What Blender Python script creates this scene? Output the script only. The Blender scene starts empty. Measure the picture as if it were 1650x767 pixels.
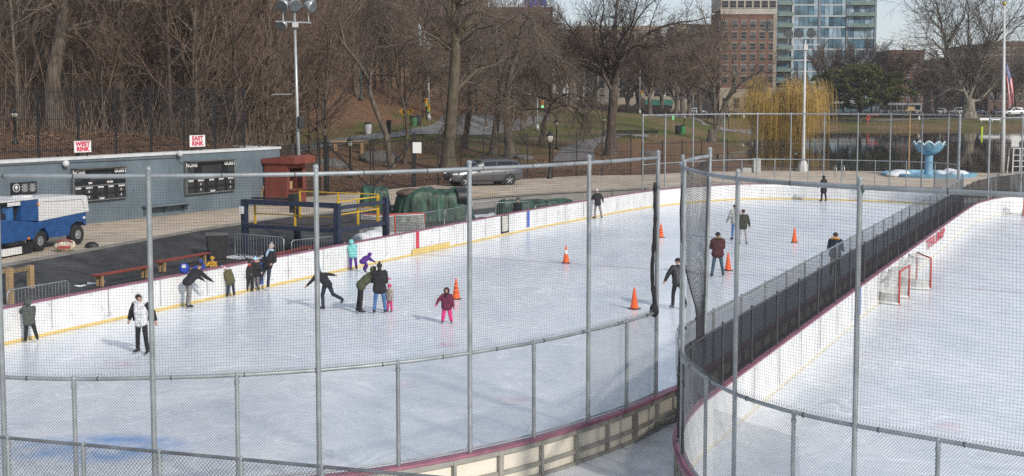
import bpy, bmesh, math, random
import numpy as np
from mathutils import Vector, Matrix, Euler, geometry, noise
R = math.radians
PI = math.pi
random.seed(7)
scn = bpy.context.scene
COL = scn.collection

# ------------------------------------------------------------------ camera, sky, sun, exposure
FPX, XC, YPP, HC, PW, PH = 2000.0, 825.0, 312.0, 7.4, 1650.0, 767.0
PITCH = math.atan((YPP - 158.0) / FPX)
cam = bpy.data.cameras.new('camera')
cam.sensor_fit = 'HORIZONTAL'; cam.sensor_width = 36.0
cam.lens = FPX / PW * 36.0
cam.shift_y = -(PH / 2 - YPP) / PW
cam.clip_start = 0.1; cam.clip_end = 2500
camo = bpy.data.objects.new('camera', cam); COL.objects.link(camo)
camo.location = (0, 0, HC); camo.rotation_euler = (PI / 2 - PITCH, 0, 0)
scn.camera = camo

SUN_EL, SUN_AZ = R(31), math.atan2(0.62, -0.78)      # azimuth measured from +Y towards +X
world = bpy.data.worlds.new('World'); scn.world = world; world.use_nodes = True
wn = world.node_tree
bg = wn.nodes['Background']
sky = wn.nodes.new('ShaderNodeTexSky'); sky.sky_type = 'NISHITA'; sky.sun_disc = False
sky.sun_elevation = SUN_EL; sky.sun_rotation = SUN_AZ
sky.air_density = 1.0; sky.dust_density = .6; sky.ozone_density = 1.0; sky.altitude = 20
veil = wn.nodes.new('ShaderNodeMix'); veil.data_type = 'RGBA'; veil.inputs['Factor'].default_value = 0.66      # thin high cloud over the blue
veil.inputs['B'].default_value = (4.25, 4.66, 5.4, 1)
wn.links.new(sky.outputs['Color'], veil.inputs['A']); wn.links.new(veil.outputs['Result'], bg.inputs['Color'])
bg.inputs['Strength'].default_value = 0.105
sl = bpy.data.lights.new('sun', 'SUN'); sl.energy = 2.3; sl.angle = R(3.0); sl.color = (1.0, 0.93, 0.83)
so = bpy.data.objects.new('sun', sl); COL.objects.link(so); so.location = (60, -60, 90)
sdir = Vector((math.sin(SUN_AZ) * math.cos(SUN_EL), math.cos(SUN_AZ) * math.cos(SUN_EL), math.sin(SUN_EL)))
so.rotation_euler = sdir.to_track_quat('Z', 'Y').to_euler()
scn.view_settings.view_transform = 'Standard'; scn.view_settings.look = 'None'
scn.view_settings.exposure = 0.5; scn.view_settings.gamma = 1.0
scn.view_settings.use_curve_mapping = False
scn.render.engine = 'CYCLES'
scn.cycles.max_bounces = 6; scn.cycles.diffuse_bounces = 3; scn.cycles.glossy_bounces = 3
scn.cycles.transmission_bounces = 3; scn.cycles.transparent_max_bounces = 24
scn.cycles.use_denoising = False; scn.cycles.sample_clamp_indirect = 1.5; scn.cycles.sample_clamp_direct = 6.0
scn.cycles.caustics_reflective = False; scn.cycles.caustics_refractive = False
scn.cycles.filter_width = 1.5

# ------------------------------------------------------------------ where things stand
def P(x, y, z):
    dx = (x - XC) / FPX; dy = -(y - YPP) / FPX
    c, s = math.cos(PITCH), math.sin(PITCH)
    r = (dx, c + dy * s, -s + dy * c)
    t = (z - HC) / r[2]
    return Vector((r[0] * t, r[1] * t, z))
def PD(x, y, Y):
    "point on the sight line through a photo position at distance Y ahead"
    dx = (x - XC) / FPX; dy = -(y - YPP) / FPX
    c, s = math.cos(PITCH), math.sin(PITCH)
    r = (dx, c + dy * s, -s + dy * c)
    t = Y / r[1]
    return Vector((r[0] * t, Y, HC + r[2] * t))
AX = R(25.807); SA, CA = math.sin(AX), math.cos(AX)    # long axis of the rinks
def W(u, v, z=0.0): return Vector((u * SA + v * CA, u * CA - v * SA, z))
def UV(p): return (p[0] * SA + p[1] * CA, p[0] * CA - p[1] * SA)
AXROT = -AX                                            # z rotation that turns +Y onto the axis

# ------------------------------------------------------------------ materials
MATS = {}
def mat(name, col, rough=0.6, metal=0.0, var=0.12, scale=3.0, bump=0.0, bscale=None, spec=0.5, col2=None, detail=4.0, lo=0.35, hi=0.65, coat=0.0, stretch=None):
    if name in MATS: return MATS[name]
    m = bpy.data.materials.new(name); m.use_nodes = True
    nt = m.node_tree; b = nt.nodes['Principled BSDF']
    b.inputs['Roughness'].default_value = rough; b.inputs['Metallic'].default_value = metal
    b.inputs['Specular IOR Level'].default_value = spec
    b.inputs['Coat Weight'].default_value = coat
    tc = nt.nodes.new('ShaderNodeTexCoord')
    vec = tc.outputs['Object']
    if stretch:
        mp = nt.nodes.new('ShaderNodeMapping'); mp.inputs['Scale'].default_value = stretch
        nt.links.new(vec, mp.inputs['Vector']); vec = mp.outputs['Vector']
    c1 = col
    if col2 is None: col2 = tuple(max(0.0, c * (1 - 2 * var)) for c in col); c1 = tuple(min(1.0, c * (1 + var * .6)) for c in col)
    n = nt.nodes.new('ShaderNodeTexNoise'); n.inputs['Scale'].default_value = scale; n.inputs['Detail'].default_value = detail
    n.inputs['Roughness'].default_value = 0.6
    nt.links.new(vec, n.inputs['Vector'])
    cr = nt.nodes.new('ShaderNodeValToRGB')
    cr.color_ramp.elements[0].position = lo; cr.color_ramp.elements[0].color = (*col2, 1)
    cr.color_ramp.elements[1].position = hi; cr.color_ramp.elements[1].color = (*c1, 1)
    nt.links.new(n.outputs['Fac'], cr.inputs['Fac']); nt.links.new(cr.outputs['Color'], b.inputs['Base Color'])
    if bump:
        n2 = nt.nodes.new('ShaderNodeTexNoise'); n2.inputs['Scale'].default_value = bscale or scale * 4; n2.inputs['Detail'].default_value = 3
        nt.links.new(vec, n2.inputs['Vector'])
        bp = nt.nodes.new('ShaderNodeBump'); bp.inputs['Strength'].default_value = bump; bp.inputs['Distance'].default_value = 0.05
        nt.links.new(n2.outputs['Fac'], bp.inputs['Height']); nt.links.new(bp.outputs['Normal'], b.inputs['Normal'])
    MATS[name] = m
    return m

# ------------------------------------------------------------------ mesh builder
class MB:
    def __init__(self): self.v = []; self.f = []; self.m = []; self.mi = 0; self.sm = []; self.smooth = False
    def add(self, vs, fs):
        o = len(self.v); self.v.extend(tuple(p) for p in vs)
        for f in fs:
            self.f.append(tuple(i + o for i in f)); self.m.append(self.mi); self.sm.append(self.smooth)
        return self
    def box(self, c, s, rz=0.0, rot=None, taper=1.0):
        hx, hy, hz = s[0] / 2, s[1] / 2, s[2] / 2
        M = (rot.to_matrix() if rot is not None else Matrix.Rotation(rz, 3, 'Z'))
        vs = []
        for dz in (-1, 1):
            t = 1.0 if dz < 0 else taper
            for dx, dy in ((-1, -1), (1, -1), (1, 1), (-1, 1)):
                vs.append(M @ Vector((dx * hx * t, dy * hy * t, dz * hz)) + Vector(c))
        return self.add(vs, [(3, 2, 1, 0), (4, 5, 6, 7), (0, 1, 5, 4), (1, 2, 6, 5), (2, 3, 7, 6), (3, 0, 4, 7)])
    def bbox(self, a, b):
        return self.box([(a[i] + b[i]) / 2 for i in range(3)], [abs(b[i] - a[i]) for i in range(3)])
    def beam(self, a, b, w, h):
        "box beam from a to b, w wide, h high"
        a = Vector(a); b = Vector(b); d = (b - a)
        q = d.normalized()
        up = Vector((0, 0, 1)) if abs(q.z) < 0.95 else Vector((0, 1, 0))
        x = q.cross(up).normalized(); z = x.cross(q).normalized()
        vs = []
        for p in (a, b):
            for sx, sz in ((-1, -1), (1, -1), (1, 1), (-1, 1)): vs.append(p + x * (sx * w / 2) + z * (sz * h / 2))
        return self.add(vs, [(3, 2, 1, 0), (4, 5, 6, 7), (0, 1, 5, 4), (1, 2, 6, 5), (2, 3, 7, 6), (3, 0, 4, 7)])
    def tube(self, pts, r, n=8, caps=True, closed=False):
        pts = [Vector(p) for p in pts]; k = len(pts)
        rs = r if isinstance(r, (list, tuple)) else [r] * k
        vs = []; prev = None
        for i, p in enumerate(pts):
            if closed: d = pts[(i + 1) % k] - pts[i - 1]
            else: d = pts[min(i + 1, k - 1)] - pts[max(i - 1, 0)]
            if d.length < 1e-9: d = Vector((0, 0, 1))
            d.normalize()
            if prev is None:
                ref = Vector((0, 0, 1)) if abs(d.z) < 0.9 else Vector((1, 0, 0))
                x = d.cross(ref).normalized()
            else:
                x = prev - d * prev.dot(d)
                x = x.normalized() if x.length > 1e-6 else d.orthogonal().normalized()
            prev = x; y = d.cross(x)
            for j in range(n):
                a = 2 * PI * j / n
                vs.append(p + x * (math.cos(a) * rs[i]) + y * (math.sin(a) * rs[i]))
        fs = []
        for i in range(k if closed else k - 1):
            i2 = (i + 1) % k
            for j in range(n):
                j2 = (j + 1) % n
                fs.append((i * n + j, i * n + j2, i2 * n + j2, i2 * n + j))
        if caps and not closed:
            fs.append(tuple(range(n - 1, -1, -1))); fs.append(tuple((k - 1) * n + j for j in range(n)))
        return self.add(vs, fs)
    def cyl(self, a, b, r0, r1=None, n=12): return self.tube([a, b], [r0, r0 if r1 is None else r1], n)
    def lathe(self, c, prof, n=20, caps=True):
        vs = []; c = Vector(c)
        for r, z in prof:
            for j in range(n):
                a = 2 * PI * j / n; vs.append(c + Vector((r * math.cos(a), r * math.sin(a), z)))
        fs = []
        for i in range(len(prof) - 1):
            for j in range(n):
                j2 = (j + 1) % n; fs.append((i * n + j, i * n + j2, (i + 1) * n + j2, (i + 1) * n + j))
        if caps:
            fs.append(tuple(range(n - 1, -1, -1))); k = len(prof) - 1; fs.append(tuple(k * n + j for j in range(n)))
        return self.add(vs, fs)
    def ball(self, c, r, n=12, k=8, rot=None):
        r = r if isinstance(r, (list, tuple)) else (r, r, r); c = Vector(c); vs = []
        M = rot.to_matrix() if rot is not None else Matrix.Identity(3)
        for i in range(k + 1):
            th = PI * i / k
            for j in range(n):
                a = 2 * PI * j / n
                vs.append(c + M @ Vector((r[0] * math.sin(th) * math.cos(a), r[1] * math.sin(th) * math.sin(a), r[2] * math.cos(th))))
        fs = []
        for i in range(k):
            for j in range(n):
                j2 = (j + 1) % n
                if i == 0: fs.append((j, (i + 1) * n + j, (i + 1) * n + j2))
                elif i == k - 1: fs.append((i * n + j, (i + 1) * n + j, i * n + j2))
                else: fs.append((i * n + j, (i + 1) * n + j, (i + 1) * n + j2, i * n + j2))
        return self.add(vs, fs)
    def prism(self, poly, axis, d0, d1):
        "polygon in the plane across axis ('x': (y,z), 'y': (x,z), 'z': (x,y)) pushed from d0 to d1"
        n = len(poly)
        def mk(a, b, d): return (d, a, b) if axis == 'x' else ((a, d, b) if axis == 'y' else (a, b, d))
        vs = [mk(a, b, d0) for a, b in poly] + [mk(a, b, d1) for a, b in poly]
        fs = [tuple(range(n - 1, -1, -1)), tuple(range(n, 2 * n))]
        for i in range(n): fs.append((i, (i + 1) % n, n + (i + 1) % n, n + i))
        return self.add(vs, fs)
    def grid(self, rows, closed=False):
        k = len(rows[0]); vs = [p for r in rows for p in r]; fs = []
        for i in range(len(rows) - 1):
            for j in range(k if closed else k - 1):
                j2 = (j + 1) % k; fs.append((i * k + j, i * k + j2, (i + 1) * k + j2, (i + 1) * k + j))
        return self.add(vs, fs)
    def mesh(self, name, mats, fixn=False):
        me = bpy.data.meshes.new(name)
        me.from_pydata(self.v, [], self.f)
        if not isinstance(mats, (list, tuple)): mats = [mats]
        for m in mats: me.materials.append(m)
        if len(mats) > 1: me.polygons.foreach_set('material_index', np.array(self.m, dtype=np.int32))
        if any(self.sm): me.polygons.foreach_set('use_smooth', np.array(self.sm, dtype=bool))
        if fixn:
            bm = bmesh.new(); bm.from_mesh(me); bmesh.ops.recalc_face_normals(bm, faces=bm.faces); bm.to_mesh(me); bm.free()
        me.update()
        return me
    def build(self, name, mats, parent=None, world=False, fixn=True, loc=None, bevel=0.0):
        if world and parent is not None:
            l = parent.location; M = Matrix.Translation(l) @ parent.rotation_euler.to_matrix().to_4x4(); Mi = M.inverted()
            self.v = [tuple(Mi @ Vector(p)) for p in self.v]
        o = bpy.data.objects.new(name, self.mesh(name, mats, fixn)); COL.objects.link(o)
        if parent is not None: o.parent = parent
        if loc is not None: o.location = loc
        if bevel:
            bv = o.modifiers.new('bevel', 'BEVEL'); bv.width = bevel; bv.segments = 2; bv.limit_method = 'ANGLE'
        return o

def tag(o, label=None, cat=None, group=None, kind=None):
    if label: o['label'] = label
    if cat: o['category'] = cat
    if group: o['group'] = group
    if kind: o['kind'] = kind
    return o
def thing(name, label, cat, loc=(0, 0, 0), rz=0.0, group=None):
    o = bpy.data.objects.new(name, None); o.empty_display_size = 0.3; COL.objects.link(o)
    o.location = loc; o.rotation_euler = (0, 0, rz)
    return tag(o, label, cat, group)
def copy_tree(o, parent=None):
    c = o.copy(); COL.objects.link(c)
    if parent is not None: c.parent = parent
    for ch in [x for x in COL.objects if x.parent == o]: copy_tree(ch, c)
    return c
def dup(root, loc, rz, label=None, group=None, scale=None):
    c = copy_tree(root); c.location = loc; c.rotation_euler = (0, 0, rz)
    if label: c['label'] = label
    if group: c['group'] = group
    if scale: c.scale = (scale, scale, scale) if not isinstance(scale, (tuple, list)) else scale
    return c
def struct(name, mb, m, fixn=True):
    o = mb.build(name, m, fixn=fixn); o['kind'] = 'structure'; return o
def text_mesh(body, size, thick=0.01, bold=0.0):
    cu = bpy.data.curves.new('lettering', 'FONT'); cu.body = body; cu.size = size; cu.extrude = thick
    cu.align_x = 'CENTER'; cu.align_y = 'CENTER'; cu.offset = bold; cu.space_character = 1.05
    o = bpy.data.objects.new('lettering', cu); COL.objects.link(o)
    dg = bpy.context.evaluated_depsgraph_get()
    me = bpy.data.meshes.new_from_object(o.evaluated_get(dg))
    bpy.data.objects.remove(o); bpy.data.curves.remove(cu)
    return me
def lettering(body, size, m, parent, loc, rot=(PI / 2, 0, 0), bold=0.0, sx=1.0, name='lettering', thick=0.006):
    me = text_mesh(body, size, thick, bold); me.materials.clear(); me.materials.append(m)
    o = bpy.data.objects.new(name, me); COL.objects.link(o); o.parent = parent
    o.location = loc; o.rotation_euler = rot; o.scale = (sx, 1, 1)
    return o
def spline(pts, closed=False, step=0.5):
    "Catmull-Rom through the points, resampled evenly"
    pts = [Vector((p[0], p[1])) for p in pts]; n = len(pts); out = []
    rng = range(n if closed else n - 1)
    for i in rng:
        if closed: a, b, c, d = pts[(i - 1) % n], pts[i], pts[(i + 1) % n], pts[(i + 2) % n]
        else: a, b, c, d = pts[max(i - 1, 0)], pts[i], pts[i + 1], pts[min(i + 2, n - 1)]
        k = max(2, int((c - b).length / step * 2))
        for t in range(k):
            t /= k
            out.append(0.5 * ((2 * b) + (c - a) * t + (2 * a - 5 * b + 4 * c - d) * t * t + (3 * b - a - 3 * c + d) * t ** 3))
    if not closed: out.append(pts[-1])
    L = [0.0]
    m = len(out)
    for i in range(1, m + (1 if closed else 0)): L.append(L[-1] + (out[i % m] - out[i - 1]).length)
    k = max(2, int(L[-1] / step)); res = []; j = 0
    for q in range(k + (0 if closed else 1)):
        s = L[-1] * q / k
        while j < len(L) - 2 and L[j + 1] < s: j += 1
        t = (s - L[j]) / max(1e-9, L[j + 1] - L[j])
        res.append(out[j % m].lerp(out[(j + 1) % m], min(1, t)))
    return res
class Path2:
    "an open plan curve one can ask for the point at a length along it"
    def __init__(self, pts):
        self.p = pts; self.L = [0.0]
        for i in range(1, len(pts)): self.L.append(self.L[-1] + (pts[i] - pts[i - 1]).length)
        self.len = self.L[-1]
    def at(self, s):
        s = min(max(s, 0), self.len); i = int(np.searchsorted(self.L, s)) - 1
        i = min(max(i, 0), len(self.p) - 2)
        t = (s - self.L[i]) / max(1e-9, self.L[i + 1] - self.L[i])
        return self.p[i].lerp(self.p[i + 1], t)
    def tan(self, s):
        d = self.at(s + 0.05) - self.at(s - 0.05); return d.normalized()
    def near(self, q):
        q = Vector((q[0], q[1])); best = (1e9, 0)
        for i in range(len(self.p) - 1):
            a, b = self.p[i], self.p[i + 1]; d = b - a; l2 = d.length_squared
            t = max(0, min(1, (q - a).dot(d) / l2)) if l2 > 0 else 0
            e = (a + d * t - q).length
            if e < best[0]: best = (e, self.L[i] + t * d.length)
        return best[1]
def poly_sheet(mb, outer, holes, z):
    "flat polygon with holes at height z (a number or a function of x, y)"
    loops = [[Vector((p[0], p[1], 0)) for p in outer]] + [[Vector((p[0], p[1], 0)) for p in h] for h in holes]
    flat = [p for l in loops for p in l]
    tri = geometry.tessellate_polygon(loops)
    mb.add([(p.x, p.y, z(p.x, p.y) if callable(z) else z) for p in flat], [tuple(t) for t in tri])

def proj(p):
    dx, dy, dz = p[0], p[1], p[2] - HC
    c, s = math.cos(PITCH), math.sin(PITCH)
    f = dy * c - dz * s; up = dy * s + dz * c
    return XC + FPX * dx / f, YPP - FPX * up / f

# ------------------------------------------------------------------ ground
PZ = 1.05                                              # height of the concrete plaza round the rinks
LEFT = [(26.5, -29.75), (38, -29.65), (51, -29.5), (63, -29.35), (70, -28.95), (75.5, -28.6), (80.4, -27.9), (84, -26.8), (86.7, -25.6),
        (88.9, -24.0), (90.4, -21.5), (91.0, -18), (91.0, -14.5), (90.4, -11.6), (88.6, -9.7), (85, -8.7), (79, -8.4), (60, -8.38), (40, -8.36), (27, -8.35),
        (24.9, -8.5), (23.4, -8.68), (22.05, -9.0), (20.45, -9.48), (19.1, -10.1), (17.9, -10.8), (16.85, -11.65), (15.9, -12.7), (15.15, -13.8),
        (14.5, -15.0), (14.1, -16.3), (13.9, -18), (13.95, -20), (14.5, -22.6), (16, -25.2), (18.6, -27.5), (22, -29.1)]
RIGHT = [(27, -7.45), (24, -7.42), (22, -7.1), (20.3, -6.45), (19.1, -5.75), (18.15, -4.95), (17.5, -4), (17.12, -3), (16.9, -2), (16.65, -.9), (16.45, 1), (16.4, 3.5), (17.3, 7.5),
         (20, 11), (26, 13.3), (50, 13.6), (80, 13.5), (88, 11), (91.2, 7), (91.6, 2.5), (90.0, -1.5), (87.5, -4.6), (84.3, -6.1), (80.5, -6.9), (75, -7.25), (50, -7.4)]
left_out = [W(p.x, p.y) for p in spline(LEFT, True, 0.5)]
right_out = [W(p.x, p.y) for p in spline(RIGHT, True, 0.5)]
def uvp(l): return [W(u, v) for u, v in l]

def spline2d(l, step=1.0): return [Vector((p.x, p.y)) for p in spline(l, False, step)]

wall_a, wall_b = P(-60, 383, PZ), P(452, 327, PZ)      # foot of the blue wall
wdir = (wall_b - wall_a).normalized(); wnor = Vector((wdir.y, -wdir.x, 0))     # wnor faces the rink
if wnor.dot(Vector((1, 0, 0))) < 0: wnor = -wnor
# ground heights known at a set of places; a smooth surface goes through them
ctrl = []
def cp(x, y, z): p = P(x, y, z); ctrl.append((p.x, p.y, z))
def cw(X, Y, z): ctrl.append((X, Y, z))
for u in (0, 30, 60, 90):
    for v in (-38, -15, 10, 35): p = W(u, v); cw(p.x, p.y, 0.6)
for t in (-.3, 0, .33, .66, .97): p = wall_a.lerp(wall_b, t) - wnor * 1.5; cw(p.x, p.y, 4.25)
for t in (0, .5, .95): p = wall_a.lerp(wall_b, t) - wnor * 14; cw(p.x, p.y, 5.4)
cp(88, 205, 5.4)
for X, Y, z in ((-50, 110, 9.5), (-62, 160, 17), (-85, 220, 25), (-110, 300, 31), (-90, 120, 14), (-120, 200, 26), (-180, 320, 36), (-140, 100, 20), (-35, 105, 6.5), (-32, 150, 12), (-40, 215, 22),
                (-18, 185, 9.5), (-22, 240, 16), (-25, 300, 21), (-60, 330, 30), (-10, 260, 10), (-5, 330, 12.5), (2, 210, 5), (10, 290, 5), (25, 340, 4.5), (-80, 420, 31), (0, 430, 12), (60, 430, 3.5), (160, 430, 2.8), (260, 430, 2.8)): cw(X, Y, z)
cp(452, 236, 2.6); cp(512, 234, 3.0); cp(583, 222, 3.4); cp(640, 216, 3.7); cp(690, 208, 3.9); cp(745, 210, 3.5); cp(745, 190, 4.3); cp(835, 206, 3.6); cp(860, 192, 4.0)
for x, y in ((470, 318), (520, 314), (600, 308), (700, 298), (850, 288), (950, 283), (1030, 282)): cp(x, y, 0.98)
cp(560, 262, 1.7); cp(725, 262, 1.6); cp(800, 240, 2.3); cp(985, 258, 1.6); cp(900, 205, 3.6); cp(930, 225, 2.6); cp(1050, 225, 2.4); cp(1000, 198, 3.6); cp(1100, 192, 3.3); cp(1150, 228, 1.3); cp(1160, 205, 2.3)
for x in (1030, 1060, 1150, 1300, 1450, 1600, 1750): cp(x, 281 if x > 1100 else 283, 0.75)
cp(1110, 245, 0.9); cp(1180, 216, .75); cp(1265, 209, .8); cp(1400, 206, .75); cp(1520, 206.5, .7); cp(1650, 206.5, .7); cp(1850, 206, .8)
cp(1265, 200, 1.5)
for X in (55, 90, 130, 170, 230): cw(X, 318, 2.35); cw(X, 350, 2.6); cw(X, 300, 1.55)
for X, Y in ((45, 160), (40, 200), (75, 160), (75, 230), (120, 160), (120, 240), (35, 145), (170, 200), (60, 262), (110, 272), (150, 272)): cw(X, Y, -1.2)
cw(30, 118, .55); cw(60, 116, .5); cw(100, 116, .5); cw(150, 110, .6); cw(-60, 20, 2); cw(-60, -20, 1); cw(80, -20, .6); cw(200, 40, .6)
cc = np.array(ctrl); cs = cc[:, :2] / 100.0
def phi(r): return np.where(r > 1e-9, r * r * np.log(np.maximum(r, 1e-9)), 0)
N = len(cc)
Kx = phi(np.linalg.norm(cs[:, None] - cs[None], axis=2)) + np.eye(N) * 2e-4
A = np.zeros((N + 3, N + 3)); A[:N, :N] = Kx; A[:N, N] = 1; A[:N, N + 1:] = cs; A[N, :N] = 1; A[N + 1:, :N] = cs.T
wts = np.linalg.solve(A, np.concatenate([cc[:, 2], [0, 0, 0]]))
def terr_np(X, Y):
    q = np.stack([np.asarray(X, float), np.asarray(Y, float)], -1) / 100.0
    r = np.linalg.norm(q[..., None, :] - cs, axis=-1)
    return phi(r) @ wts[:N] + wts[N] + q @ wts[N + 1:]
def T(x, y): return float(terr_np(np.array([x]), np.array([y]))[0])
def PT(x, y, dmin=78.0, dmax=420.0):
    "where the sight line through a photo position first meets the ground beyond the pool"
    Y = np.linspace(dmin, dmax, 1400)
    a = PD(x, y, 1.0)
    X = a.x * Y; Z = HC + (a.z - HC) * Y
    t = terr_np(X, Y); k = np.nonzero(Z <= t)[0]
    if len(k) == 0: k = [len(Y) - 1]
    i = k[0]; return Vector((X[i], Y[i], t[i]))
def PTd(x, Y):
    a = PD(x, 158, Y); return Vector((a.x, Y, T(a.x, Y)))

pool_in = [W(u, v) for u, v in ((-20, -30), (20, -32), (41, -43.5), (60, -42.3), (72, -40.5), (88, -37), (96, -31.5), (103, -22), (104, 0), (104, 60), (-20, 60))]
def inside(poly, X, Y):
    r = np.zeros(X.shape, bool); n = len(poly)
    for i in range(n):
        a, b = poly[i], poly[(i + 1) % n]
        c = ((a.y > Y) != (b.y > Y)) & (X < (b.x - a.x) * (Y - a.y) / (b.y - a.y + 1e-12) + a.x)
        r ^= c
    return r
gx = np.concatenate([np.arange(-260, -60, 8), np.arange(-60, 130, 2.2), np.arange(130, 300, 8)])
gy = np.concatenate([np.arange(-30, 60, 6), np.arange(60, 200, 2.2), np.arange(200, 340, 4), np.arange(340, 1300, 40)])
GX, GY = np.meshgrid(gx, gy)
GZ = terr_np(GX, np.minimum(GY, 430))
GZ = GZ + 0.05 * np.sin(GX * .7 + 1.3 * np.sin(GY * .31)) * np.sin(GY * .53)
GZ[inside(pool_in, GX, GY)] = -0.4
plz = [P(x, y, PZ) for x, y in ((1030, 282), (950, 282.5), (850, 288), (700, 298), (600, 308), (470, 320), (452, 326.5))] + [W(20, -40), W(20, 0), W(104, 0), W(103, -24)]
GZ[inside(plz, GX, GY)] = np.minimum(GZ[inside(plz, GX, GY)], .72)
GZ[(GY < 55)] = np.minimum(GZ[(GY < 55)], 0.2)
# front of the retaining wall: keep the ground under the plaza
front = ((GX - wall_a.x) * wnor.x + (GY - wall_a.y) * wnor.y > -3.2) & ((GX - wall_a.x) * wdir.x + (GY - wall_a.y) * wdir.y < (wall_b - wall_a).length + 1) & (GY < 100)
GZ[front] = np.minimum(GZ[front], 0.6)
turf_pts = []
for x, y, g in ((480, 226, .9), (560, 216, .85), (640, 208, .8), (690, 198, .7), (450, 222, .9), (560, 250, .12), (600, 290, .08), (520, 280, .1), (650, 270, .08), (700, 240, .2), (760, 255, .3), (800, 235, .4), (850, 260, .3), (880, 225, .75), (900, 200, .8),
                (930, 200, .75), (950, 210, .8), (900, 186, .6), (1000, 205, .65), (1000, 245, .12), (970, 265, .1), (1050, 240, .1), (1100, 230, .15), (1060, 205, .4), (1140, 195, .6), (1180, 205, .3), (1220, 200, .25), (1090, 260, .05),
                (530, 200, 0), (600, 190, 0), (650, 178, 0), (560, 170, 0), (480, 212, .1), (700, 172, 0), (760, 172, 0), (1300, 200, .3), (1400, 196, .8), (1500, 197, .75), (1600, 197, .8), (1700, 197, .6), (1500, 203, .3), (1650, 203, .3)):
    p = PT(x, y); turf_pts.append((p.x, p.y, g))
for X, Y in ((-60, 70), (-40, 80), (-28, 75), (-20, 85), (-30, 95), (-50, 110), (-40, 150), (-30, 180), (-20, 210), (-10, 250), (-80, 200), (0, 300), (-100, 120), (-20, 160), (20, 400), (100, 400)): turf_pts.append((X, Y, 0.0))
tp = np.array(turf_pts)
fl = np.stack([GX.ravel(), GY.ravel()], -1)
d2 = ((fl[:, None] - tp[None, :, :2]) ** 2).sum(-1) + 4
wv = 1 / d2 ** 1.6
turf = (wv * tp[None, :, 2]).sum(1) / wv.sum(1)
ny, nx = GX.shape
gm = MB(); gm.smooth = True
_brow = []
for _i in range(61):
    _p = wall_a.lerp(wall_b, -.15 + 1.14 * _i / 60); _r = []
    for _k in range(8):
        _q = _p - wnor * (.6 + _k * 1.05); _r.append((_q.x, _q.y, max(T(_q.x, _q.y), 4.2) + .02 if _k < 3 else T(_q.x, _q.y) + .04 - .35 * (_k == 7)))
    _brow.append(_r)
gm.grid(_brow); _nb = len(gm.v)
gm.grid([[(float(GX[j, i]), float(GY[j, i]), float(GZ[j, i])) for i in range(nx)] for j in range(ny)])
mg = bpy.data.materials.new('park_ground'); mg.use_nodes = True
nt = mg.node_tree; b = nt.nodes['Principled BSDF']; b.inputs['Roughness'].default_value = .95; b.inputs['Specular IOR Level'].default_value = .1
def node(t, **k):
    n = nt.nodes.new(t)
    for a, v in k.items(): n.inputs[a].default_value = v
    return n
tc = node('ShaderNodeTexCoord'); at = node('ShaderNodeAttribute'); at.attribute_name = 'turf'
n1 = node('ShaderNodeTexNoise', Scale=.35, Detail=6.0, Roughness=.65); n2 = node('ShaderNodeTexNoise', Scale=3.0, Detail=5.0, Roughness=.7); n3 = node('ShaderNodeTexNoise', Scale=.12, Detail=3.0)
for n in (n1, n2, n3): nt.links.new(tc.outputs['Object'], n.inputs['Vector'])
def ramp(fac, a, ca, bb, cb):
    r = node('ShaderNodeValToRGB'); e = r.color_ramp.elements; e[0].position = a; e[0].color = (*ca, 1); e[1].position = bb; e[1].color = (*cb, 1)
    nt.links.new(fac, r.inputs['Fac']); return r.outputs['Color']
litter = ramp(n2.outputs['Fac'], .3, (.085, .05, .031), .7, (.25, .145, .085))
grass = ramp(n2.outputs['Fac'], .3, (.05, .06, .016), .72, (.14, .145, .045))
dry = ramp(n2.outputs['Fac'], .3, (.11, .08, .042), .7, (.22, .16, .085))
m0 = node('ShaderNodeMix'); m0.data_type = 'RGBA'
f0 = ramp(n3.outputs['Fac'], .42, (0, 0, 0), .6, (1, 1, 1)); nt.links.new(f0, m0.inputs['Factor'])
nt.links.new(grass, m0.inputs['A']); nt.links.new(dry, m0.inputs['B'])
ad = node('ShaderNodeMath'); ad.operation = 'MULTIPLY_ADD'; ad.inputs[1].default_value = .8; nt.links.new(n1.outputs['Fac'], ad.inputs[0])
sb = node('ShaderNodeMath'); sb.operation = 'SUBTRACT'; sb.inputs[1].default_value = .40; nt.links.new(at.outputs['Fac'], sb.inputs[0]); nt.links.new(sb.outputs[0], ad.inputs[2])
f1 = ramp(ad.outputs[0], .18, (0, 0, 0), .42, (1, 1, 1))
mx = node('ShaderNodeMix'); mx.data_type = 'RGBA'; nt.links.new(f1, mx.inputs['Factor']); nt.links.new(litter, mx.inputs['A']); nt.links.new(m0.outputs['Result'], mx.inputs['B'])
nt.links.new(mx.outputs['Result'], b.inputs['Base Color'])
bp = node('ShaderNodeBump', Strength=.6, Distance=.15); nt.links.new(n2.outputs['Fac'], bp.inputs['Height']); nt.links.new(bp.outputs['Normal'], b.inputs['Normal'])
ground = struct('ground', gm, mg)
ta = ground.data.attributes.new('turf', 'FLOAT', 'POINT'); ta.data.foreach_set('value', np.concatenate([np.zeros(_nb), turf]).astype(np.float32))

# lake
mw = mat('lake_water', (.010, .011, .009), .03, var=.2, scale=.05, bump=.05, bscale=1.6, spec=.5)
wm = MB(); wm.add([(14, 113, .42), (330, 113, .42), (330, 312, .42), (14, 312, .42)], [(0, 1, 2, 3)])
struct('lake', wm, mw)

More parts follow.
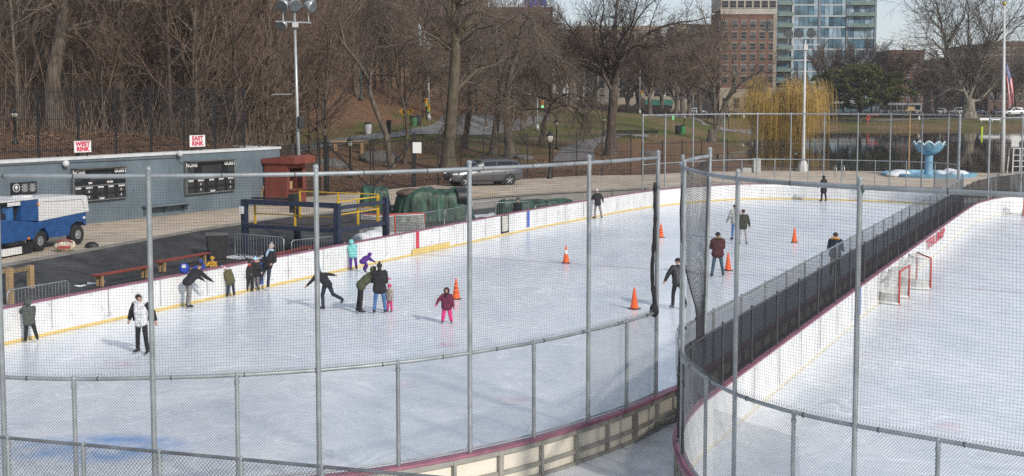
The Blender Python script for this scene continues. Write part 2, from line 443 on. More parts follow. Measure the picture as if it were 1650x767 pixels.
asph = mat('park_asphalt', (.20, .195, .19), .85, var=.12, scale=1.2, detail=8)
pathm = mat('path_asphalt', (.19, .18, .175), .9, var=.12, scale=1.0, detail=8)
def ribbon(name, pairs, m, lift=.07, nc=6, sub=6, pts=None):
    a = [PT(x, y) for (x, y), _ in pairs] if pts is None else [Vector(p[0]) for p in pts]
    c = [PT(x, y) for _, (x, y) in pairs] if pts is None else [Vector(p[1]) for p in pts]
    rows = []
    sa, sc = spline2d([(p.x, p.y) for p in a], 3), None
    for i in range(len(a) - 1):
        for t in range(sub if i < len(a) - 2 else sub + 1):
            t /= sub; p, q = a[i].lerp(a[i + 1], t), c[i].lerp(c[i + 1], t)
            row = []
            for k in range(nc + 1):
                w = p.lerp(q, k / nc); row.append((w.x, w.y, T(w.x, w.y) + lift))
            rows.append(row)
    mb = MB(); mb.smooth = True; mb.grid(rows); return struct(name, mb, m), rows
road, rrows = ribbon('road', [((x, a), (x, c)) for x, a, c in ((380, 240, 255), (430, 233, 246), (512, 229, 241), (583, 219, 228), (640, 214, 222.5), (690, 204, 217), (715, 186, 219), (760, 187, 219), (800, 188, 216), (835, 188.5, 211), (861, 189, 200), (885, 188, 192))], asph, nc=10)
ribbon('path', [((890, 262), (958, 258)), ((905, 240), (957, 241)), ((938, 227), (965, 233)), ((985, 219), (990, 224.5)), ((1045, 217), (1045, 222))], pathm)
ribbon('path', [((1100, 188.5), (1112, 191.5)), ((1128, 196), (1140, 201)), ((1150, 206), (1165, 212)), ((1185, 208.5), (1185, 213.5)), ((1216, 209), (1216, 213))], pathm)
ribbon('path', [], pathm, pts=[((28, 245, 0), (28, 240, 0)), ((48, 272, 0), (49, 267, 0)), ((70, 300, 0), (71, 295, 0)), ((110, 318, 0), (110, 312, 0)), ((170, 320, 0), (170, 314, 0)), ((230, 320, 0), (230, 314, 0))])
ribbon('street', [], asph, pts=[((-20, 352, 0), (-20, 342, 0)), ((30, 348, 0), (30, 338, 0)), ((80, 343, 0), (80, 329, 0)), ((140, 342, 0), (140, 327, 0)), ((240, 342, 0), (240, 326, 0))], lift=.15)
# white lane lines on the drive
lm = MB()
for fr in (.3, .62):
    k = int(fr * 10)
    for j in range(34, 60):
        if j % 4 == 3: continue
        p, q = Vector(rrows[j][k]), Vector(rrows[j + 1][k]); d = (q - p); n = Vector((-d.y, d.x, 0)).normalized() * .09
        lm.add([p - n + Vector((0, 0, .02)), p + n + Vector((0, 0, .02)), q + n + Vector((0, 0, .02)), q - n + Vector((0, 0, .02))], [(0, 1, 2, 3)])
struct('lane_marking', lm, mat('road_paint', (.6, .6, .58), .7))

# ------------------------------------------------------------------ deck, plaza, ice
conc = mat('plaza_concrete', (.52, .43, .325), .9, var=.12, scale=.5, detail=10, bump=.15, bscale=18)
wetc = mat('corridor_concrete', (.84, .85, .85), .45, var=.14, scale=1.0, detail=7)
rub = mat('rubber_mat_black', (.07, .068, .066), .7, var=.3, scale=.8, detail=8, bump=.2, bscale=30)
kerbs = [UV(P(x, y, PZ)) for x, y in ((-90, 452), (0, 430), (180, 397), (375, 363), (600, 336), (760, 320.5), (900, 311), (1000, 306), (1045, 303.5))]
kline = [W(p.x, p.y) for p in spline(kerbs, False, 1.5)]
kuv = [UV(p) for p in kline]
edge_far = [(87.0, -27.6), (89.6, -26.2), (92.0, -23.6), (92.8, -18), (92.8, -14), (92.2, -9), (93.0, -5), (94, 0), (94.3, 20), (94.3, 60)]
back = [(118, 60), (114, 0), (112, -15), (108.5, -26), (104.5, -31.5)] + [UV(P(x, y, PZ)) for x, y in ((1030, 282), (950, 282.5), (850, 288), (700, 298), (600, 308), (470, 320), (452, 326.5))] + [UV(wall_a), (5, -48), (5, -36)]
pl = MB()
outer = kline + uvp(edge_far) + uvp(back)
poly_sheet(pl, outer, [], PZ)
struct('plaza', pl, conc)
# the edge of the plaza: a dark rubber covered ramp near the blue wall, a grey concrete wall further on
rm = MB(); rows = []
for p, (u, v) in zip(kline, kuv):
    w = 3.4 if u < 50 else max(.12, 3.4 - (u - 50) * .16)
    q = W(u, v + w); rows.append([(p.x, p.y, PZ + .002), (p.x + (q.x - p.x) * .5, p.y + (q.y - p.y) * .5, PZ * .5 + .25), (q.x, q.y, .406)])
k62 = next(i for i, c in enumerate(kuv) if c[0] > 61)
rm.grid(rows[:k62 + 1]); struct('ramp', rm, rub)
gw = MB(); gw.grid(rows[k62:] )
fw = uvp([(kuv[-1][0], kuv[-1][1])] + edge_far); gw.grid([[(p.x, p.y, PZ + .002), (p.x, p.y, .2)] for p in fw])
struct('plaza_edge_wall', gw, mat('grey_concrete', (.27, .255, .235), .9, var=.15, scale=.8, detail=9))
kb = MB()
for i in range(len(kline) - 1):
    p, q = kline[i], kline[i + 1]; kb.beam((p.x, p.y, PZ + .03), (q.x, q.y, PZ + .03), .22, .09)
struct('kerb', kb, mat('kerb_concrete', (.25, .235, .215), .9, var=.15, scale=1.5))
dk = MB()
def offs(out, d):
    n = len(out); r = []
    for i in range(n):
        t = (out[(i + 1) % n] - out[i - 1]).normalized(); nn = Vector((t.y, -t.x, 0))
        r.append(out[i] + nn * d)
    return r
def area(o): return sum(o[i - 1].x * o[i].y - o[i].x * o[i - 1].y for i in range(len(o))) / 2
sgnL = 1 if area(left_out) > 0 else -1; sgnR = 1 if area(right_out) > 0 else -1
poly_sheet(dk, uvp([(2, -60), (2, 62), (97, 62), (97, -26), (60, -60)]), [left_out[::2], right_out[::2]], .4)
struct('deck', dk, wetc)
mt = MB()
inner = [p for p in offs(left_out, .14 * sgnL) if UV(p)[1] < -27 and 22 < UV(p)[0] < 84]
inner.sort(key=lambda p: UV(p)[0])
foot = [Vector((r[2][0], r[2][1], 0)) for r in rows]
poly_sheet(mt, inner + [W(84, -28.2)] + list(reversed(foot)) + [W(22, -32)], [], .41)
struct('rubber_floor', mt, rub)
# ice
mi = bpy.data.materials.new('rink_ice'); mi.use_nodes = True; nt = mi.node_tree; b = nt.nodes['Principled BSDF']
tc = node('ShaderNodeTexCoord')
mp = node('ShaderNodeMapping'); mp.inputs['Rotation'].default_value = (0, 0, AX); mp.inputs['Scale'].default_value = (1.0, .28, 1)
nt.links.new(tc.outputs['Object'], mp.inputs['Vector'])
n1 = node('ShaderNodeTexNoise', Scale=.55, Detail=7.0, Roughness=.6); n2 = node('ShaderNodeTexNoise', Scale=.16, Detail=3.0); n3 = node('ShaderNodeTexNoise', Scale=9.0, Detail=6.0, Roughness=.7)
nt.links.new(mp.outputs['Vector'], n1.inputs['Vector']); nt.links.new(tc.outputs['Object'], n2.inputs['Vector']); nt.links.new(tc.outputs['Object'], n3.inputs['Vector'])
c1 = ramp(n1.outputs['Fac'], .36, (.70, .735, .775), .62, (.84, .85, .865)); c2 = ramp(n2.outputs['Fac'], .38, (.90, .915, .935), .62, (1, 1, 1))
mm = node('ShaderNodeMix'); mm.data_type = 'RGBA'; mm.blend_type = 'MULTIPLY'; mm.inputs['Factor'].default_value = 1
nt.links.new(c1, mm.inputs['A']); nt.links.new(c2, mm.inputs['B'])
vo = node('ShaderNodeTexVoronoi', Scale=.45); vo.feature = 'DISTANCE_TO_EDGE'
dn = node('ShaderNodeTexNoise', Scale=.3, Detail=2.0); nt.links.new(tc.outputs['Object'], dn.inputs['Vector'])
vm = node('ShaderNodeVectorMath'); vm.operation = 'MULTIPLY_ADD'; vm.inputs[1].default_value = (7, 7, 0); nt.links.new(dn.outputs['Color'], vm.inputs[0]); nt.links.new(tc.outputs['Object'], vm.inputs[2])
nt.links.new(vm.outputs[0], vo.inputs['Vector'])
sc = ramp(vo.outputs['Distance'], .0, (1.16, 1.15, 1.13), .022, (1, 1, 1))
mm2 = node('ShaderNodeMix'); mm2.data_type = 'RGBA'; mm2.blend_type = 'MULTIPLY'; mm2.inputs['Factor'].default_value = .6
nt.links.new(mm.outputs['Result'], mm2.inputs['A']); nt.links.new(sc, mm2.inputs['B'])
# skate cuts: thin pale curved scratches in several directions, worn grey patches and scraped snow
prev = mm2.outputs['Result']
for k_, (rot_, scl_, wd_, str_) in enumerate(((.5, (.35, 3.2, 1), .012, 1.16), (2.1, (.3, 2.6, 1), .012, 1.15), (1.3, (.22, 4.0, 1), .010, 1.17), (2.8, (.6, 5.0, 1), .012, .86))):
    mpk = node('ShaderNodeMapping'); mpk.inputs['Rotation'].default_value = (0, 0, rot_); mpk.inputs['Scale'].default_value = scl_; nt.links.new(vm.outputs[0], mpk.inputs['Vector'])
    nk = node('ShaderNodeTexNoise', Scale=.5, Detail=2.0, Distortion=.6); nt.links.new(mpk.outputs['Vector'], nk.inputs['Vector'])
    sbk = node('ShaderNodeMath'); sbk.operation = 'SUBTRACT'; sbk.inputs[1].default_value = .5; nt.links.new(nk.outputs['Fac'], sbk.inputs[0]); abk = node('ShaderNodeMath'); abk.operation = 'ABSOLUTE'; nt.links.new(sbk.outputs[0], abk.inputs[0])
    lk = ramp(abk.outputs[0], .0, (str_,) * 3, wd_, (1, 1, 1)); xk = node('ShaderNodeMix'); xk.data_type = 'RGBA'; xk.blend_type = 'MULTIPLY'; xk.inputs['Factor'].default_value = 1; nt.links.new(prev, xk.inputs['A']); nt.links.new(lk, xk.inputs['B']); prev = xk.outputs['Result']
sn = node('ShaderNodeTexNoise', Scale=2.4, Detail=8.0, Roughness=.75); nt.links.new(tc.outputs['Object'], sn.inputs['Vector']); sk = ramp(sn.outputs['Fac'], .36, (.90, .915, .93), .62, (1.04, 1.04, 1.03)); xk = node('ShaderNodeMix'); xk.data_type = 'RGBA'; xk.blend_type = 'MULTIPLY'; xk.inputs['Factor'].default_value = 1; nt.links.new(prev, xk.inputs['A']); nt.links.new(sk, xk.inputs['B'])
ICE_COL = xk.outputs['Result']
nt.links.new(ICE_COL, b.inputs['Base Color'])
rr = ramp(n3.outputs['Fac'], .3, (.16, .16, .16), .7, (.36, .36, .36)); nt.links.new(rr, b.inputs['Roughness'])
b.inputs['Specular IOR Level'].default_value = .45
bp = node('ShaderNodeBump', Strength=.08, Distance=.02); nt.links.new(n3.outputs['Fac'], bp.inputs['Height']); nt.links.new(bp.outputs['Normal'], b.inputs['Normal'])
im = MB(); poly_sheet(im, left_out, [], 0.0); struct('ice', im, mi)
im = MB(); poly_sheet(im, right_out, [], 0.0); struct('ice', im, mi)
# faded paint in the ice: sheets a few mm above, the colour broken up by wear
def worn(name, col, cover, soft=True):
    m = mi.copy(); m.name = name; t = m.node_tree; bb = t.nodes['Principled BSDF']
    src = bb.inputs['Base Color'].links[0].from_socket
    nn = t.nodes.new('ShaderNodeTexNoise'); nn.inputs['Scale'].default_value = 1.3; nn.inputs['Detail'].default_value = 6
    rp = t.nodes.new('ShaderNodeValToRGB'); rp.color_ramp.elements[0].position = .3; rp.color_ramp.elements[0].color = (0, 0, 0, 1); rp.color_ramp.elements[1].position = .75; rp.color_ramp.elements[1].color = (cover,) * 3 + (1,)
    o = t.nodes.new('ShaderNodeTexCoord'); t.links.new(o.outputs['Object'], nn.inputs['Vector']); t.links.new(nn.outputs['Fac'], rp.inputs['Fac'])
    fac = rp.outputs['Color']
    if soft:                                           # rubbed away towards its edge
        vd = t.nodes.new('ShaderNodeVectorMath'); vd.operation = 'DISTANCE'; vd.inputs[1].default_value = (.5, .5, 0); mg_ = t.nodes.new('ShaderNodeMapping'); mg_.inputs['Scale'].default_value = (1, 1, 0); t.links.new(o.outputs['Generated'], mg_.inputs['Vector']); t.links.new(mg_.outputs['Vector'], vd.inputs[0])
        rs = t.nodes.new('ShaderNodeValToRGB'); rs.color_ramp.elements[0].position = .26; rs.color_ramp.elements[0].color = (1, 1, 1, 1); rs.color_ramp.elements[1].position = .48; rs.color_ramp.elements[1].color = (0, 0, 0, 1); t.links.new(vd.outputs['Value'], rs.inputs['Fac'])
        mq = t.nodes.new('ShaderNodeMix'); mq.data_type = 'RGBA'; mq.blend_type = 'MULTIPLY'; mq.inputs['Factor'].default_value = 1; t.links.new(fac, mq.inputs['A']); t.links.new(rs.outputs['Color'], mq.inputs['B']); fac = mq.outputs['Result']
    x = t.nodes.new('ShaderNodeMix'); x.data_type = 'RGBA'; t.links.new(fac, x.inputs['Factor']); t.links.new(src, x.inputs['A']); x.inputs['B'].default_value = (*col, 1)
    t.links.new(x.outputs['Result'], bb.inputs['Base Color']); return m
red_ice = worn('worn_red_ice_paint', (.62, .10, .14), .45, False); red_spot = worn('worn_red_spot_paint', (.62, .12, .18), .42); blue_ice = worn('worn_blue_ice_paint', (.13, .34, .72), 1.15)
def strip(mb, a, c, w, z=.004):
    a = Vector(a); c = Vector(c); d = (c - a).normalized(); n = Vector((-d.y, d.x, 0)) * w / 2
    k = max(1, int((c - a).length / 2)); 
    for i in range(k):
        p, q = a.lerp(c, i / k), a.lerp(c, (i + 1) / k)
        mb.add([p - n + Vector((0, 0, z)), q - n + Vector((0, 0, z)), q + n + Vector((0, 0, z)), p + n + Vector((0, 0, z))], [(0, 1, 2, 3)])
mk = MB(); strip(mk, W(50.9, -29.3), W(50.9, -8.6), .3); struct('centre_line', mk, red_ice)
mk = MB(); strip(mk, W(50.9, -7.2), W(50.9, 13.2), .3); struct('centre_line', mk, red_ice)
mk = MB()
def disc(mb, c, rx, ry, z=.004, n=40, rot=0.0):
    c = Vector(c)
    mb.add([c + Vector((math.cos(rot) * rx * math.cos(2 * PI * i / n) - math.sin(rot) * ry * math.sin(2 * PI * i / n), math.sin(rot) * rx * math.cos(2 * PI * i / n) + math.cos(rot) * ry * math.sin(2 * PI * i / n), z)) for i in range(n)], [tuple(range(n))])
cr_c = P(158, 722, 0); disc(mk, cr_c, 2.5, 1.35, rot=.05); struct('goal_crease', mk, blue_ice)
for x, y, r in ((825, 643, .38), (655, 618, .3), (190, 588, .35), (1530, 688, .3), (720, 555, .25)):
    mk = MB(); disc(mk, P(x, y, 0), r * 1.5, r * 1.5); struct('faceoff_spot', mk, red_spot)

# ------------------------------------------------------------------ rink boards
white = mat('board_white', (.80, .80, .785), .38, var=.035, scale=1.5, detail=8)
def scuffs(m, scale, lo, hi, dark, stretch=(1, 1, 1), detail=8):
    "multiply small darker marks over a material's colour"
    nt = m.node_tree; bb = nt.nodes['Principled BSDF']; src = bb.inputs['Base Color'].links[0].from_socket
    o = nt.nodes.new('ShaderNodeTexCoord'); mp = nt.nodes.new('ShaderNodeMapping'); mp.inputs['Scale'].default_value = stretch; nt.links.new(o.outputs['Object'], mp.inputs['Vector'])
    nn = nt.nodes.new('ShaderNodeTexNoise'); nn.inputs['Scale'].default_value = scale; nn.inputs['Detail'].default_value = detail; nn.inputs['Roughness'].default_value = .7; nt.links.new(mp.outputs['Vector'], nn.inputs['Vector'])
    rp = nt.nodes.new('ShaderNodeValToRGB'); e = rp.color_ramp.elements; e[0].position = lo; e[0].color = (*dark, 1); e[1].position = hi; e[1].color = (1, 1, 1, 1); nt.links.new(nn.outputs['Fac'], rp.inputs['Fac'])
    x = nt.nodes.new('ShaderNodeMix'); x.data_type = 'RGBA'; x.blend_type = 'MULTIPLY'; x.inputs['Factor'].default_value = 1; nt.links.new(src, x.inputs['A']); nt.links.new(rp.outputs['Color'], x.inputs['B']); nt.links.new(x.outputs['Result'], bb.inputs['Base Color'])
scuffs(white, 3.2, .33, .42, (.62, .62, .64)); scuffs(white, 1.1, .32, .6, (.84, .84, .85), (1, 1, .35)); scuffs(white, 9, .31, .37, (.55, .55, .56)); scuffs(conc, .9, .34, .5, (.66, .64, .62)); scuffs(conc, 6, .30, .42, (.7, .68, .66)); scuffs(rub, .45, .38, .62, (.45, .45, .46)); scuffs(rub, 2.2, .33, .5, (.6, .6, .6)); scuffs(asph, .5, .35, .55, (.75, .75, .75), (1, 1, 1))
cream = mat('board_back_cream', (.76, .71, .60), .6, var=.06, scale=1.2, detail=6)
pink = mat('board_cap_maroon', (.31, .125, .175), .5, var=.16, scale=2.0)
steel = mat('galvanised_steel', (.34, .365, .375), .5, metal=.45, var=.14, scale=2.5, detail=6)
fpaint = mat('board_frame_grey', (.33, .315, .285), .6, var=.14, scale=2.0)
yel = mat('kick_strip_yellow', (.74, .55, .19), .4, var=.07, scale=2)
def ringstrip(mb, out, sgn, d0, d1, z0, z1):
    a, c = offs(out, d0 * sgn), offs(out, d1 * sgn)
    up = lambda l, z: [(p.x, p.y, z) for p in l]
    mb.grid([up(a, z0), up(a, z1), up(c, z1), up(c, z0), up(a, z0)], True)
def boards(out, sgn, label, name, km, kh):
    t = thing(name, label, 'rink boards', out[0])
    m = MB(); ringstrip(m, out, sgn, 0, .03, 0, 1.1); m.build('panel', white, t, True)
    m = MB(); ringstrip(m, out, sgn, -.022, 0.0, .006, kh); m.build('kick_strip', km, t, True)
    m = MB(); ringstrip(m, out, sgn, -.03, .16, 1.1, 1.15); m.build('cap_rail', pink, t, True)
    m = MB(); ringstrip(m, out, sgn, .032, .05, .38, 1.09); m.build('back_panel', cream, t, True)
    m = MB(); n = len(out); of = offs(out, .095 * sgn)
    for i in range(0, n, 2):
        p, q = of[i], of[(i + 1) % n]; rz = math.atan2(q.y - p.y, q.x - p.x)
        m.box((p.x, p.y, .74), (.10 if i % 8 == 0 else .055, .09, .68 if i % 8 else .72), rz)
    ringstrip(m, out, sgn, .052, .13, 1.0, 1.095); ringstrip(m, out, sgn, .052, .11, .62, .69); ringstrip(m, out, sgn, .052, .12, .405, .46)
    m.build('frame', fpaint, t, True)
    return t
bl = boards(left_out, sgnL, 'long white boards with maroon cap round the skating rink full of people', 'rink_boards', yel, .09)
br = boards(right_out, sgnR, 'white boards with yellow kick strip round the empty ice with the two goals', 'rink_boards', mat('kick_strip_faded', (.77, .71, .56), .45, var=.08, scale=2), .05)
def marker(u, v, w, m, name, face, z0=.175, z1=1.098, par=None):
    a = W(u - w / 2, v); c = W(u + w / 2, v); n = Vector((CA, -SA, 0)) * face
    mb = MB(); mb.add([a + n * .0 + Vector((0, 0, z0)), c + Vector((0, 0, z0)), c + Vector((0, 0, z1)), a + Vector((0, 0, z1)), a + n * .012 + Vector((0, 0, z0)), c + n * .012 + Vector((0, 0, z0)), c + n * .012 + Vector((0, 0, z1)), a + n * .012 + Vector((0, 0, z1))],
                      [(0, 1, 2, 3), (4, 5, 6, 7), (0, 1, 5, 4), (1, 2, 6, 5), (2, 3, 7, 6), (3, 0, 4, 7)])
    return mb.build(name, m, par, True)
def lv(u):                                             # inner face of the left boards at a place along the rink
    return max((UV(p)[1] for p in left_out if abs(UV(p)[0] - u) < .6 and UV(p)[1] < -19), default=-29.4)
redm = mat('board_red', (.62, .05, .09), .4); bluem = mat('board_blue', (.05, .13, .55), .4)
def u_at(x, y, z): return UV(P(x, y, z))[0]
ur, ub1, ub2 = u_at(672, 410, 0), u_at(850, 371, 0), u_at(438, 467, 0)
marker(ur, lv(ur) + .001, .30, redm, 'centre_marker', 1, par=bl)
marker(ub1, lv(ub1) + .001, .30, bluem, 'zone_marker', 1, par=bl); marker(ub2, lv(ub2) + .001, .34, bluem, 'zone_marker', 1, par=bl)
# two wider yellow plates on the kick strip, a gate with a dark frame and panel joints
for x0, x1, y in ((658, 728, 409),):
    a, c = u_at(x0, 412, 0), u_at(x1, 399, 0); marker((a + c) / 2, lv((a + c) / 2) + .024, c - a, yel, 'kick_plate', 1, .01, .30, bl)
dkm = mat('dark_gap', (.03, .03, .035), .6); 
ug = u_at(811, 379, 0)
g = marker(ug, lv(ug) + .001, 1.0, dkm, 'gate', 1, .12, 1.17, bl)
marker(ug, lv(ug) + .014, .74, mat('gate_panel', (.55, .53, .48), .5), 'gate_panel', 1, .22, 1.06, bl)
jm = mat('panel_joint', (.35, .34, .33), .6)
for u in np.arange(28.4, 80, 2.44): marker(float(u), lv(u) + .001, .016 if int(u) % 3 else .026, jm, 'panel_joint', 1, par=bl); marker(float(u), -7.42 + .02, .018, jm, 'panel_joint', 1, par=br)
rv = -7.42
for x, y in ((1390, 488), (1535, 380)): u = u_at(x, y, .6); marker(u, rv + .02, .22, bluem, 'zone_marker', 1, par=br)
# red writing on the boards of the right rink
ut0, ut1 = u_at(1494, 398, .78), u_at(1525, 373, .82)
rot_b = (PI / 2, 0, PI / 2 - AX)
c = W((ut0 + ut1) / 2, -7.30, .80); lo_ = c - br.location
lettering('TRUMP', .62, redm, br, lo_, rot_b, bold=.012, sx=(ut1 - ut0) / 1.95 * .92)
grn = mat('green_mark', (.06, .36, .22), .5)
for du, z0, z1 in ((.25, .30, .56), (1.0, .26, .5), (3.5, .38, .75)): marker(ut0 + du * (ut1 - ut0) / 4, rv + .03, .28, grn, 'green_mark', 1, z0, z1, br)
# short red lettering bands on the far boards
rb = mat('far_red_lettering', (.55, .06, .08), .5)
def far_pt(x): 
    b_ = min((p for p in left_out if UV(p)[0] > 84), key=lambda p: abs(proj((p.x, p.y, 1.15))[0] - x)); return b_
mb = MB()
for x0, x1 in ((1306, 1316), (1384, 1390), (1392, 1400), (1402, 1412)):
    a, c = far_pt(x0), far_pt(x1)
    if (a - c).length < .05: continue
    d = (a - c).normalized(); nn = Vector((d.y, -d.x, 0))
    if nn.y > 0: nn = -nn
    mb.beam(a + nn * .012 + Vector((0, 0, 1.03)), c + nn * .012 + Vector((0, 0, 1.03)), .02, .12)
mb.build('far_lettering', rb, bl, True)

# ------------------------------------------------------------------ rink fences and nets
netm = mat('black_net_twine', (.030, .030, .033), .8, var=.1)
chainm = mat('chain_link_wire', (.24, .255, .27), .5, metal=.3, var=.1)
darkscr = bpy.data.materials.new('dark_windscreen'); darkscr.use_nodes = True
def sheetmat(m, col, alpha, transl=0.3, noise_scale=6.0, dvar=.5, stretch=(1, 1, 1)):
    nt = m.node_tree; out = nt.nodes['Material Output']; nt.nodes.remove(nt.nodes['Principled BSDF'])
    d = node2(nt, 'ShaderNodeBsdfDiffuse'); tl = node2(nt, 'ShaderNodeBsdfTranslucent'); tr = node2(nt, 'ShaderNodeBsdfTransparent')
    n = node2(nt, 'ShaderNodeTexNoise'); n.inputs['Scale'].default_value = noise_scale; n.inputs['Detail'].default_value = 5
    tcx = node2(nt, 'ShaderNodeTexCoord'); mpx = node2(nt, 'ShaderNodeMapping'); mpx.inputs['Scale'].default_value = stretch
    nt.links.new(tcx.outputs['Object'], mpx.inputs['Vector']); nt.links.new(mpx.outputs['Vector'], n.inputs['Vector'])
    rp = node2(nt, 'ShaderNodeValToRGB'); rp.color_ramp.elements[0].position = .3; rp.color_ramp.elements[1].position = .7
    rp.color_ramp.elements[0].color = (*[c * (1 - dvar) for c in col], 1); rp.color_ramp.elements[1].color = (*col, 1)
    nt.links.new(n.outputs['Fac'], rp.inputs['Fac']); nt.links.new(rp.outputs['Color'], d.inputs['Color']); nt.links.new(rp.outputs['Color'], tl.inputs['Color'])
    a = node2(nt, 'ShaderNodeMixShader'); a.inputs[0].default_value = transl; nt.links.new(d.outputs[0], a.inputs[1]); nt.links.new(tl.outputs[0], a.inputs[2])
    c = node2(nt, 'ShaderNodeMixShader')
    al = node2(nt, 'ShaderNodeMath'); al.operation = 'MULTIPLY_ADD'; al.inputs[1].default_value = .35; al.inputs[2].default_value = alpha - .175; nt.links.new(n.outputs['Fac'], al.inputs[0])
    nt.links.new(al.outputs[0], c.inputs[0])
    nt.links.new(tr.outputs[0], c.inputs[1]); nt.links.new(a.outputs[0], c.inputs[2]); nt.links.new(c.outputs[0], out.inputs['Surface'])
def node2(nt, t): return nt.nodes.new(t)
sheetmat(darkscr, (.040, .041, .045), .78, .15, 5, .35, (1, 1, .4))
tarp = bpy.data.materials.new('grey_windscreen'); tarp.use_nodes = True; sheetmat(tarp, (.30, .315, .33), .44, .35, 4, .5, (1.6, 1.6, .25))
plast = bpy.data.materials.new('clear_plastic_sheet'); plast.use_nodes = True; sheetmat(plast, (.66, .69, .72), .34, .5, 3, .35, (1.6, 1.6, .3))

def s_at_px(path, px, z, s0=0.0, s1=None):
    "length along the path where the fence stands at a column of the photo"
    s1 = path.len if s1 is None else s1; best = (1e9, 0)
    for i in range(801):
        s = s0 + (s1 - s0) * i / 800; p = path.at(s); d = abs(proj((p.x, p.y, z))[0] - px)
        if d < best[0]: best = (d, s)
    return best[1]
def rail(path, s0, s1, z, r, m, name, par, step=.6, sag=0.0):
    mb = MB(); mb.smooth = True; k = max(2, int((s1 - s0) / step))
    mb.tube([(*path.at(s0 + (s1 - s0) * i / k), z) for i in range(k + 1)], r, 8); o = mb.build(name, m, par, True)
    return o
def fpost(path, s, z0, z1, r, par, name='post', lean=None, m=None):
    mb = MB(); mb.smooth = False
    p = path.at(s); top = Vector((p.x, p.y, z1)); bot = Vector((p.x, p.y, z0))
    if lean is not None: bot += Vector(lean)
    mb.cyl(bot, top, r, r, 10); mb.ball(top + Vector((0, 0, .01)), r * 1.15, 10, 6)
    for z in (2.93, z1 - .12, 1.25):
        if z < z1 - .05: 
            q = bot.lerp(top, (z - z0) / (z1 - z0)); mb.cyl(q - Vector((0, 0, .025)), q + Vector((0, 0, .025)), r * 1.22, None, 10)
    return mb.build(name, m or steel, par, True)
def net(path, s0, s1, z0, z1, cell, r, par, name='net', m=None, sag=.06, every=4.6):
    mb = MB(); k = int((s1 - s0) / cell)
    rnd = random.Random(3)
    def zt(s): return z1 - sag * abs(math.sin(PI * (s - s0) / every)) 
    def wob(s, z): return .03 * math.sin(s * 1.7 + z * .8) * math.sin(PI * (z - z0) / (z1 - z0))
    def pt(s, z):
        p = path.at(s); t = path.tan(s); n = Vector((t.y, -t.x)); q = p + n * wob(s, z); return (q.x, q.y, z)
    nv = 4
    for i in range(k + 1):
        s = s0 + i * cell; zz = zt(s)
        mb.tube([pt(s + .02 * math.sin(j * 1.3 + s * .5), z0 + (zz - z0) * j / nv) for j in range(nv + 1)], r, 3, False)
    kz = int((z1 - z0) / cell); kh = max(2, int((s1 - s0) / .45))
    for j in range(kz + 1):
        f = j / kz
        mb.tube([pt(s0 + (s1 - s0) * i / kh, z0 + (zt(s0 + (s1 - s0) * i / kh) - z0) * f) for i in range(kh + 1)], r, 3, False)
    return mb.build(name, m or netm, par, True, fixn=False)
def chain(path, s0, s1, z0, z1, w, r, par, name='chain_link', h=None):
    mb = MB(); h = h or w * 1.12; run = (z1 - z0) * w / h; n = 4
    k = int((s1 - s0 + run) / w)
    for sg in (1, -1):
        for i in range(k + 1):
            sa = s0 - run + i * w if sg > 0 else s0 + i * w
            pts = []
            t0, t1 = 0.0, 1.0                        # keep the wire inside s0..s1
            a, b_ = sa, sa + sg * run
            if sg > 0:
                if a < s0: t0 = (s0 - a) / run
                if b_ > s1: t1 = (s1 - a) / run
            else:
                if a > s1: t0 = (a - s1) / run
                if b_ < s0: t1 = (a - s0) / run
            if t1 - t0 < .01: continue
            for j in range(n + 1):
                t = t0 + (t1 - t0) * j / n; p = path.at(a + sg * run * t)
                tn = path.tan(a + sg * run * t); off = .003 * sg
                pts.append((p.x + tn.y * off, p.y - tn.x * off, z0 + (z1 - z0) * t))
            mb.tube(pts, r, 3, False)
    # twisted ends along the top
    kk = int((s1 - s0) / w)
    for i in range(kk):
        p = path.at(s0 + i * w); mb.tube([(p.x, p.y, z1), (p.x + .006, p.y, z1 + .035)], r * 1.2, 3, False)
    return mb.build(name, chainm, par, True, fixn=False)
def sheet(path, s0, s1, z0, z1, m, par, name, wav=.03, off=0.0, step=.12, ztop=None, seed=1):
    mb = MB(); mb.smooth = True; k = int((s1 - s0) / step); rows = []
    for j in range(7):
        row = []
        for i in range(k + 1):
            s = s0 + (s1 - s0) * i / k; p = path.at(s); t = path.tan(s)
            zz1 = z1 + (.03 * noise.noise(Vector((s * .8, seed, 0))) if ztop is None else ztop(s))
            z = z0 + (zz1 - z0) * j / 6
            o = off + wav * (noise.noise(Vector((s * 2.4 + z * .35, seed * 3.1, z * .25))) + .5 * noise.noise(Vector((s * 6 + z * .6, seed, 2.0))))
            row.append((p.x + t.y * o, p.y - t.x * o, z))
        rows.append(row)
    mb.grid(rows); return mb.build(name, m, par, True, fixn=False)

LO = offs(left_out, .06 * sgnL); RO = offs(right_out, .06 * sgnR)
def sub_path(out, test, start):
    "the stretch of a closed outline that passes test, as a path starting near start"
    pts = [Vector((p.x, p.y)) for p in out]; ok = [test(*UV(p)) for p in pts]; n = len(pts)
    i0 = next(i for i in range(n) if ok[i] and not ok[i - 1]); res = []
    for j in range(n):
        if not ok[(i0 + j) % n]: break
        res.append(pts[(i0 + j) % n])
    if (res[0] - Vector(start[:2])).length > (res[-1] - Vector(start[:2])).length: res.reverse()
    return Path2(res)
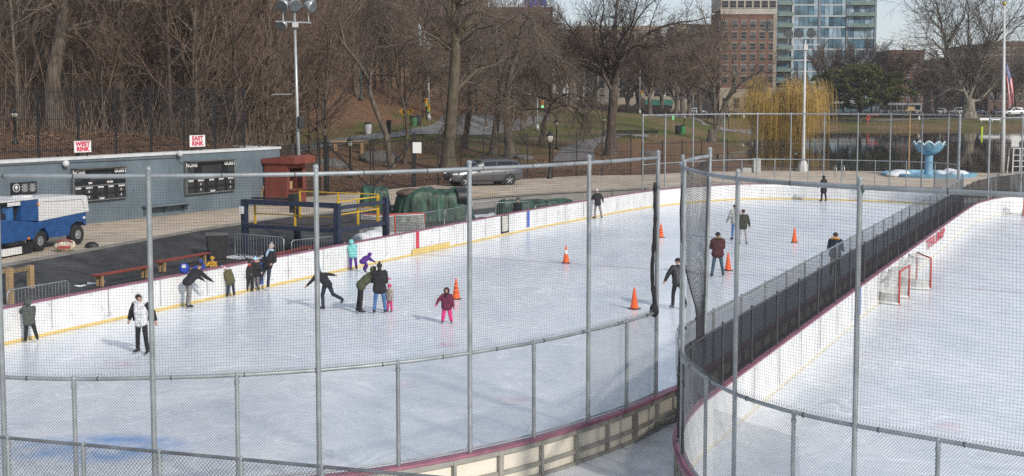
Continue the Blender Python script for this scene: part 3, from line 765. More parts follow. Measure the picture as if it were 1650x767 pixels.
# near end of the left rink, from beyond the left edge of the photo round to the gap by the divider
nearL = sub_path(LO, lambda u, v: u < 25.3 and (v > -21 or u < 13), W(14, -21))
tF = thing('rink_fence', 'tall curved pipe fence with black net at the near end of the skating rink', 'rink fence', (*nearL.at(nearL.len / 2), 1.15))
sE = s_at_px(nearL, 1058, 2.93, nearL.len - 3)
tall = [s_at_px(nearL, x, 3.0) for x in (3, 245, 513.5, 756.5, 948)] + [sE]
short = [s_at_px(nearL, x, 2.5) for x in (120, 381, 641, 860, 1010)]
s00 = max(0, tall[0] - 2.4)
fpost(nearL, s00, 1.15, 6.25, .045, tF)
for s in tall: fpost(nearL, s, 1.15, 6.27, .043, tF)
for s in short: fpost(nearL, s, 1.15, 2.93, .036, tF)
rail(nearL, 0, sE, 6.17, .036, steel, 'top_rail', tF); rail(nearL, 0, sE, 2.93, .033, steel, 'mid_rail', tF); rail(nearL, 0, sE, 1.22, .016, steel, 'bottom_wire', tF)
net(nearL, 0, sE, 2.96, 6.14, .046, .0015, tF)
chain(nearL, 0, sE, 1.18, 3.0, .046, .0023, tF)
sheet(nearL, s_at_px(nearL, 948, 2.0), sE, 1.2, 2.9, plast, tF, 'plastic_sheet', wav=.07, off=-.03)
# net gathered in a black bundle down the last post
p = nearL.at(sE); mb = MB(); mb.smooth = True
pts = []; 
for i in range(22):
    f = i / 21; z = 5.65 - f * 2.62; pts.append((p.x - .07 + .05 * math.sin(f * 7) * f, p.y - .05 + .03 * math.sin(i * 1.9), z))
mb.tube(pts, [.024 + .013 * abs(math.sin(i * 1.3)) + .012 * (i / 21) for i in range(22)], 8)
mb.ball((p.x - .06, p.y - .07, 2.98), (.10, .10, .15), 10, 8); mb.build('net_bundle', netm, tF, True)
for k, s in enumerate(np.arange(.6, sE, 1.15)):         # wire ties round the rails
    t = nearL.tan(float(s))
    for z in (6.17, 2.93):
        qq = nearL.at(float(s) + (.3 if z < 4 else 0)); mb = MB(); mb.tube([(qq.x + t.x * a, qq.y + t.y * a, z) for a in (-.007, .007)], .040, 8); mb.build('wire_tie', mat('tie_black', (.05, .05, .05), .6), tF, True)

# fence along the divider side of the left rink
divL = sub_path(LO, lambda u, v: 25.4 < u < 87 and v > -12, W(25, -8.3))
tD = thing('divider_fence', 'low steel fence with grey windscreen along the right side of the skating rink', 'rink fence', (*divL.at(divL.len / 2), 1.15))
for s in np.arange(.1, divL.len, 2.42): fpost(divL, float(s), 1.15, 2.45, .03, tD)
rail(divL, 0, divL.len, 2.42, .03, steel, 'top_rail', tD, 2.0)
chain(divL, 0, 12, 1.18, 2.44, .06, .002, tD)
sheet(divL, 0, divL.len, 1.17, 2.36, tarp, tD, 'windscreen', wav=.07, off=-.05, step=.2, seed=4, ztop=lambda s: .06 * noise.noise(Vector((s * .9, 0, 0))))
# far end of the left rink
farL = sub_path(LO, lambda u, v: u > 78.5 and v < -9.05 , W(79, -28))
tG = thing('rink_fence', 'tall grey chain link fence at the far end of the skating rink before the lake', 'rink fence', (*farL.at(farL.len / 2), 1.15))
fx = (1036, 1072, 1117, 1167, 1220, 1274, 1328, 1382, 1434.5, 1486, 1528, 1557, 1571)
sA = s_at_px(farL, 1036, 5); sB = s_at_px(farL, 1571, 4)
for x in fx: fpost(farL, s_at_px(farL, x, 4.5), .4, 6.3 if x != 1571 else 6.25, .046 if x != 1571 else .085, tG)
for x in (1195, 1248, 1302, 1356, 1410, 1460, 1507): fpost(farL, s_at_px(farL, x, 2.5), .4, 2.93, .035, tG)
rail(farL, sA, sB, 6.25, .05, steel, 'top_rail', tG); rail(farL, sA, sB, 2.93, .035, steel, 'mid_rail', tG)
net(farL, sA, sB, 1.18, 2.9, .16, .003, tG, 'chain_link', chainm, 0); net(farL, sA, sB, 2.95, 6.2, .3, .0025, tG, 'net', netm, .12)
sheet(farL, s_at_px(farL, 1505, 2.5), sB, 1.2, 2.2, tarp, tG, 'windscreen', off=.05, step=.3, seed=8)

# near end of the right rink
nearR = sub_path(RO, lambda u, v: u < 25.45 and v < 6, W(25, -7.4))
tR = thing('rink_fence', 'tall curved pipe fence with black net round the corner of the empty rink', 'rink fence', (*nearR.at(nearR.len / 2), 1.15))
se0 = .02
sa, sb_ = s_at_px(nearR, 1105, 4.5, 2, 7.5), s_at_px(nearR, 1097, 4.5, 1.5, 7.5)
s_c1 = nearR.near(W(22.3, -7.25)); s_c2 = nearR.near(W(20.6, -6.62))
s_1185, s_1381 = s_at_px(nearR, 1186, 4.5, 5, nearR.len), s_at_px(nearR, 1381, 4.5, 5, nearR.len)
pr = nearR.at(se0); ln = (PD(1133, 575, pr.y).x - pr.x, 0, 0)
fpost(nearR, se0, 1.15, 6.33, .045, tR, lean=(max(-.3, min(.3, ln[0])), 0, 0))
for s in (s_c1, s_c2, s_1185, s_1381, s_1381 + 2.35, s_1381 + 4.8): fpost(nearR, s, 1.15, 6.3, .035, tR)
for x, z in ((1137, 2.2), (1278, 2.2), (1510, 2.2)): fpost(nearR, s_at_px(nearR, x, z, 5.0 if x > 1140 else s_c2, nearR.len), 1.15, 2.93, .030, tR)
rail(nearR, 0, nearR.len, 6.2, .035, steel, 'top_rail', tR, .3); rail(nearR, 2.2, nearR.len, 2.93, .030, steel, 'mid_rail', tR, .3); rail(nearR, 3, nearR.len, 1.22, .016, steel, 'bottom_wire', tR, .3)
net(nearR, s_c2 + .35, nearR.len, 2.96, 6.16, .046, .0014, tR)
chain(nearR, s_c2 - .4, nearR.len, 1.18, 3.0, .046, .0022, tR)
sheet(nearR, s_at_px(nearR, 1150, 2.2, 5, nearR.len), s_at_px(nearR, 1290, 2.2, 5, nearR.len), 1.2, 2.6, plast, tR, 'plastic_sheet', wav=.12, off=.05, seed=12)
for k, s in enumerate(np.arange(.6, nearR.len, 1.15)):
    t = nearR.tan(float(s))
    for z in (6.2, 2.93):
        qq = nearR.at(float(s) + (.3 if z < 4 else 0)); mb = MB(); mb.tube([(qq.x + t.x * a, qq.y + t.y * a, z) for a in (-.007, .007)], .039, 8); mb.build('wire_tie', MATS['tie_black'], tR, True)
# net pulled together beside the end post: dense curved strip from the rail down to the divider
mb = MB()
pe = nearR.at(se0)
def gp(f, z):
    q = (6.15 - z) / (6.15 - 2.6)
    wq = max(.13, 1 - q ** .95)
    a = nearR.at(se0 + (s_c2 - .1) * (wq * .95 + .07) )
    e = Vector((pe.x + max(-.3, min(.3, ln[0])) * q * .72, pe.y))
    return e.lerp(Vector((a.x - .0, a.y)), f)
for i in range(27):
    f = i / 26; mb.tube([(*gp(f, 6.15 - 3.75 * j / 14), 6.15 - 3.75 * j / 14) for j in range(15)], .0042 if i < 26 else .014, 3 if i < 26 else 6, False)
for j in range(96):
    z = 6.15 - 3.75 * j / 95
    mb.tube([(*gp(f / 6, z), z - .16 * math.sin(PI * f / 6)) for f in range(7)], .0042, 3, False)
mb.build('gathered_net', netm, tR, True, fixn=False)
# dark windscreen along the left side of the right rink
divR = sub_path(RO, lambda u, v: 20.2 < u < 88.5 and v < -3, W(20, -7))
tS = thing('divider_fence', 'steel fence with black mesh windscreen along the left side of the empty rink', 'rink fence', (*divR.at(divR.len / 2), 1.15))
for s in np.arange(1.2, divR.len, 2.42): fpost(divR, float(s), 1.15, 2.5, .028, tS, m=mat('dark_post', (.07, .072, .075), .5, metal=.3))
rail(divR, 0, divR.len, 2.46, .02, mat('dark_rail', (.05, .05, .055), .5), 'top_rail', tS, 1.0)
sheet(divR, 0, divR.len, 1.17, 2.46, darkscr, tS, 'windscreen', wav=.025, off=0, step=.2, seed=6, ztop=lambda s: (.35 * max(0, 1 - s / 5)) + .05 * noise.noise(Vector((s * .5, 3, 0))))
# far end of the right rink
farR = sub_path(RO, lambda u, v: u > 81 and v < 12 and u < 200, W(81, -7))
sA2, sB2 = s_at_px(farR, 1594, 5), s_at_px(farR, 1700, 5)
tH = thing('rink_fence', 'tall grey chain link fence at the far end of the empty right rink', 'rink fence', (*farR.at(farR.len / 2), 1.15))
for x in (1594, 1647, 1700): fpost(farR, s_at_px(farR, x, 4.5), .4, 6.2, .055, tH)
rail(farR, sA2, sB2, 6.15, .045, steel, 'top_rail', tH); 
net(farR, sA2, sB2, 1.2, 6.1, .3, .0025, tH, 'net', netm, .1)
sheet(farR, sA2, sB2, 1.2, 2.7, tarp, tH, 'windscreen', step=.3, seed=9)
# darker chain link fence nearest to the viewer, bottom left
a_ = P(-60, 699, 2.5); b_ = P(700, 768.5, 2.5); a_ = a_ + (a_ - b_) * .2; e_ = b_ + (b_ - a_) * .4
fore = Path2([Vector((a_.x, a_.y)), Vector((b_.x, b_.y)), Vector((e_.x, e_.y))])
tN = thing('terrace_fence', 'dark chain link fence with a pipe rail nearest to the viewer at the lower left', 'fence', (*fore.at(fore.len / 2), .4))
for x in (13, 135, 258, 389, 520): fpost(fore, s_at_px(fore, x, 2.2), .4, 2.5, .03, tN)
rail(fore, 0, fore.len, 2.5, .026, mat('dull_dark_steel', (.17, .18, .19), .55, metal=.3, var=.2), 'top_rail', tN)
o = chain(fore, 0, fore.len, .45, 2.47, .058, .003, tN)
o.data.materials.clear(); o.data.materials.append(mat('dull_chain_link', (.10, .105, .11), .6, metal=.2))

# ------------------------------------------------------------------ black picket fences
blk = mat('black_iron', (.016, .016, .018), .5, var=.2)
def picket_fence(name, label, line, h, spacing=.12, bay=2.44, w=.022, base=None, posth=None, rails=(.12, .55, .93)):
    "line: list of 3D points; one panel and one post per bay"
    pts = [Vector(p) for p in line]; L = [0.0]
    for i in range(1, len(pts)): L.append(L[-1] + (pts[i].xy - pts[i - 1].xy).length)
    def at(s):
        i = min(max(int(np.searchsorted(L, s)) - 1, 0), len(pts) - 2); return pts[i].lerp(pts[i + 1], (s - L[i]) / max(1e-9, L[i + 1] - L[i]))
    t = thing(name, label, 'fence', at(L[-1] / 2))
    nb = int(L[-1] / bay)
    for i in range(nb + 1):
        p = at(i * bay); mb = MB(); mb.box((p.x, p.y, p.z + (posth or h + .08) / 2), (.095, .095, (posth or h + .08)), 0); mb.build('post', blk, t, True)
        if i == nb: break
        mb = MB(); k = int(bay / spacing)
        for j in range(1, k):
            q = at(i * bay + j * spacing); mb.box((q.x, q.y, q.z + h / 2), (w, w, h))
        e = at((i + 1) * bay)
        for f in rails: mb.beam(p + Vector((0, 0, h * f)), e + Vector((0, 0, h * f)), .03, .045)
        mb.build('picket_panel', blk, t, True)
    return t
TW = 4.45
fl = []
for i in range(25): p = wall_a.lerp(wall_b, i / 24 * .955) - wnor * .75; fl.append((p.x, p.y, TW - .05))
picket_fence('picket_fence', 'tall black picket fence standing along the top of the blue wall before the woods', fl, 3.55)
low = []
for x, y in ((453, 325), (472, 318.5), (500, 315)): low.append(tuple(P(x, y, PZ)))
p0 = Vector(low[0]); 
picket_fence('picket_fence', 'short black picket fence beside the red booth', [fl[-1][:2] + (PZ,), tuple(P(478, 318, PZ)), tuple(P(529, 312.5, PZ))], 3.4)
picket_fence('picket_fence', 'tall black picket fence behind the grey car', [tuple(P(x, y, PZ)) for x, y in ((668, 300.5), (760, 293.5), (850, 287.5), (950, 283), (1034, 282))], 3.55)
lk = [W(u, v, PZ) for u, v in ((104, -31.8), (108, -25.5), (110.5, -20), (111.5, -15), (112.6, -5), (113.4, 5), (114.5, 20))]
picket_fence('picket_fence', 'black picket fence along the lake side of the pool terrace', [tuple(P(1034, 282, PZ))] + [tuple(p) for p in lk], 2.75, spacing=.14, w=.02)
# double gate with diagonal braces
g0, g1 = P(525, 312.5, PZ), P(668, 301, PZ); gd = (g1 - g0).normalized()
tg = thing('fence_gate', 'black double gate with diagonal braces in the picket fence beside the red booth', 'gate', (g0 + g1) / 2)
for p in (g0, g1): mb = MB(); mb.box((p.x, p.y, p.z + 1.95), (.22, .22, 3.9)); mb.build('gate_post', blk, tg, True)
mid = (g0 + g1) / 2
for k, (a, c) in enumerate(((g0 + gd * .25, mid - gd * .12), (mid + gd * .12, g1 - gd * .25))):
    mb = MB()
    for p in (a, c): mb.box((p.x, p.y, p.z + 1.75), (.09, .09, 3.4))
    for z in (.12, 3.35): mb.beam(a + Vector((0, 0, z)), c + Vector((0, 0, z)), .06, .08)
    hi_, lo_ = (a, c) if k == 0 else (c, a)
    mb.beam(hi_ + Vector((0, 0, 3.2)), lo_ + Vector((0, 0, .2)), .07, .09)
    n = int((c - a).length / .13)
    for j in range(1, n): q = a.lerp(c, j / n); mb.box((q.x, q.y, q.z + 1.72), (.02, .02, 3.25))
    mb.build('gate_leaf', blk, tg, True)
signp = PD(672, 238, (g1.y - .25)); mb = MB(); mb.box(signp, (.62, .03, .78)); tag(mb.build('notice', mat('sign_white', (.75, .75, .75), .5, var=.03)), 'blank white notice board fixed to the black gate post', 'sign')

# ------------------------------------------------------------------ blue wall with scoreboards
bluew = mat('wall_blue_grey', (.15, .192, .222), .75, var=.10, scale=.7, detail=9, bump=.1, bscale=12)
scuffs(bluew, .8, .36, .62, (.80, .82, .84), (1, 1, .12)); scuffs(bluew, 3.0, .30, .45, (.7, .7, .7), (1, 1, .4))
tw = thing('retaining_wall', 'long blue grey wall with white coping below the wooded slope', 'wall', wall_a)
wl = (wall_b - wall_a).length
tw.rotation_euler = (0, 0, math.atan2(wdir.y, wdir.x))    # local x runs along the wall, -y faces the rink
m = MB(); m.bbox((-8, 0, -.3), (wl, .9, TW - PZ - .12)); m.bbox((wl - .9, .9, -.3), (wl - .01, 9, TW - PZ - .12)); m.build('wall', bluew, tw)
m = MB(); m.bbox((-8, -.06, TW - PZ - .118), (wl + .06, .95, TW - PZ + .02)); m.bbox((wl - .96, .95, TW - PZ - .118), (wl + .06, 9, TW - PZ + .02)); m.build('coping', mat('coping_white', (.62, .64, .64), .7, var=.1, scale=2), tw)
def wl_x(px, z=2.5):                                      # place along the wall at a column of the photo
    best = (1e9, 0)
    for i in range(1200):
        s = i / 1199 * wl; p = wall_a + wdir * s; d = abs(proj((p.x, p.y, z))[0] - px)
        if d < best[0]: best = (d, s)
    return best[1]
def wl_z(px, y):
    s = wl_x(px); p = wall_a + wdir * s; a = PD(px, y, p.y); return a.z - PZ
x0, x1 = wl_x(228), wl_x(297); m = MB(); m.box(((x0 + x1) / 2, -.3, .62), (x1 - x0, .6, .09)); 
for x in (x0 + .15, (x0 + x1) / 2, x1 - .15): m.prism([(0, .575), (-.5, .575), (0, .1)], 'x', x - .05, x + .05)
m.build('ledge', bluew, tw)
m = MB(); pz = [(wl_x(x), -.03, wl_z(x, y)) for x, y in ((2, 267), (60, 264), (104, 262), (180, 259), (283, 254))]; m.tube(pz, .025, 6)
m.tube([pz[-1], (pz[-1][0] + .5, -.03, pz[-1][2] - .4), (wl_x(296), -.03, wl_z(296, 262))], .015, 6); m.tube([pz[2], (wl_x(104), -.03, wl_z(104, 276))], .015, 6)
m.build('conduit', mat('conduit_grey', (.10, .11, .12), .6), tw)
for px, y in ((103, 263.5), (286, 247.5)):
    m = MB(); m.smooth = True; z = wl_z(px, y); m.cyl((wl_x(px), 0, z), (wl_x(px), -.16, z), .10, .10, 10); m.ball((wl_x(px), -.22, z), .17, 12, 8); m.build('wall_lamp', mat('lamp_white', (.6, .6, .6), .4), tw)
scr = mat('scoreboard_black', (.012, .012, .013), .35, var=.2); scr2 = mat('scoreboard_panel', (.035, .035, .037), .5, var=.2); sf = mat('scoreboard_frame', (.20, .21, .21), .5, metal=.4); wht = mat('lettering_white', (.68, .68, .68), .5, var=.02)
lsign = mat('wood_tan', (.42, .31, .18), .7, var=.15)
def scoreboard(px0, px1, yt, yb, label, pyt):
    a, c = wl_x(px0), wl_x(px1); zt, zb = wl_z((px0 + px1) / 2, yt), wl_z((px0 + px1) / 2, yb); w, h = c - a, zt - zb
    p = wall_a + wdir * ((a + c) / 2) + wnor * .02
    t = thing('scoreboard', label, 'scoreboard', (p.x, p.y, PZ + zb), math.atan2(wdir.y, wdir.x), 'hockey scoreboards on the blue wall')
    m = MB(); m.bbox((-w / 2, -.16, 0), (w / 2, 0, h)); m.build('cabinet', scr, t)
    m = MB()
    for q in ((-w / 2, 0), (w / 2, 0)): m.bbox((q[0] - .04, -.19, -.04), (q[0] + .04, .0, h + .04))
    for z in (0, h * .47, h): m.bbox((-w / 2 + .041, -.19, z - .03), (w / 2 - .041, -.001 if z in (0, h) else -.161, z + .03))
    m.bbox((-w / 2, -.5, h + .06), (w / 2, 0, h + .10)); m.build('frame', sf, t)
    cells = [(-.42, .73, .14, .22), (.42, .73, .14, .22), (0, .75, .42, .26)] + [(x, z, .14, .13) for x in (-.42, -.22, 0, .2, .4) for z in (.10, .29)]
    for x, z, cw_, ch in cells: m = MB(); m.box((x * w, -.165, z * h), (cw_ * w, .02, ch * h)); m.build('digit_panel', scr2, t)
    for s, x, z, sz in (('HOME', -.40, .91, .34), ('GUEST', .39, .91, .34), ('PERIOD', .18, .56, .14), ('TIME', -.2, .56, .14), ('PLAYER', -.42, .41, .13), ('PENALTY', -.22, .41, .13), ('PERIOD', .0, .41, .13), ('PLAYER', .2, .41, .13), ('PENALTY', .41, .41, .13), ('SHOTS', .02, .04, .14)):
        lettering(s, sz * h / 2.6 * 1.25, wht, t, (x * w, -.197, z * h), bold=.012)
    m = MB()
    for x in (-.22, .4):
        for z in (.10, .14, .27, .31): m.box((x * w, -.18, z * h), (.06, .02, .06))
    m.build('colon_lights', wht, t)
    return t
scoreboard(115, 199, 272, 321.5, 'black hockey scoreboard nearer the ice machine, below the West Rink sign', 0)
scoreboard(297, 374.5, 260, 309.5, 'black hockey scoreboard nearer the red booth, below the East Rink sign', 0)
# small black notice with a leaf in a white ring
a, c = wl_x(17), wl_x(58); z0, z1 = wl_z(38, 312), wl_z(38, 293.5); p = wall_a + wdir * ((a + c) / 2) + wnor * .02
t = thing('notice_board', 'black notice with a white leaf emblem on the blue wall above the ice machine', 'sign', (p.x, p.y, PZ + z0), math.atan2(wdir.y, wdir.x))
w, h = c - a, z1 - z0
m = MB(); m.bbox((-w / 2, -.06, 0), (w / 2, 0, h)); m.build('board', scr, t)
m = MB(); R_ = h * .36
n = 24; m.grid([[(-w * .31 + r * math.cos(2 * PI * i / n), y, h * .55 + r * math.sin(2 * PI * i / n)) for i in range(n)] for r, y in ((R_ * .84, -.06), (R_ * .84, -.075), (R_, -.075), (R_, -.06))], True)
m.mi = 0
lf = [(0, .75), (.16, .5), (.42, .52), (.34, .25), (.6, .05), (.3, -.1), (.28, -.35), (.05, -.28), (.05, -.7), (-.05, -.7), (-.05, -.28), (-.28, -.35), (-.3, -.1), (-.6, .05), (-.34, .25), (-.42, .52), (-.16, .5)]
m.prism([(-w * .31 + x * R_ * .95, h * .55 + z * R_ * .95) for x, z in lf], 'y', -.075, -.06); m.build('leaf_emblem', wht, t)
m = MB()
for cx in (.02, .33):
    m.bbox((cx * w - w * .12, -.068, h * .12), (cx * w + w * .12, -.06, h * .88))
m.build('text_panel', mat('notice_grey', (.10, .11, .11), .6), t)
m = MB()
for cx in (.02, .33):
    for r in range(8): ww = w * (.06 + .04 * ((r * 7 + int(cx * 10)) % 3)); m.bbox((cx * w - ww, -.073, h * (.2 + r * .08)), (cx * w + ww, -.0681, h * (.2 + r * .08) + .03))
m.build('text_lines', mat('notice_text', (.35, .36, .35), .6), t)
sgnm = mat('sign_white', (.75, .75, .75), .5, var=.03); sred = mat('sign_red', (.60, .02, .07), .5)
def rink_sign(px, y, word, label):
    s = wl_x(px); p = wall_a + wdir * s - wnor * .5; q = PD(px, y, p.y)
    t = thing('rink_sign', label, 'sign', (p.x, p.y, TW), math.atan2(wdir.y, wdir.x) - .1)
    sc = p.y / FPX; w, h = 31 * sc, 18.5 * sc; zz = q.z - TW
    m = MB(); m.box((0, -.2, zz), (w, .05, h)); m.build('panel', sgnm, t)
    m = MB(); 
    for x in (-w * .3, w * .3): m.bbox((x - .03, -.17, 0), (x + .03, -.12, zz + h * .3))
    m.build('bracket', blk, t)
    lettering(word, h * .52, sred, t, (0, -.227, zz + h * .22), bold=.016); lettering('RINK', h * .52, sred, t, (0, -.227, zz - h * .23), bold=.016)
rink_sign(142, 236, 'WEST', 'white sign with red words West Rink above the blue wall'); rink_sign(326, 227, 'EAST', 'white sign with red words East Rink above the blue wall')

# ------------------------------------------------------------------ buildings beyond the park
def lin(c): return tuple(((x / 255) / 12.92 if x / 255 < .04045 else ((x / 255 + .055) / 1.055) ** 2.4) for x in c)
brickm = mat('brick_orange', (.185, .098, .066), .9, var=.14, scale=.5, detail=9); brickr = mat('brick_dark_red', (.125, .05, .04), .9, var=.16, scale=.5, detail=9); brickb = mat('brick_brown', (.12, .075, .058), .9, var=.15, scale=.5, detail=9)
lime = mat('limestone', (.33, .28, .215), .85, var=.10, scale=.3, detail=8); pale = mat('pale_stucco', (.44, .41, .35), .85, var=.07, scale=.4); winm = mat('window_dark_glass', (.025, .03, .036), .12, var=.5, scale=.3); winf = mat('window_trim', (.26, .23, .20), .7)
curt = mat('window_blind', (.16, .16, .155), .4, var=.5, scale=.3)
roofm = mat('roof_dark', (.09, .085, .08), .8)
MW = {}
def window_mesh(w, h, kind, fm, bl_=0):
    key = (round(w, 2), round(h, 2), kind, fm.name, bl_)
    if key in MW: return MW[key]
    m = MB(); fr = .09
    m.mi = 0; m.bbox((-w / 2, -.03, 0), (w / 2, .02, h))
    m.mi = 1
    for a, c in (((-w / 2, 0), (-w / 2 + fr, h)), ((w / 2 - fr, 0), (w / 2, h))): m.bbox((a[0], -.08, a[1]), (c[0], -.031, c[1]))
    for z in (0, h * .5 - fr / 2, h - fr): m.bbox((-w / 2 + fr, -.08, z), (w / 2 - fr, -.031, z + fr))
    m.bbox((-w / 2 - .1, -.16, -.14), (w / 2 + .1, .0, -.005))
    if kind: m.bbox((-w / 2 - .12, -.13, h + .005), (w / 2 + .12, .0, h + .3))
    if kind == 2:
        m.bbox((-w / 2 - .3, -.1, -.3), (-w / 2 - .005, -.0, h + .3)); m.bbox((w / 2 + .005, -.1, -.3), (w / 2 + .3, -.0, h + .3))
    m.mi = 2
    m.bbox((-w / 2 + fr + .01, -.05, h * (.55 if kind else .3)), (w / 2 - fr - .01, -.0305, h - fr - .01)) if (kind != 2 and bl_) else None
    MW[key] = m.mesh('window', [winm, fm, curt]); return MW[key]
def building(label, cat, px0, px1, ytop, Y, m, rows, cols, ww, wh, kind=1, name='apartment_building', base=2.2, depth=18, rz=0.0, skip=None, cornice=None, ybot=None, floor0=None, fm=None, blinds=True, dz=None):
    a, c = PD(px0, 158, Y), PD(px1, 158, Y); W_ = c.x - a.x; top = PD(px0, ytop, Y).z
    t = thing(name, label, cat, ((a.x + c.x) / 2, Y, base), rz); H_ = top - base
    mb = MB(); mb.bbox((-W_ / 2, 0, -4), (W_ / 2, depth, H_)); mb.build('wall', m, t)
    mb = MB(); mb.bbox((-W_ / 2 - .15, -.25, H_ - .9), (W_ / 2 + .15, -.003, H_ + .5)); mb.bbox((-W_ / 2 - .15, -.003, H_ + .003), (W_ / 2 + .15, .4, H_ + .5)); mb.build('cornice', cornice or m, t)
    me = None
    f0 = floor0 if floor0 is not None else 4.2
    dz_ = dz or (H_ - f0 - 1.0) / rows
    rn = random.Random(int(px0))
    for r in range(rows):
        for k in range(cols):
            if skip and skip(r, k): continue
            x = -W_ / 2 + W_ * (k + .5) / cols; z = f0 + r * dz_
            if z + wh > H_ - .3: continue
            o = bpy.data.objects.new('window', window_mesh(ww, wh, kind, fm or winf, int(rn.random() < .38))); COL.objects.link(o); o.parent = t; o.location = (x, 0, z)
    return t, W_, H_
# brick tower with a pale crown
YB = 362
t, w_, h_ = building('tall brick apartment block with a pale top storey left of the glass tower', 'building', 1160, 1249, 18, YB, brickm, 8, 6, 1.7, 2.0, 1, floor0=9.5, dz=3.2, cornice=pale)
m = MB(); m.bbox((-w_ / 2 - .1, -.12, h_ + .51), (w_ / 2 + .1, 17, h_ + 12)); m.build('top_storey', pale, t)
for k in range(7): 
    o = bpy.data.objects.new('window', window_mesh(1.9, 2.0, 0, winf)); COL.objects.link(o); o.parent = t; o.location = (-w_ / 2 + w_ * (k + .5) / 7, -.12, h_ + 1.0)
m = MB(); m.bbox((-w_ / 2 - .15, -.2, -1), (w_ / 2 + .15, -.003, 8.2)); m.build('stone_base', lime, t)
m = MB(); m.bbox((w_ / 2 - .9, -.14, 8.3), (w_ / 2 + .12, -.003, h_)); m.build('stone_quoin', lime, t)
for k in range(5):
    o = bpy.data.objects.new('window', window_mesh(1.8, 3.0, 1, winf)); COL.objects.link(o); o.parent = t; o.location = (-w_ / 2 + w_ * (k + .5) / 5, -.2, 2.2)
for px, y in ((1237, 43), (1165, 43)):
    q = PD(px, y, YB); o = bpy.data.objects.new('window', window_mesh(1.8, 2.2, 2, curt)); COL.objects.link(o); o.parent = t; o.location = (q.x - t.location.x + .001, -.02, q.z - 2.2 - .9)
# glass tower: floors, panes, mullions, balconies
YG = 372
glass = mat('tower_glass_blue', (.10, .20, .27), .08, var=.35, scale=.25, spec=.8); glass2 = mat('tower_glass_pale', (.30, .42, .50), .15, var=.25, scale=.35, spec=.8); slabm = mat('tower_slab', (.50, .52, .52), .6); mulm = mat('tower_mullion', (.22, .25, .28), .4, metal=.4); balm = mat('balcony_glass_green', (.20, .27, .24), .15, var=.2)
a, c = PD(1250, 158, YG), PD(1408, 158, YG); W_ = c.x - a.x
t = thing('glass_tower', 'tall blue glass apartment tower with stacked balconies right of the brick block', 'building', ((a.x + c.x) / 2, YG, 2.2))
nf = 17; fh = 3.28
m = MB(); m.bbox((-W_ / 2 + .1, .3, -3), (W_ / 2 - .1, 20, nf * fh)); m.build('core', glass, t)
gl_ = random.Random(5)
for r in range(1, nf):
    z = r * fh
    m = MB(); m.bbox((-W_ / 2, -.12, z - .2), (W_ / 2, .3, z + .2)); m.build('floor_slab', slabm, t)
    for k, (f0, f1) in enumerate(((.17, .42), (.44, .70), (.725, 1.0))):
        m = MB(); n = 5 if k != 1 else 6
        for j in range(n):
            m.mi = 1 if gl_.random() < .42 else 0
            x0 = -W_ / 2 + W_ * (f0 + (f1 - f0) * j / n); x1 = -W_ / 2 + W_ * (f0 + (f1 - f0) * (j + 1) / n)
            m.bbox((x0 + .06, -.02 - .05 * gl_.random(), z + .22), (x1 - .06, .28, z + fh - .22))
        m.build('window', [glass, glass2], t)
    if r < 17:
        m = MB(); x0 = -W_ / 2 + .2; x1 = -W_ / 2 + W_ * .155
        m.bbox((x0, -1.7, z - .12), (x1, -.125, z + .1)); m.bbox((x0, -1.7, z + .101), (x1, -1.62, z + 1.1)); m.build('balcony', [balm], t)
        if r in (8, 9, 10, 11, 12, 13, 14, 15, 16):
            m = MB(); x0 = -W_ / 2 + W_ * .73; x1 = W_ / 2 - .2; m.bbox((x0, -1.5, z - .12), (x1, -.125, z + .1)); m.bbox((x0, -1.5, z + .101), (x1, -1.42, z + 1.0)); m.build('balcony', [balm], t)
for f in (.16, .43, .712, .998):
    m = MB(); m.bbox((-W_ / 2 + W_ * f - .35, -.3, 0), (-W_ / 2 + W_ * f + .3, -.121, nf * fh)); m.build('pier', mulm if f > .2 else slabm, t)
m = MB(); m.bbox((-W_ / 2, -2.0, 3.6), (W_ / 2, -.121, 4.6)); m.build('canopy', slabm, t)
# others
building('red brick walk-up with white window lintels right of the glass tower', 'building', 1428, 1488, 83, 380, brickr, 5, 6, 1.0, 2.0, 1, base=2.4, floor0=3.2, cornice=brickr)
building('low brown brick block behind the pale bare sycamore', 'building', 1500, 1590, 96, 400, brickb, 5, 8, 1.2, 1.8, 1, base=2.4)
building('slender brown tower rising behind the pale bare sycamore', 'building', 1548, 1572, 74, 430, brickb, 6, 2, 1.2, 1.8, 0, base=2.4)
building('brown brick block behind the flag pole at the right edge', 'building', 1592, 1720, 69, 385, brickb, 7, 11, 1.3, 1.9, 1, base=2.4)
building('pale limestone apartment block behind the dark spreading oak', 'building', 925, 1065, 44, 378, lime, 7, 10, 1.6, 2.1, 1, base=3.5, fm=curt)
building('tall limestone block with dark windows left of the brick apartment tower', 'building', 1085, 1160, 42, 372, lime, 7, 6, 1.6, 2.1, 1, base=3.2, fm=curt)
building('grey stone tower behind the oak branches', 'building', 962, 995, 68, 374, mat('grey_stone', (.20, .185, .16), .9, var=.15), 6, 2, 1.6, 2.2, 0, base=3.5)
t, w_, h_ = building('dark brick block under a blue roof tarpaulin behind the bare trees', 'building', 770, 890, 14, 400, brickr, 10, 9, 1.5, 2.0, 1, base=6)
m = MB(); 
rowsx = [[(w_ * (.12 + .3 * i / 10), -.4 + .8 * j / 3, h_ + 1.2 + .5 * math.sin(i * 1.7) + (2.4 if j in (1, 2) else -.6) ) for i in range(11)] for j in range(4)]
m.grid(rowsx); m.build('roof_tarpaulin', mat('blue_tarp', (.03, .05, .30), .5), t)
building('red brick block with cream windows seen above the bare trees', 'building', 706, 742, 2, 410, brickr, 12, 4, 1.6, 2.1, 1, base=6)
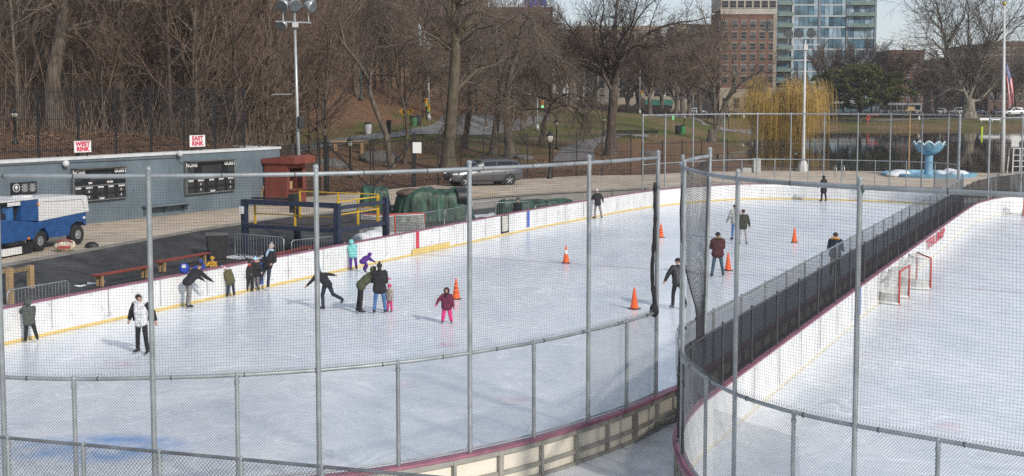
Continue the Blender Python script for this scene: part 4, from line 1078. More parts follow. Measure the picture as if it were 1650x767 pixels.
building('tan brick block seen through the branches above the wooded hill', 'building', 610, 668, 12, 440, mat('brick_tan', (.38, .24, .13), .9, var=.12), 9, 5, 1.6, 2.0, 1, base=10)
building('pale tower behind the wood at the top of the picture', 'building', 556, 592, -25, 450, pale, 12, 4, 1.6, 2.0, 1, base=10)
building('brick block far behind the wooded hill near the floodlights', 'building', 520, 552, -2, 440, brickr, 10, 4, 1.6, 2.0, 1, base=12)
building('low shop with a green awning across the street behind the oak', 'building', 1040, 1085, 158, 365, lime, 1, 4, 1.6, 2.0, 1, name='shop', base=3.2, floor0=1.0)
aw = PD(1062, 166, 362.5); mb = MB(); mb.prism([(-1.6, -.6), (1.2, 1.0), (1.2, -.6)], 'x', -4, 4); o = mb.build('awning', mat('awning_green', (.02, .12, .08), .7)); o.location = aw; tag(o, 'dark green shop awning seen behind the oak trunk', 'awning')

# ------------------------------------------------------------------ trees
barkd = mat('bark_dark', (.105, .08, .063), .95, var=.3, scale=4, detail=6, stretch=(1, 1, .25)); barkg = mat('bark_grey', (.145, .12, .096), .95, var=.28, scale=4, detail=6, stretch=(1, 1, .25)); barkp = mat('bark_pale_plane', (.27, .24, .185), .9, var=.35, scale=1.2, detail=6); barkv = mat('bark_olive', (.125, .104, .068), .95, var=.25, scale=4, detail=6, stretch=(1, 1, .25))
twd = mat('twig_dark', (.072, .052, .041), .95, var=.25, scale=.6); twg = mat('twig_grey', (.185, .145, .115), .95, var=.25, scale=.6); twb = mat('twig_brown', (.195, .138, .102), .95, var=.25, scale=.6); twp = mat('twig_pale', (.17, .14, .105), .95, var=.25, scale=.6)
class Tree:
    def __init__(self, seed, minr=.012): self.r = random.Random(seed); self.trunk = MB(); self.crown = MB(); self.trunk.smooth = self.crown.smooth = True; self.n = 0; self.minr = minr; self.cap = 9000
    def rnd(self, a, b): return self.r.uniform(a, b)
    def branch(self, p, d, L, r, lvl, maxl, up=.05, wig=.22, kids=None, spread=(.5, 1.0), seg=None, mb=None, droop=0.0, start=.25, ratio=(.5, .75), r_ratio=.55):
        "grow one limb and what it carries"
        if self.n > self.cap: return
        self.n += 1
        d = Vector(d).normalized(); p = Vector(p)
        ns = seg or (6 if lvl <= 1 else 4 if lvl == 2 else 3 if lvl == 3 else 2)
        pts = [p.copy()]; dirs = [d.copy()]; rad = [r]
        for i in range(ns):
            j = Vector((self.rnd(-1, 1), self.rnd(-1, 1), self.rnd(-1, 1))) * wig * (.5 if lvl == 0 else 1)
            d = (d + j + Vector((0, 0, up - droop * (i / ns)))).normalized()
            p = p + d * L / ns; pts.append(p.copy()); dirs.append(d.copy())
            rad.append(max(self.minr * .6, r * (1 - (.45 if lvl <= 1 else .75) * (i + 1) / ns)))
        (mb or (self.trunk if lvl <= 1 else self.crown)).tube(pts, rad, 7 if r > .12 else 5 if r > .05 else 3, caps=False)
        if lvl >= maxl: return
        k = kids[lvl] if kids else 4
        for q in range(k):
            f = start + (1 - start) * (q + self.rnd(.2, .9)) / k if lvl > 0 else start + (1 - start) * (q + .6) / k
            f = min(f, .999); i = min(int(f * ns), ns - 1); t = f * ns - i
            pp = pts[i].lerp(pts[i + 1], t); dd = dirs[i + 1]
            rr = rad[i] + (rad[i + 1] - rad[i]) * t
            ax = dd.orthogonal().normalized(); ax.rotate(Matrix.Rotation(self.rnd(0, 2 * PI), 3, dd))
            sp = self.rnd(*spread)
            nd = (dd * math.cos(sp) + ax * math.sin(sp))
            nd.z += up
            self.branch(pp, nd, L * self.rnd(*ratio) * (1.1 - .45 * f if lvl > 0 else 1), max(self.minr, min(rr * .9, r * r_ratio * self.rnd(.75, 1.1))), lvl + 1, maxl, up, wig, kids, spread, None, None, droop, .2, ratio, r_ratio)
        if lvl > 0:
            self.branch(pts[-1], dirs[-1], L * .5, max(self.minr, rad[-1] * .9), lvl + 1, maxl, up, wig, kids, spread, None, None, droop, .2, ratio, r_ratio)
    def finish(self, name, label, cat, loc, mt, mc, group=None, rz=0, scale=1.0):
        t = thing(name, label, cat, loc, rz, group)
        self.trunk.build('trunk', mt, t, fixn=False); 
        if self.crown.v: self.crown.build('crown', mc, t, fixn=False)
        if scale != 1: t.scale = (scale,) * 3
        return t
def flare(tr, p, r):
    tr.trunk.tube([p - Vector((0, 0, .5)), p + Vector((0, 0, .05)), p + Vector((0, 0, r * 1.4)), p + Vector((0, 0, r * 3.5))], [r * 1.75, r * 1.5, r * 1.12, r * .9], 10, False)
def path_tree(seed, base, px_pts, radii, kids=(0, 4, 4, 4), L=5.0, maxl=4, up=.08, wig=.25, spread=(.5, 1.0), minr=.014, droop=0.0, limbs=None, n_limbs=9, from_f=.45, cap=5200, ratio=(.5, .75)):
    "trunk along photo positions (at the distance of its foot), limbs off its upper part; local to the foot"
    tr = Tree(seed, minr); tr.cap = 11000
    loc = Vector(base); pts = [Vector((0, 0, -.3))] + [PD(x, y, base.y) - loc for x, y in px_pts]
    for i in range(1, len(pts)): pts[i].y += tr.rnd(-.15, .15) * i
    flare(tr, Vector((0, 0, 0)), radii[0] * .92)
    tr.trunk.tube(pts, radii, 10, False)
    return tr, pts, loc
def limb(tr, pts, radii, kids=(3, 4, 4, 3), maxl=4, lvl=1, **k):
    "a hand-placed limb with its own twigs"
    tr.trunk.tube(pts, radii, 7, False)
    for i in range(1, len(pts)):
        d = (pts[i] - pts[i - 1]); L = d.length
        n = max(2, int(L / .62))
        for q in range(n):
            f = tr.rnd(.15, 1); p = pts[i - 1].lerp(pts[i], f); dd = d.normalized()
            ax = dd.orthogonal().normalized(); ax.rotate(Matrix.Rotation(tr.rnd(0, 2 * PI), 3, dd)); sp = tr.rnd(.5, 1.1)
            nd = dd * math.cos(sp) + ax * math.sin(sp); nd.z += .1
            tr.branch(p, nd, tr.rnd(.35, .6) * k.get('L', 5), max(tr.minr, radii[i] * .5), 2, maxl, kids=(0, 0) + tuple(kids[2:]) + (3, 3), wig=k.get('wig', .28), up=k.get('up', .06), droop=k.get('droop', 0), spread=k.get('spread', (.5, 1.0)))
    tr.branch(pts[-1], pts[-1] - pts[-2], k.get('L', 5) * .6, radii[-1], 2, maxl, kids=(0, 0) + tuple(kids[2:]) + (3, 3), wig=k.get('wig', .28), up=k.get('up', .06), droop=k.get('droop', 0))
def px_limb(tr, loc, pxs, r0, r1, dy=0.0, **k):
    n = len(pxs); pts = []
    for i, (x, y) in enumerate(pxs): p = PD(x, y, loc.y) - loc; p.y += dy * i / max(1, n - 1); pts.append(p)
    limb(tr, pts, [r0 + (r1 - r0) * i / max(1, n - 1) for i in range(n)], **k)

# hand-placed trees ---------------------------------------------------------------
b0 = PT(88, 206, 60); b0.z = T(b0.x, b0.y)
tr, pts, loc = path_tree(11, b0, [(84, 175), (86, 120), (94, 60), (104, 0), (108, -40)], [.55, .48, .45, .42, .37, .3], minr=.016)
px_limb(tr, loc, [(94, 60), (112, 40), (135, 30), (170, 32)], .16, .06, 3, L=5); px_limb(tr, loc, [(100, 20), (80, -20), (60, -60)], .2, .08, -3, L=6); px_limb(tr, loc, [(98, 40), (70, 15), (30, 10), (0, 14)], .14, .05, 2, L=4.5); px_limb(tr, loc, [(106, -20), (140, -40), (180, -50)], .2, .08, -3, L=6)
tr.finish('bare_tree', 'stout grey trunk leaning right in the wood behind the West Rink sign', 'tree', loc, barkg, twg)
b0 = PT(397, 229, 60)
tr, pts, loc = path_tree(12, b0, [(391, 200), (384, 150), (380, 100), (362, 55), (340, 15), (325, -30)], [.36, .3, .26, .23, .2, .16, .1], minr=.015)
px_limb(tr, loc, [(396, 222), (406, 180), (418, 130), (425, 100), (440, 60), (448, 20), (452, -20)], .3, .1, 2, L=5.5); px_limb(tr, loc, [(424, 105), (450, 70), (455, 40), (470, 0)], .16, .06, -2, L=5); px_limb(tr, loc, [(382, 110), (372, 70), (380, 20), (390, -20)], .15, .06, 3, L=5); px_limb(tr, loc, [(422, 70), (412, 40), (402, 0)], .12, .05, 3, L=4.5); px_limb(tr, loc, [(370, 75), (345, 60), (320, 50)], .10, .04, -2, L=4)
tr.finish('bare_tree', 'olive forked tree with twin trunks behind the East Rink sign', 'tree', loc, barkv, twg)
b0 = PTd(572, 152)
tr, pts, loc = path_tree(13, b0, [(572, 180), (574, 140), (572, 100), (570, 60), (564, 10), (560, -40)], [.62, .55, .5, .44, .36, .28, .2], minr=.02)
for q, r0, r1, dy in (([(573, 110), (590, 70), (612, 40), (630, 0)], .28, .1, 4), ([(573, 130), (600, 120), (640, 122), (665, 128)], .2, .06, -3), ([(571, 95), (545, 60), (520, 20), (508, -20)], .25, .08, -4), ([(568, 60), (590, 20), (596, -30)], .22, .1, 3), ([(570, 80), (550, 40), (535, 0)], .18, .08, 4)): px_limb(tr, loc, q, r0, r1, dy, L=7)
tr.finish('bare_tree', 'dark straight trunk forking high up left of the yellow road signs', 'tree', loc, barkd, twd)
b0 = PTd(630, 108)
tr, pts, loc = path_tree(14, b0, [(622, 215), (606, 180), (596, 150), (594, 130), (578, 100), (560, 78), (545, 60)], [.3, .24, .2, .18, .17, .15, .12, .08], minr=.014)
px_limb(tr, loc, [(596, 135), (597, 100), (602, 70)], .1, .04, 2, L=3.5); px_limb(tr, loc, [(575, 98), (560, 90), (530, 85)], .08, .03, -2, L=3); px_limb(tr, loc, [(556, 72), (545, 30), (550, 0)], .09, .04, 1, L=3.5)
tr.finish('bare_tree', 'thin crooked tree leaning left between the gate and the road', 'tree', loc, barkg, twg)
b0 = PTd(651, 110)
tr, pts, loc = path_tree(15, b0, [(656, 215), (655, 190), (648, 160), (640, 130), (637, 90), (636, 70)], [.2, .16, .14, .12, .10, .08, .05], minr=.014)
px_limb(tr, loc, [(650, 170), (664, 145), (690, 130)], .07, .03, 2, L=3); px_limb(tr, loc, [(638, 95), (655, 70), (690, 55)], .08, .03, -2, L=3.4); px_limb(tr, loc, [(640, 120), (625, 95), (610, 75)], .06, .03, -1, L=3)
tr.finish('bare_tree', 'slim dark tree beside the yellow road signs', 'tree', loc, barkd, twd)
b0 = PTd(722, 106)
tr, pts, loc = path_tree(16, b0, [(723, 235), (727, 190), (731, 140), (734, 95), (734, 70), (733, 40), (732, 0), (730, -40)], [.66, .56, .5, .47, .45, .42, .33, .28, .2], minr=.016)
for q, r0, r1, dy in (([(734, 70), (742, 45), (755, 25), (775, 20), (790, 28)], .2, .07, -2), ([(733, 60), (722, 30), (714, 0)], .25, .12, 3), ([(731, 150), (750, 130), (768, 112), (790, 105)], .22, .06, 3), ([(734, 62), (760, 30), (772, 0), (785, -30)], .24, .1, 3), ([(732, 85), (700, 60), (668, 45)], .14, .05, -3), ([(732, 20), (750, -10), (765, -40)], .2, .1, -3), ([(734, 80), (712, 62), (690, 30), (672, 20)], .12, .04, 2), ([(735, 75), (770, 48), (800, 44)], .12, .04, -3)): px_limb(tr, loc, q, r0, r1, dy, L=6)
tr.finish('bare_tree', 'big upright trunk with heavy forks behind the front of the grey car', 'tree', loc, barkv, twg)
b0 = PTd(748, 122)
tr, pts, loc = path_tree(17, b0, [(752, 210), (757, 175), (757, 130), (752, 90), (765, 50), (790, 10)], [.36, .3, .27, .22, .2, .14, .08], minr=.015)
px_limb(tr, loc, [(757, 150), (775, 110), (790, 70)], .14, .05, 3, L=5); px_limb(tr, loc, [(754, 110), (735, 70), (725, 30)], .13, .05, -3, L=5); px_limb(tr, loc, [(757, 165), (745, 140), (725, 120)], .1, .04, -2, L=4)
tr.finish('bare_tree', 'slimmer grey tree just right of the big upright trunk', 'tree', loc, barkg, twg)
def weeper(seed, base, pxs, radii, label, nl=9):
    tr, pts, loc = path_tree(seed, base, pxs, radii, minr=.014)
    for i in range(nl):
        f = .35 + .65 * (i + tr.rnd(0, 1)) / nl; k = min(int(f * (len(pts) - 1)), len(pts) - 2); p = pts[k].lerp(pts[k + 1], f * (len(pts) - 1) - k)
        a = tr.rnd(0, 2 * PI); d = Vector((math.cos(a), math.sin(a), tr.rnd(.3, .9)))
        tr.branch(p, d, tr.rnd(4, 6.5), .10, 1, 4, up=-.02, wig=.3, kids=(0, 7, 6, 5), droop=.5, spread=(.4, .95))
    return tr.finish('bare_tree', label, 'tree', loc, barkg, twg)
weeper(21, PTd(795, 118), [(798, 215), (803, 170), (806, 120), (800, 75), (800, 40)], [.4, .34, .3, .26, .2, .12], 'grey tree with drooping twigs, left one of the close pair beyond the car')
weeper(22, PTd(822, 117), [(818, 215), (816, 170), (822, 120), (835, 80), (840, 40)], [.46, .38, .34, .28, .22, .12], 'grey tree with drooping twigs, right one of the close pair beyond the car')
b0 = PTd(872, 132)
tr, pts, loc = path_tree(23, b0, [(876, 200), (882, 180), (890, 165), (885, 140)], [.32, .26, .2, .18, .12], minr=.014)
for q in range(8):
    a = q * .8; tr.branch(pts[2 + q % 3], Vector((math.cos(a), math.sin(a), .5)), 5.5, .11, 1, 4, up=-.02, wig=.32, kids=(0, 7, 6, 5), droop=.45, spread=(.4, 1.0))
tr.finish('bare_tree', 'low twisted tree drooping over the green traffic light', 'tree', loc, barkd, twg)
# spreading oak
b0 = PTd(985, 122)
tr, pts, loc = path_tree(24, b0, [(985, 235), (986, 190), (988, 160), (990, 132)], [.62, .5, .46, .46, .44], minr=.016)
tr.cap = 26000
for q, r0, r1, dy in (([(990, 135), (978, 112), (960, 90), (942, 70), (925, 48), (912, 30)], .26, .07, 3), ([(985, 145), (966, 110), (945, 98), (925, 95), (908, 102)], .18, .05, -3), ([(990, 130), (1000, 100), (1020, 70), (1045, 52), (1072, 42), (1095, 38)], .28, .07, -3), ([(991, 128), (996, 90), (992, 55), (995, 20), (998, -15)], .24, .08, 2), ([(990, 120), (975, 80), (970, 45), (978, 10)], .18, .06, 4), ([(998, 105), (1012, 65), (1030, 30), (1050, 5)], .18, .06, 4), ([(962, 92), (955, 60), (958, 25)], .13, .05, -3), ([(1022, 70), (1048, 78), (1075, 76)], .12, .04, 3), ([(984, 150), (1005, 120), (1030, 108), (1052, 112)], .12, .04, 4), ([(945, 72), (925, 72), (905, 64)], .1, .04, 2), ([(992, 80), (1015, 40), (1022, 5)], .13, .05, -4)): px_limb(tr, loc, q, r0, r1, dy, L=5.8, kids=(3, 5, 6, 5), wig=.34)
tr.finish('bare_oak', 'dark spreading bare oak with a thick crooked crown right of the footpath', 'tree', loc, barkd, twd)
b0 = PTd(1147, 172)
tr, pts, loc = path_tree(25, b0, [(1152, 215), (1162, 185), (1173, 160), (1182, 140), (1190, 115)], [.55, .42, .36, .32, .26, .16], minr=.02)
for q, r0, r1, dy in (([(1153, 210), (1153, 170), (1152, 130), (1150, 90), (1146, 50)], .3, .1, 3), ([(1172, 160), (1195, 130), (1220, 115), (1240, 118)], .18, .06, -3), ([(1182, 140), (1185, 100), (1178, 60)], .18, .07, 3), ([(1152, 140), (1130, 105), (1112, 80), (1102, 50)], .18, .06, -4), ([(1150, 110), (1165, 75), (1172, 40)], .15, .06, 3), ([(1153, 150), (1125, 140), (1102, 130)], .14, .05, 3)): px_limb(tr, loc, q, r0, r1, dy, L=7.5)
tr.finish('bare_tree', 'bare brown tree with a leaning trunk on the lake bank left of the willow', 'tree', loc, barkg, twb)
# pale plane tree at the street
b0 = PTd(1562, 316)
tr, pts, loc = path_tree(26, b0, [(1561, 185), (1560, 170), (1560, 158)], [1.5, 1.2, 1.1, 1.05], minr=.045)
tr.cap = 9000
for q, r0, r1, dy in (([(1560, 160), (1545, 125), (1535, 100), (1528, 60), (1522, 20), (1515, -15)], .6, .16, 5), ([(1561, 160), (1570, 125), (1580, 95), (1600, 60), (1620, 30)], .55, .15, -5), ([(1560, 150), (1562, 110), (1565, 60), (1568, 10)], .5, .15, 3), ([(1536, 105), (1515, 80), (1495, 65), (1478, 62)], .3, .1, -5), ([(1562, 165), (1585, 160), (1605, 142), (1622, 125)], .35, .1, 5), ([(1556, 148), (1530, 142), (1510, 150)], .22, .08, -4), ([(1574, 112), (1600, 92), (1632, 85)], .26, .09, 4), ([(1530, 70), (1548, 30), (1550, -10)], .26, .09, -4), ([(1527, 60), (1505, 30), (1495, 0)], .24, .08, 4), ([(1578, 98), (1588, 55), (1590, 10)], .28, .09, -5)): px_limb(tr, loc, q, r0, r1, dy, L=15, kids=(3, 4, 4, 3))
tr.finish('plane_tree', 'large pale bare plane tree across the lake behind the fountain', 'tree', loc, barkp, twp)
# dark bare trees before the glass tower and along the street: copies of two kinds
def street_tree(seed, H_, mt, mc, name, label, minr=.028):
    tr = Tree(seed, minr); tr.branch((0, 0, -.4), (0, 0, 1), H_ * .5, H_ * .026, 0, 4, up=.1, wig=.18, kids=(11, 7, 6, 4), spread=(.35, .9), start=.3, ratio=(.5, .75), r_ratio=.45)
    return tr.finish(name, label, 'tree', (0, 0, 0), mt, mc, 'bare trees along the far street')
st1 = street_tree(31, 15, barkg, twg, 'bare_tree', 'x'); st2 = street_tree(32, 15, barkg, twb, 'bare_tree', 'x')  # paler bark and twigs put distance haze into the colour of these far trees
spots = [(1385, 335, 1.5, 0, 'dark bare tree rising behind the green pine before the glass tower'), (1335, 338, 1.5, 1, 'dark bare tree between the willow and the pine before the glass tower'), (1438, 338, 1.45, 1, 'bare tree at the right edge of the glass tower'), (1100, 318, 1.75, 0, 'bare tree before the limestone block right of the oak'), (1068, 322, 1.6, 1, 'fuzzy bare tree behind the right branches of the oak'),
         (1128, 326, 1.7, 1, 'bare tree at the left edge of the brick apartment block'), (1475, 338, 1.0, 1, 'small bare tree in front of the red walk-up'), (1508, 338, 1.25, 0, 'bare tree left of the pale plane tree'), (1605, 338, 1.2, 1, 'bare tree right of the pale plane tree trunk'), (1640, 335, 1.25, 0, 'bare tree behind the flag'), (1665, 340, .9, 1, 'bare tree at the right edge of the photo'), (1215, 335, .8, 1, 'bare tree before the stone base of the brick block'),
         (935, 300, 1.5, 1, 'bare tree left of the oak before the limestone block'), (905, 270, 1.5, 0, 'dark bare tree behind the footpath lamps'), (1030, 330, 1.5, 0, 'bare tree in front of the shop with the green awning'), (860, 260, 1.5, 1, 'bare tree behind the green traffic light'), (1535, 332, .8, 1, 'low bare tree beside the far parked van'), (1290, 338, .9, 0, 'dark bare tree hidden behind the top of the willow')]
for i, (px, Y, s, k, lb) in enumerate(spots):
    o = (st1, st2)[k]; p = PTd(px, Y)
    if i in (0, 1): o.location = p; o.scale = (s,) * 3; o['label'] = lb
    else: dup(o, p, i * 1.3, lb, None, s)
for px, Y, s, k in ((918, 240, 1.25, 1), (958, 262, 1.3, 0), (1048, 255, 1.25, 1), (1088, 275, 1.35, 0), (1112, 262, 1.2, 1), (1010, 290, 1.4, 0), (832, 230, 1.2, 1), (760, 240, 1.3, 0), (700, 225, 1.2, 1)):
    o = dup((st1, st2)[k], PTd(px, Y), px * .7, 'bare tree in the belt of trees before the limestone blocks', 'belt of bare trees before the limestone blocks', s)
# willow
b0 = PTd(1266, 188)
tr = Tree(41, .02); flare(tr, Vector((0, 0, 0)), .55)
tr.trunk.tube([(0, 0, -.3), (.1, 0, 1.5), (-.1, .1, 3.2)], [.6, .5, .46], 9, False)
tips = []
for i in range(13):
    a = i * 2.4; o = .55 + .5 * tr.rnd(0, 1); p = Vector((-.1, .1, 3.0)); pts = [p.copy()]; d = Vector((math.cos(a) * o, math.sin(a) * o, 1.0)).normalized()
    for k in range(6):
        d = (d + Vector((tr.rnd(-.2, .2), tr.rnd(-.2, .2), -.02 if k < 3 else -.22))).normalized(); p = p + d * (1.25 + .25 * tr.rnd(0, 1)); pts.append(p.copy())
    tr.trunk.tube(pts, [.24, .2, .16, .13, .1, .07, .04], 6, False); tips += [(q, i) for q in pts[1:]]
for i in range(26): tips.append((Vector((tr.rnd(-1.8, 1.8), tr.rnd(-1.8, 1.8), tr.rnd(6.2, 8.2))), 0))
for n_ in range(4200):
    q, _ = tr.r.choice(tips); p = q + Vector((tr.rnd(-1.6, 1.6), tr.rnd(-1.6, 1.6), tr.rnd(-.6, 1.0)))
    hr = math.hypot(p.x, p.y); a = math.atan2(p.y, p.x) + tr.rnd(-.3, .3); L = min(p.z - .6, tr.rnd(2.2, 6.5) * (.75 + hr * .06))
    o = Vector((math.cos(a), math.sin(a), 0)); pts = [p]
    for k in range(1, 6):
        f = k / 5; pts.append(p + o * (.55 * min(1, f * 2) * tr.rnd(.8, 1.2)) + Vector((tr.rnd(-.08, .08), tr.rnd(-.08, .08), .25 * math.sin(min(1, f * 2) * PI) - L * max(0, f - .12))))
    tr.crown.tube(pts, [.022, .02, .018, .016, .014, .01], 3, False)
tr.finish('weeping_willow', 'golden weeping willow on the lake bank before the brick block', 'tree', b0, barkg, mat('willow_twig_yellow', (.56, .37, .10), .8, var=.22, scale=.5))
COL.objects['weeping_willow'].scale = (.98, .9, 1.2)
# pine
b0 = PTd(1385, 300)
tr = Tree(43, .04); tr.trunk.tube([(0, 0, -.4), (.2, 0, 3), (.0, .2, 6), (.3, .1, 9.3)], [.45, .4, .3, .12], 8, False)
rr = tr.r; cm = tr.crown
for i in range(46):
    h = 3.4 + 7.2 * ((i + .5) / 46); wmax = 9.2 * math.sqrt(max(.05, 1 - ((h - 4.6) / 6.4) ** 2)); a = i * 2.399; o = wmax * (.35 + .62 * rr.random())
    c = Vector((math.cos(a) * o * 1.08, math.sin(a) * o * .8, h + rr.uniform(-.3, .3))); rx, rz = rr.uniform(1.5, 2.6), rr.uniform(.55, .9)
    tr.trunk.tube([(0.1, 0, h - 1.2), (c.x * .55, c.y * .55, h - .6), (c.x, c.y, c.z - .2)], [.13, .09, .04], 5, False)
    for k in range(330):
        th = rr.uniform(0, 2 * PI); ph = math.acos(rr.uniform(-.45, 1)); q = rr.uniform(.6, 1.0) ** .5
        d = Vector((math.sin(ph) * math.cos(th), math.sin(ph) * math.sin(th), math.cos(ph))); p = c + Vector((d.x * rx, d.y * rx, d.z * rz)) * q
        s = rr.uniform(.2, .42); u = (d + Vector((rr.uniform(-.6, .6), rr.uniform(-.6, .6), rr.uniform(0, .8)))).normalized(); v = u.orthogonal().normalized(); v.rotate(Matrix.Rotation(rr.uniform(0, 6.3), 3, u))
        cm.add([p - v * s * .35, p + v * s * .35, p + u * s * 1.5], [(0, 1, 2)])
        w2 = u.cross(v); cm.add([p - w2 * s * .35, p + w2 * s * .35, p + u * s * 1.5], [(0, 1, 2)])
cm.smooth = False
tr.finish('pine_tree', 'broad dark green pine on the far lake shore before the glass tower', 'tree', b0, barkd, mat('pine_needles', (.15, .165, .05), .8, var=.3, scale=.35), scale=1.22)
# small beech that kept its dry leaves
b0 = PT(205, 212, 60)
tr = Tree(44, .012); tr.branch((0, 0, -.2), (0.05, 0, 1), 6.0, .13, 0, 3, up=.05, wig=.1, kids=(26, 5, 4), spread=(.9, 1.35), start=.22, ratio=(.22, .42), r_ratio=.3)
src = [Vector(v) for v in tr.crown.v]; lvm = MB(); rr = tr.r
for k in range(1500):
    p = rr.choice(src)
    if p.z < 1.0 or (p.z < 2.6 and rr.random() < .6): continue
    p = p + Vector((rr.uniform(-.2, .2), rr.uniform(-.2, .2), rr.uniform(-.25, .1))); a = Vector((rr.uniform(-1, 1), rr.uniform(-1, 1), rr.uniform(-1, .3))).normalized() * .14; c = a.orthogonal().normalized() * .06
    lvm.add([p, p + a * .5 + c, p + a, p + a * .5 - c], [(0, 1, 2, 3)])
t = tr.finish('beech_tree', 'small beech holding orange dead leaves between the West Rink and East Rink signs', 'tree', b0, barkg, twb)
lvm.build('leaves', mat('dead_leaf_orange', (.34, .165, .075), .8, var=.3, scale=2), t, fixn=False)

# the wood on the slope: five kinds of tree, copied -----------------------------------
kinds = []
rw = random.Random(91)
for i, (H_, mt, mc, kd) in enumerate(((17, barkd, twb, (13, 6, 5, 3)), (19, barkg, twb, (14, 6, 4, 3)), (15, barkd, twb, (12, 6, 5, 3)), (13, barkg, twg, (13, 6, 5, 3)), (8, barkg, twb, (12, 6, 4, 3)))):
    tr = Tree(60 + i, .019 if H_ > 10 else .014); tr.cap = 4200
    tr.branch((0, 0, -.5), (rw.uniform(-.08, .08), 0, 1), H_ * .72, H_ * rw.choice((.0085, .011)), 0, 4, up=.06, wig=.16, kids=kd, spread=(.45, 1.15), start=.12, ratio=(.32, .52), r_ratio=.45, seg=9)
    kinds.append(tr.finish('woodland_tree', 'bare brown tree of the dense wood on the slope', 'tree', (0, 0, 0), mt, mc, 'bare trees of the wood on the slope'))
placed = []; first = [True] * 5
def plant(px, Y, k, s):
    p = PTd(px, Y)
    if any((p - q).length < 1.5 for q in placed): return
    if (p - wall_a).dot(wnor) > -3.0 and (p - wall_a).dot(wdir) < (wall_b - wall_a).length + 3 and Y < 100: return
    placed.append(p)
    if first[k]: o = kinds[k]; first[k] = False; o.location = p; o.rotation_euler = (0, 0, rw.uniform(0, 6.3)); o.scale = (s,) * 3
    else: dup(kinds[k], p, rw.uniform(0, 6.3), None, None, (s, s, s * rw.uniform(.9, 1.15)))
for i in range(250):
    f = rw.random(); Y = 73 + 105 * f ** 1.15
    px = rw.uniform(-60, 560 if Y < 120 else 720)
    lim = 430 if Y < 100 else 520 if Y < 130 else 720
    if px > lim: continue
    if Y > 118 and px > 540 and Y < 150: continue
    plant(px, Y, rw.choice((0, 1, 2, 3, 4, 4, 2)), rw.uniform(.8, 1.2))
for i in range(40): plant(rw.uniform(500, 860), rw.uniform(150, 190), rw.choice((0, 1, 2, 3, 4)), rw.uniform(.7, 1.0))
for i in range(60): plant(rw.uniform(520, 920), rw.uniform(190, 285), rw.choice((0, 1, 2, 3)), rw.uniform(.85, 1.15))
for i in range(24): plant(rw.uniform(-40, 560), rw.uniform(170, 215), rw.choice((0, 1, 2)), rw.uniform(.9, 1.2))
# brush under the trees: uncountable twigs and saplings
mb = MB()
for i in range(5200):
    Y = rw.uniform(72, 150); px = rw.uniform(-40, 470 if Y < 112 else 720)
    if 112 < Y < 132 and px > 440: continue
    if Y > 125 and px > 480 and Y < 146: continue
    a = PD(px, 158, Y); p = Vector((a.x, Y, 0)); placed_z = None; mb_p = p
    h = rw.uniform(.6, 2.8) if i % 9 else rw.uniform(3, 6.5); d = Vector((rw.uniform(-.4, .4), rw.uniform(-.4, .4), 1)).normalized()
    mb.tube([p, p + d * h * .5 + Vector((rw.uniform(-.1, .1), 0, 0)), p + d * h + Vector((rw.uniform(-.25, .25), rw.uniform(-.2, .2), 0))], [.014 + h * .003, .011 + h * .002, .007], 3, False)
V = np.array(mb.v); zz = terr_np(V[:, 0], V[:, 1]); 
base = V.reshape(-1, 9, 3)[:, 0, :2]; bz = np.repeat(terr_np(base[:, 0], base[:, 1]), 9)
V[:, 2] += bz - .05
wl_off = (V[:, 0] - wall_a.x) * wnor.x + (V[:, 1] - wall_a.y) * wnor.y; wl_al = (V[:, 0] - wall_a.x) * wdir.x + (V[:, 1] - wall_a.y) * wdir.y
badv = (wl_off > -1.6) & (wl_al < (wall_b - wall_a).length + 2) & (V[:, 1] < 100); badt = np.repeat(badv.reshape(-1, 9).any(1), 9); V[badt, 2] = V[badt, 2] * 0 - 3.0; mb.v = [tuple(x) for x in V]
o = mb.build('undergrowth', twb, fixn=False); tag(o, 'tangle of bare saplings and brush under the trees on the slope', 'undergrowth', None, 'stuff')
# dark hedge line and reeds
hm = MB(); 
for i in range(4200):
    px = rw.uniform(840, 1560); Y = rw.uniform(318, 324); p = PTd(px, Y) if i % 40 == 0 else Vector((PD(px, 158, Y).x, Y, 2.3)); h = rw.uniform(.4, 2.3)
    p.z = 2.3 if px > 1080 else 3.3 + (1080 - px) * .006
    hm.tube([p, p + Vector((rw.uniform(-.6, .6), rw.uniform(-.4, .4), h))], [.09, .03], 3, False)
o = hm.build('hedge', mat('hedge_dark', (.05, .036, .026), .9, var=.3), fixn=False); tag(o, 'dark bare hedge along the street beyond the lake', 'hedge', None, 'stuff')
rd = MB()
for i in range(1500):
    z = rw.choice(((1020, 1110, 262, 272), (1085, 1130, 232, 250), (1440, 1480, 205, 208), (1395, 1440, 204.5, 207), (1150, 1230, 212, 217))); p = P(rw.uniform(z[0], z[1]), rw.uniform(z[2], z[3]), .55); h = rw.uniform(.5, 1.5)
    rd.tube([p - Vector((0, 0, .2)), p + Vector((rw.uniform(-.3, .3), rw.uniform(-.3, .3), h))], [.03 if z[2] < 210 else .016, .008], 3, False)
o = rd.build('reeds', mat('reed_straw', (.30, .20, .10), .9, var=.25), fixn=False); tag(o, 'dry straw coloured reeds along the edge of the lake', 'reeds', None, 'stuff')

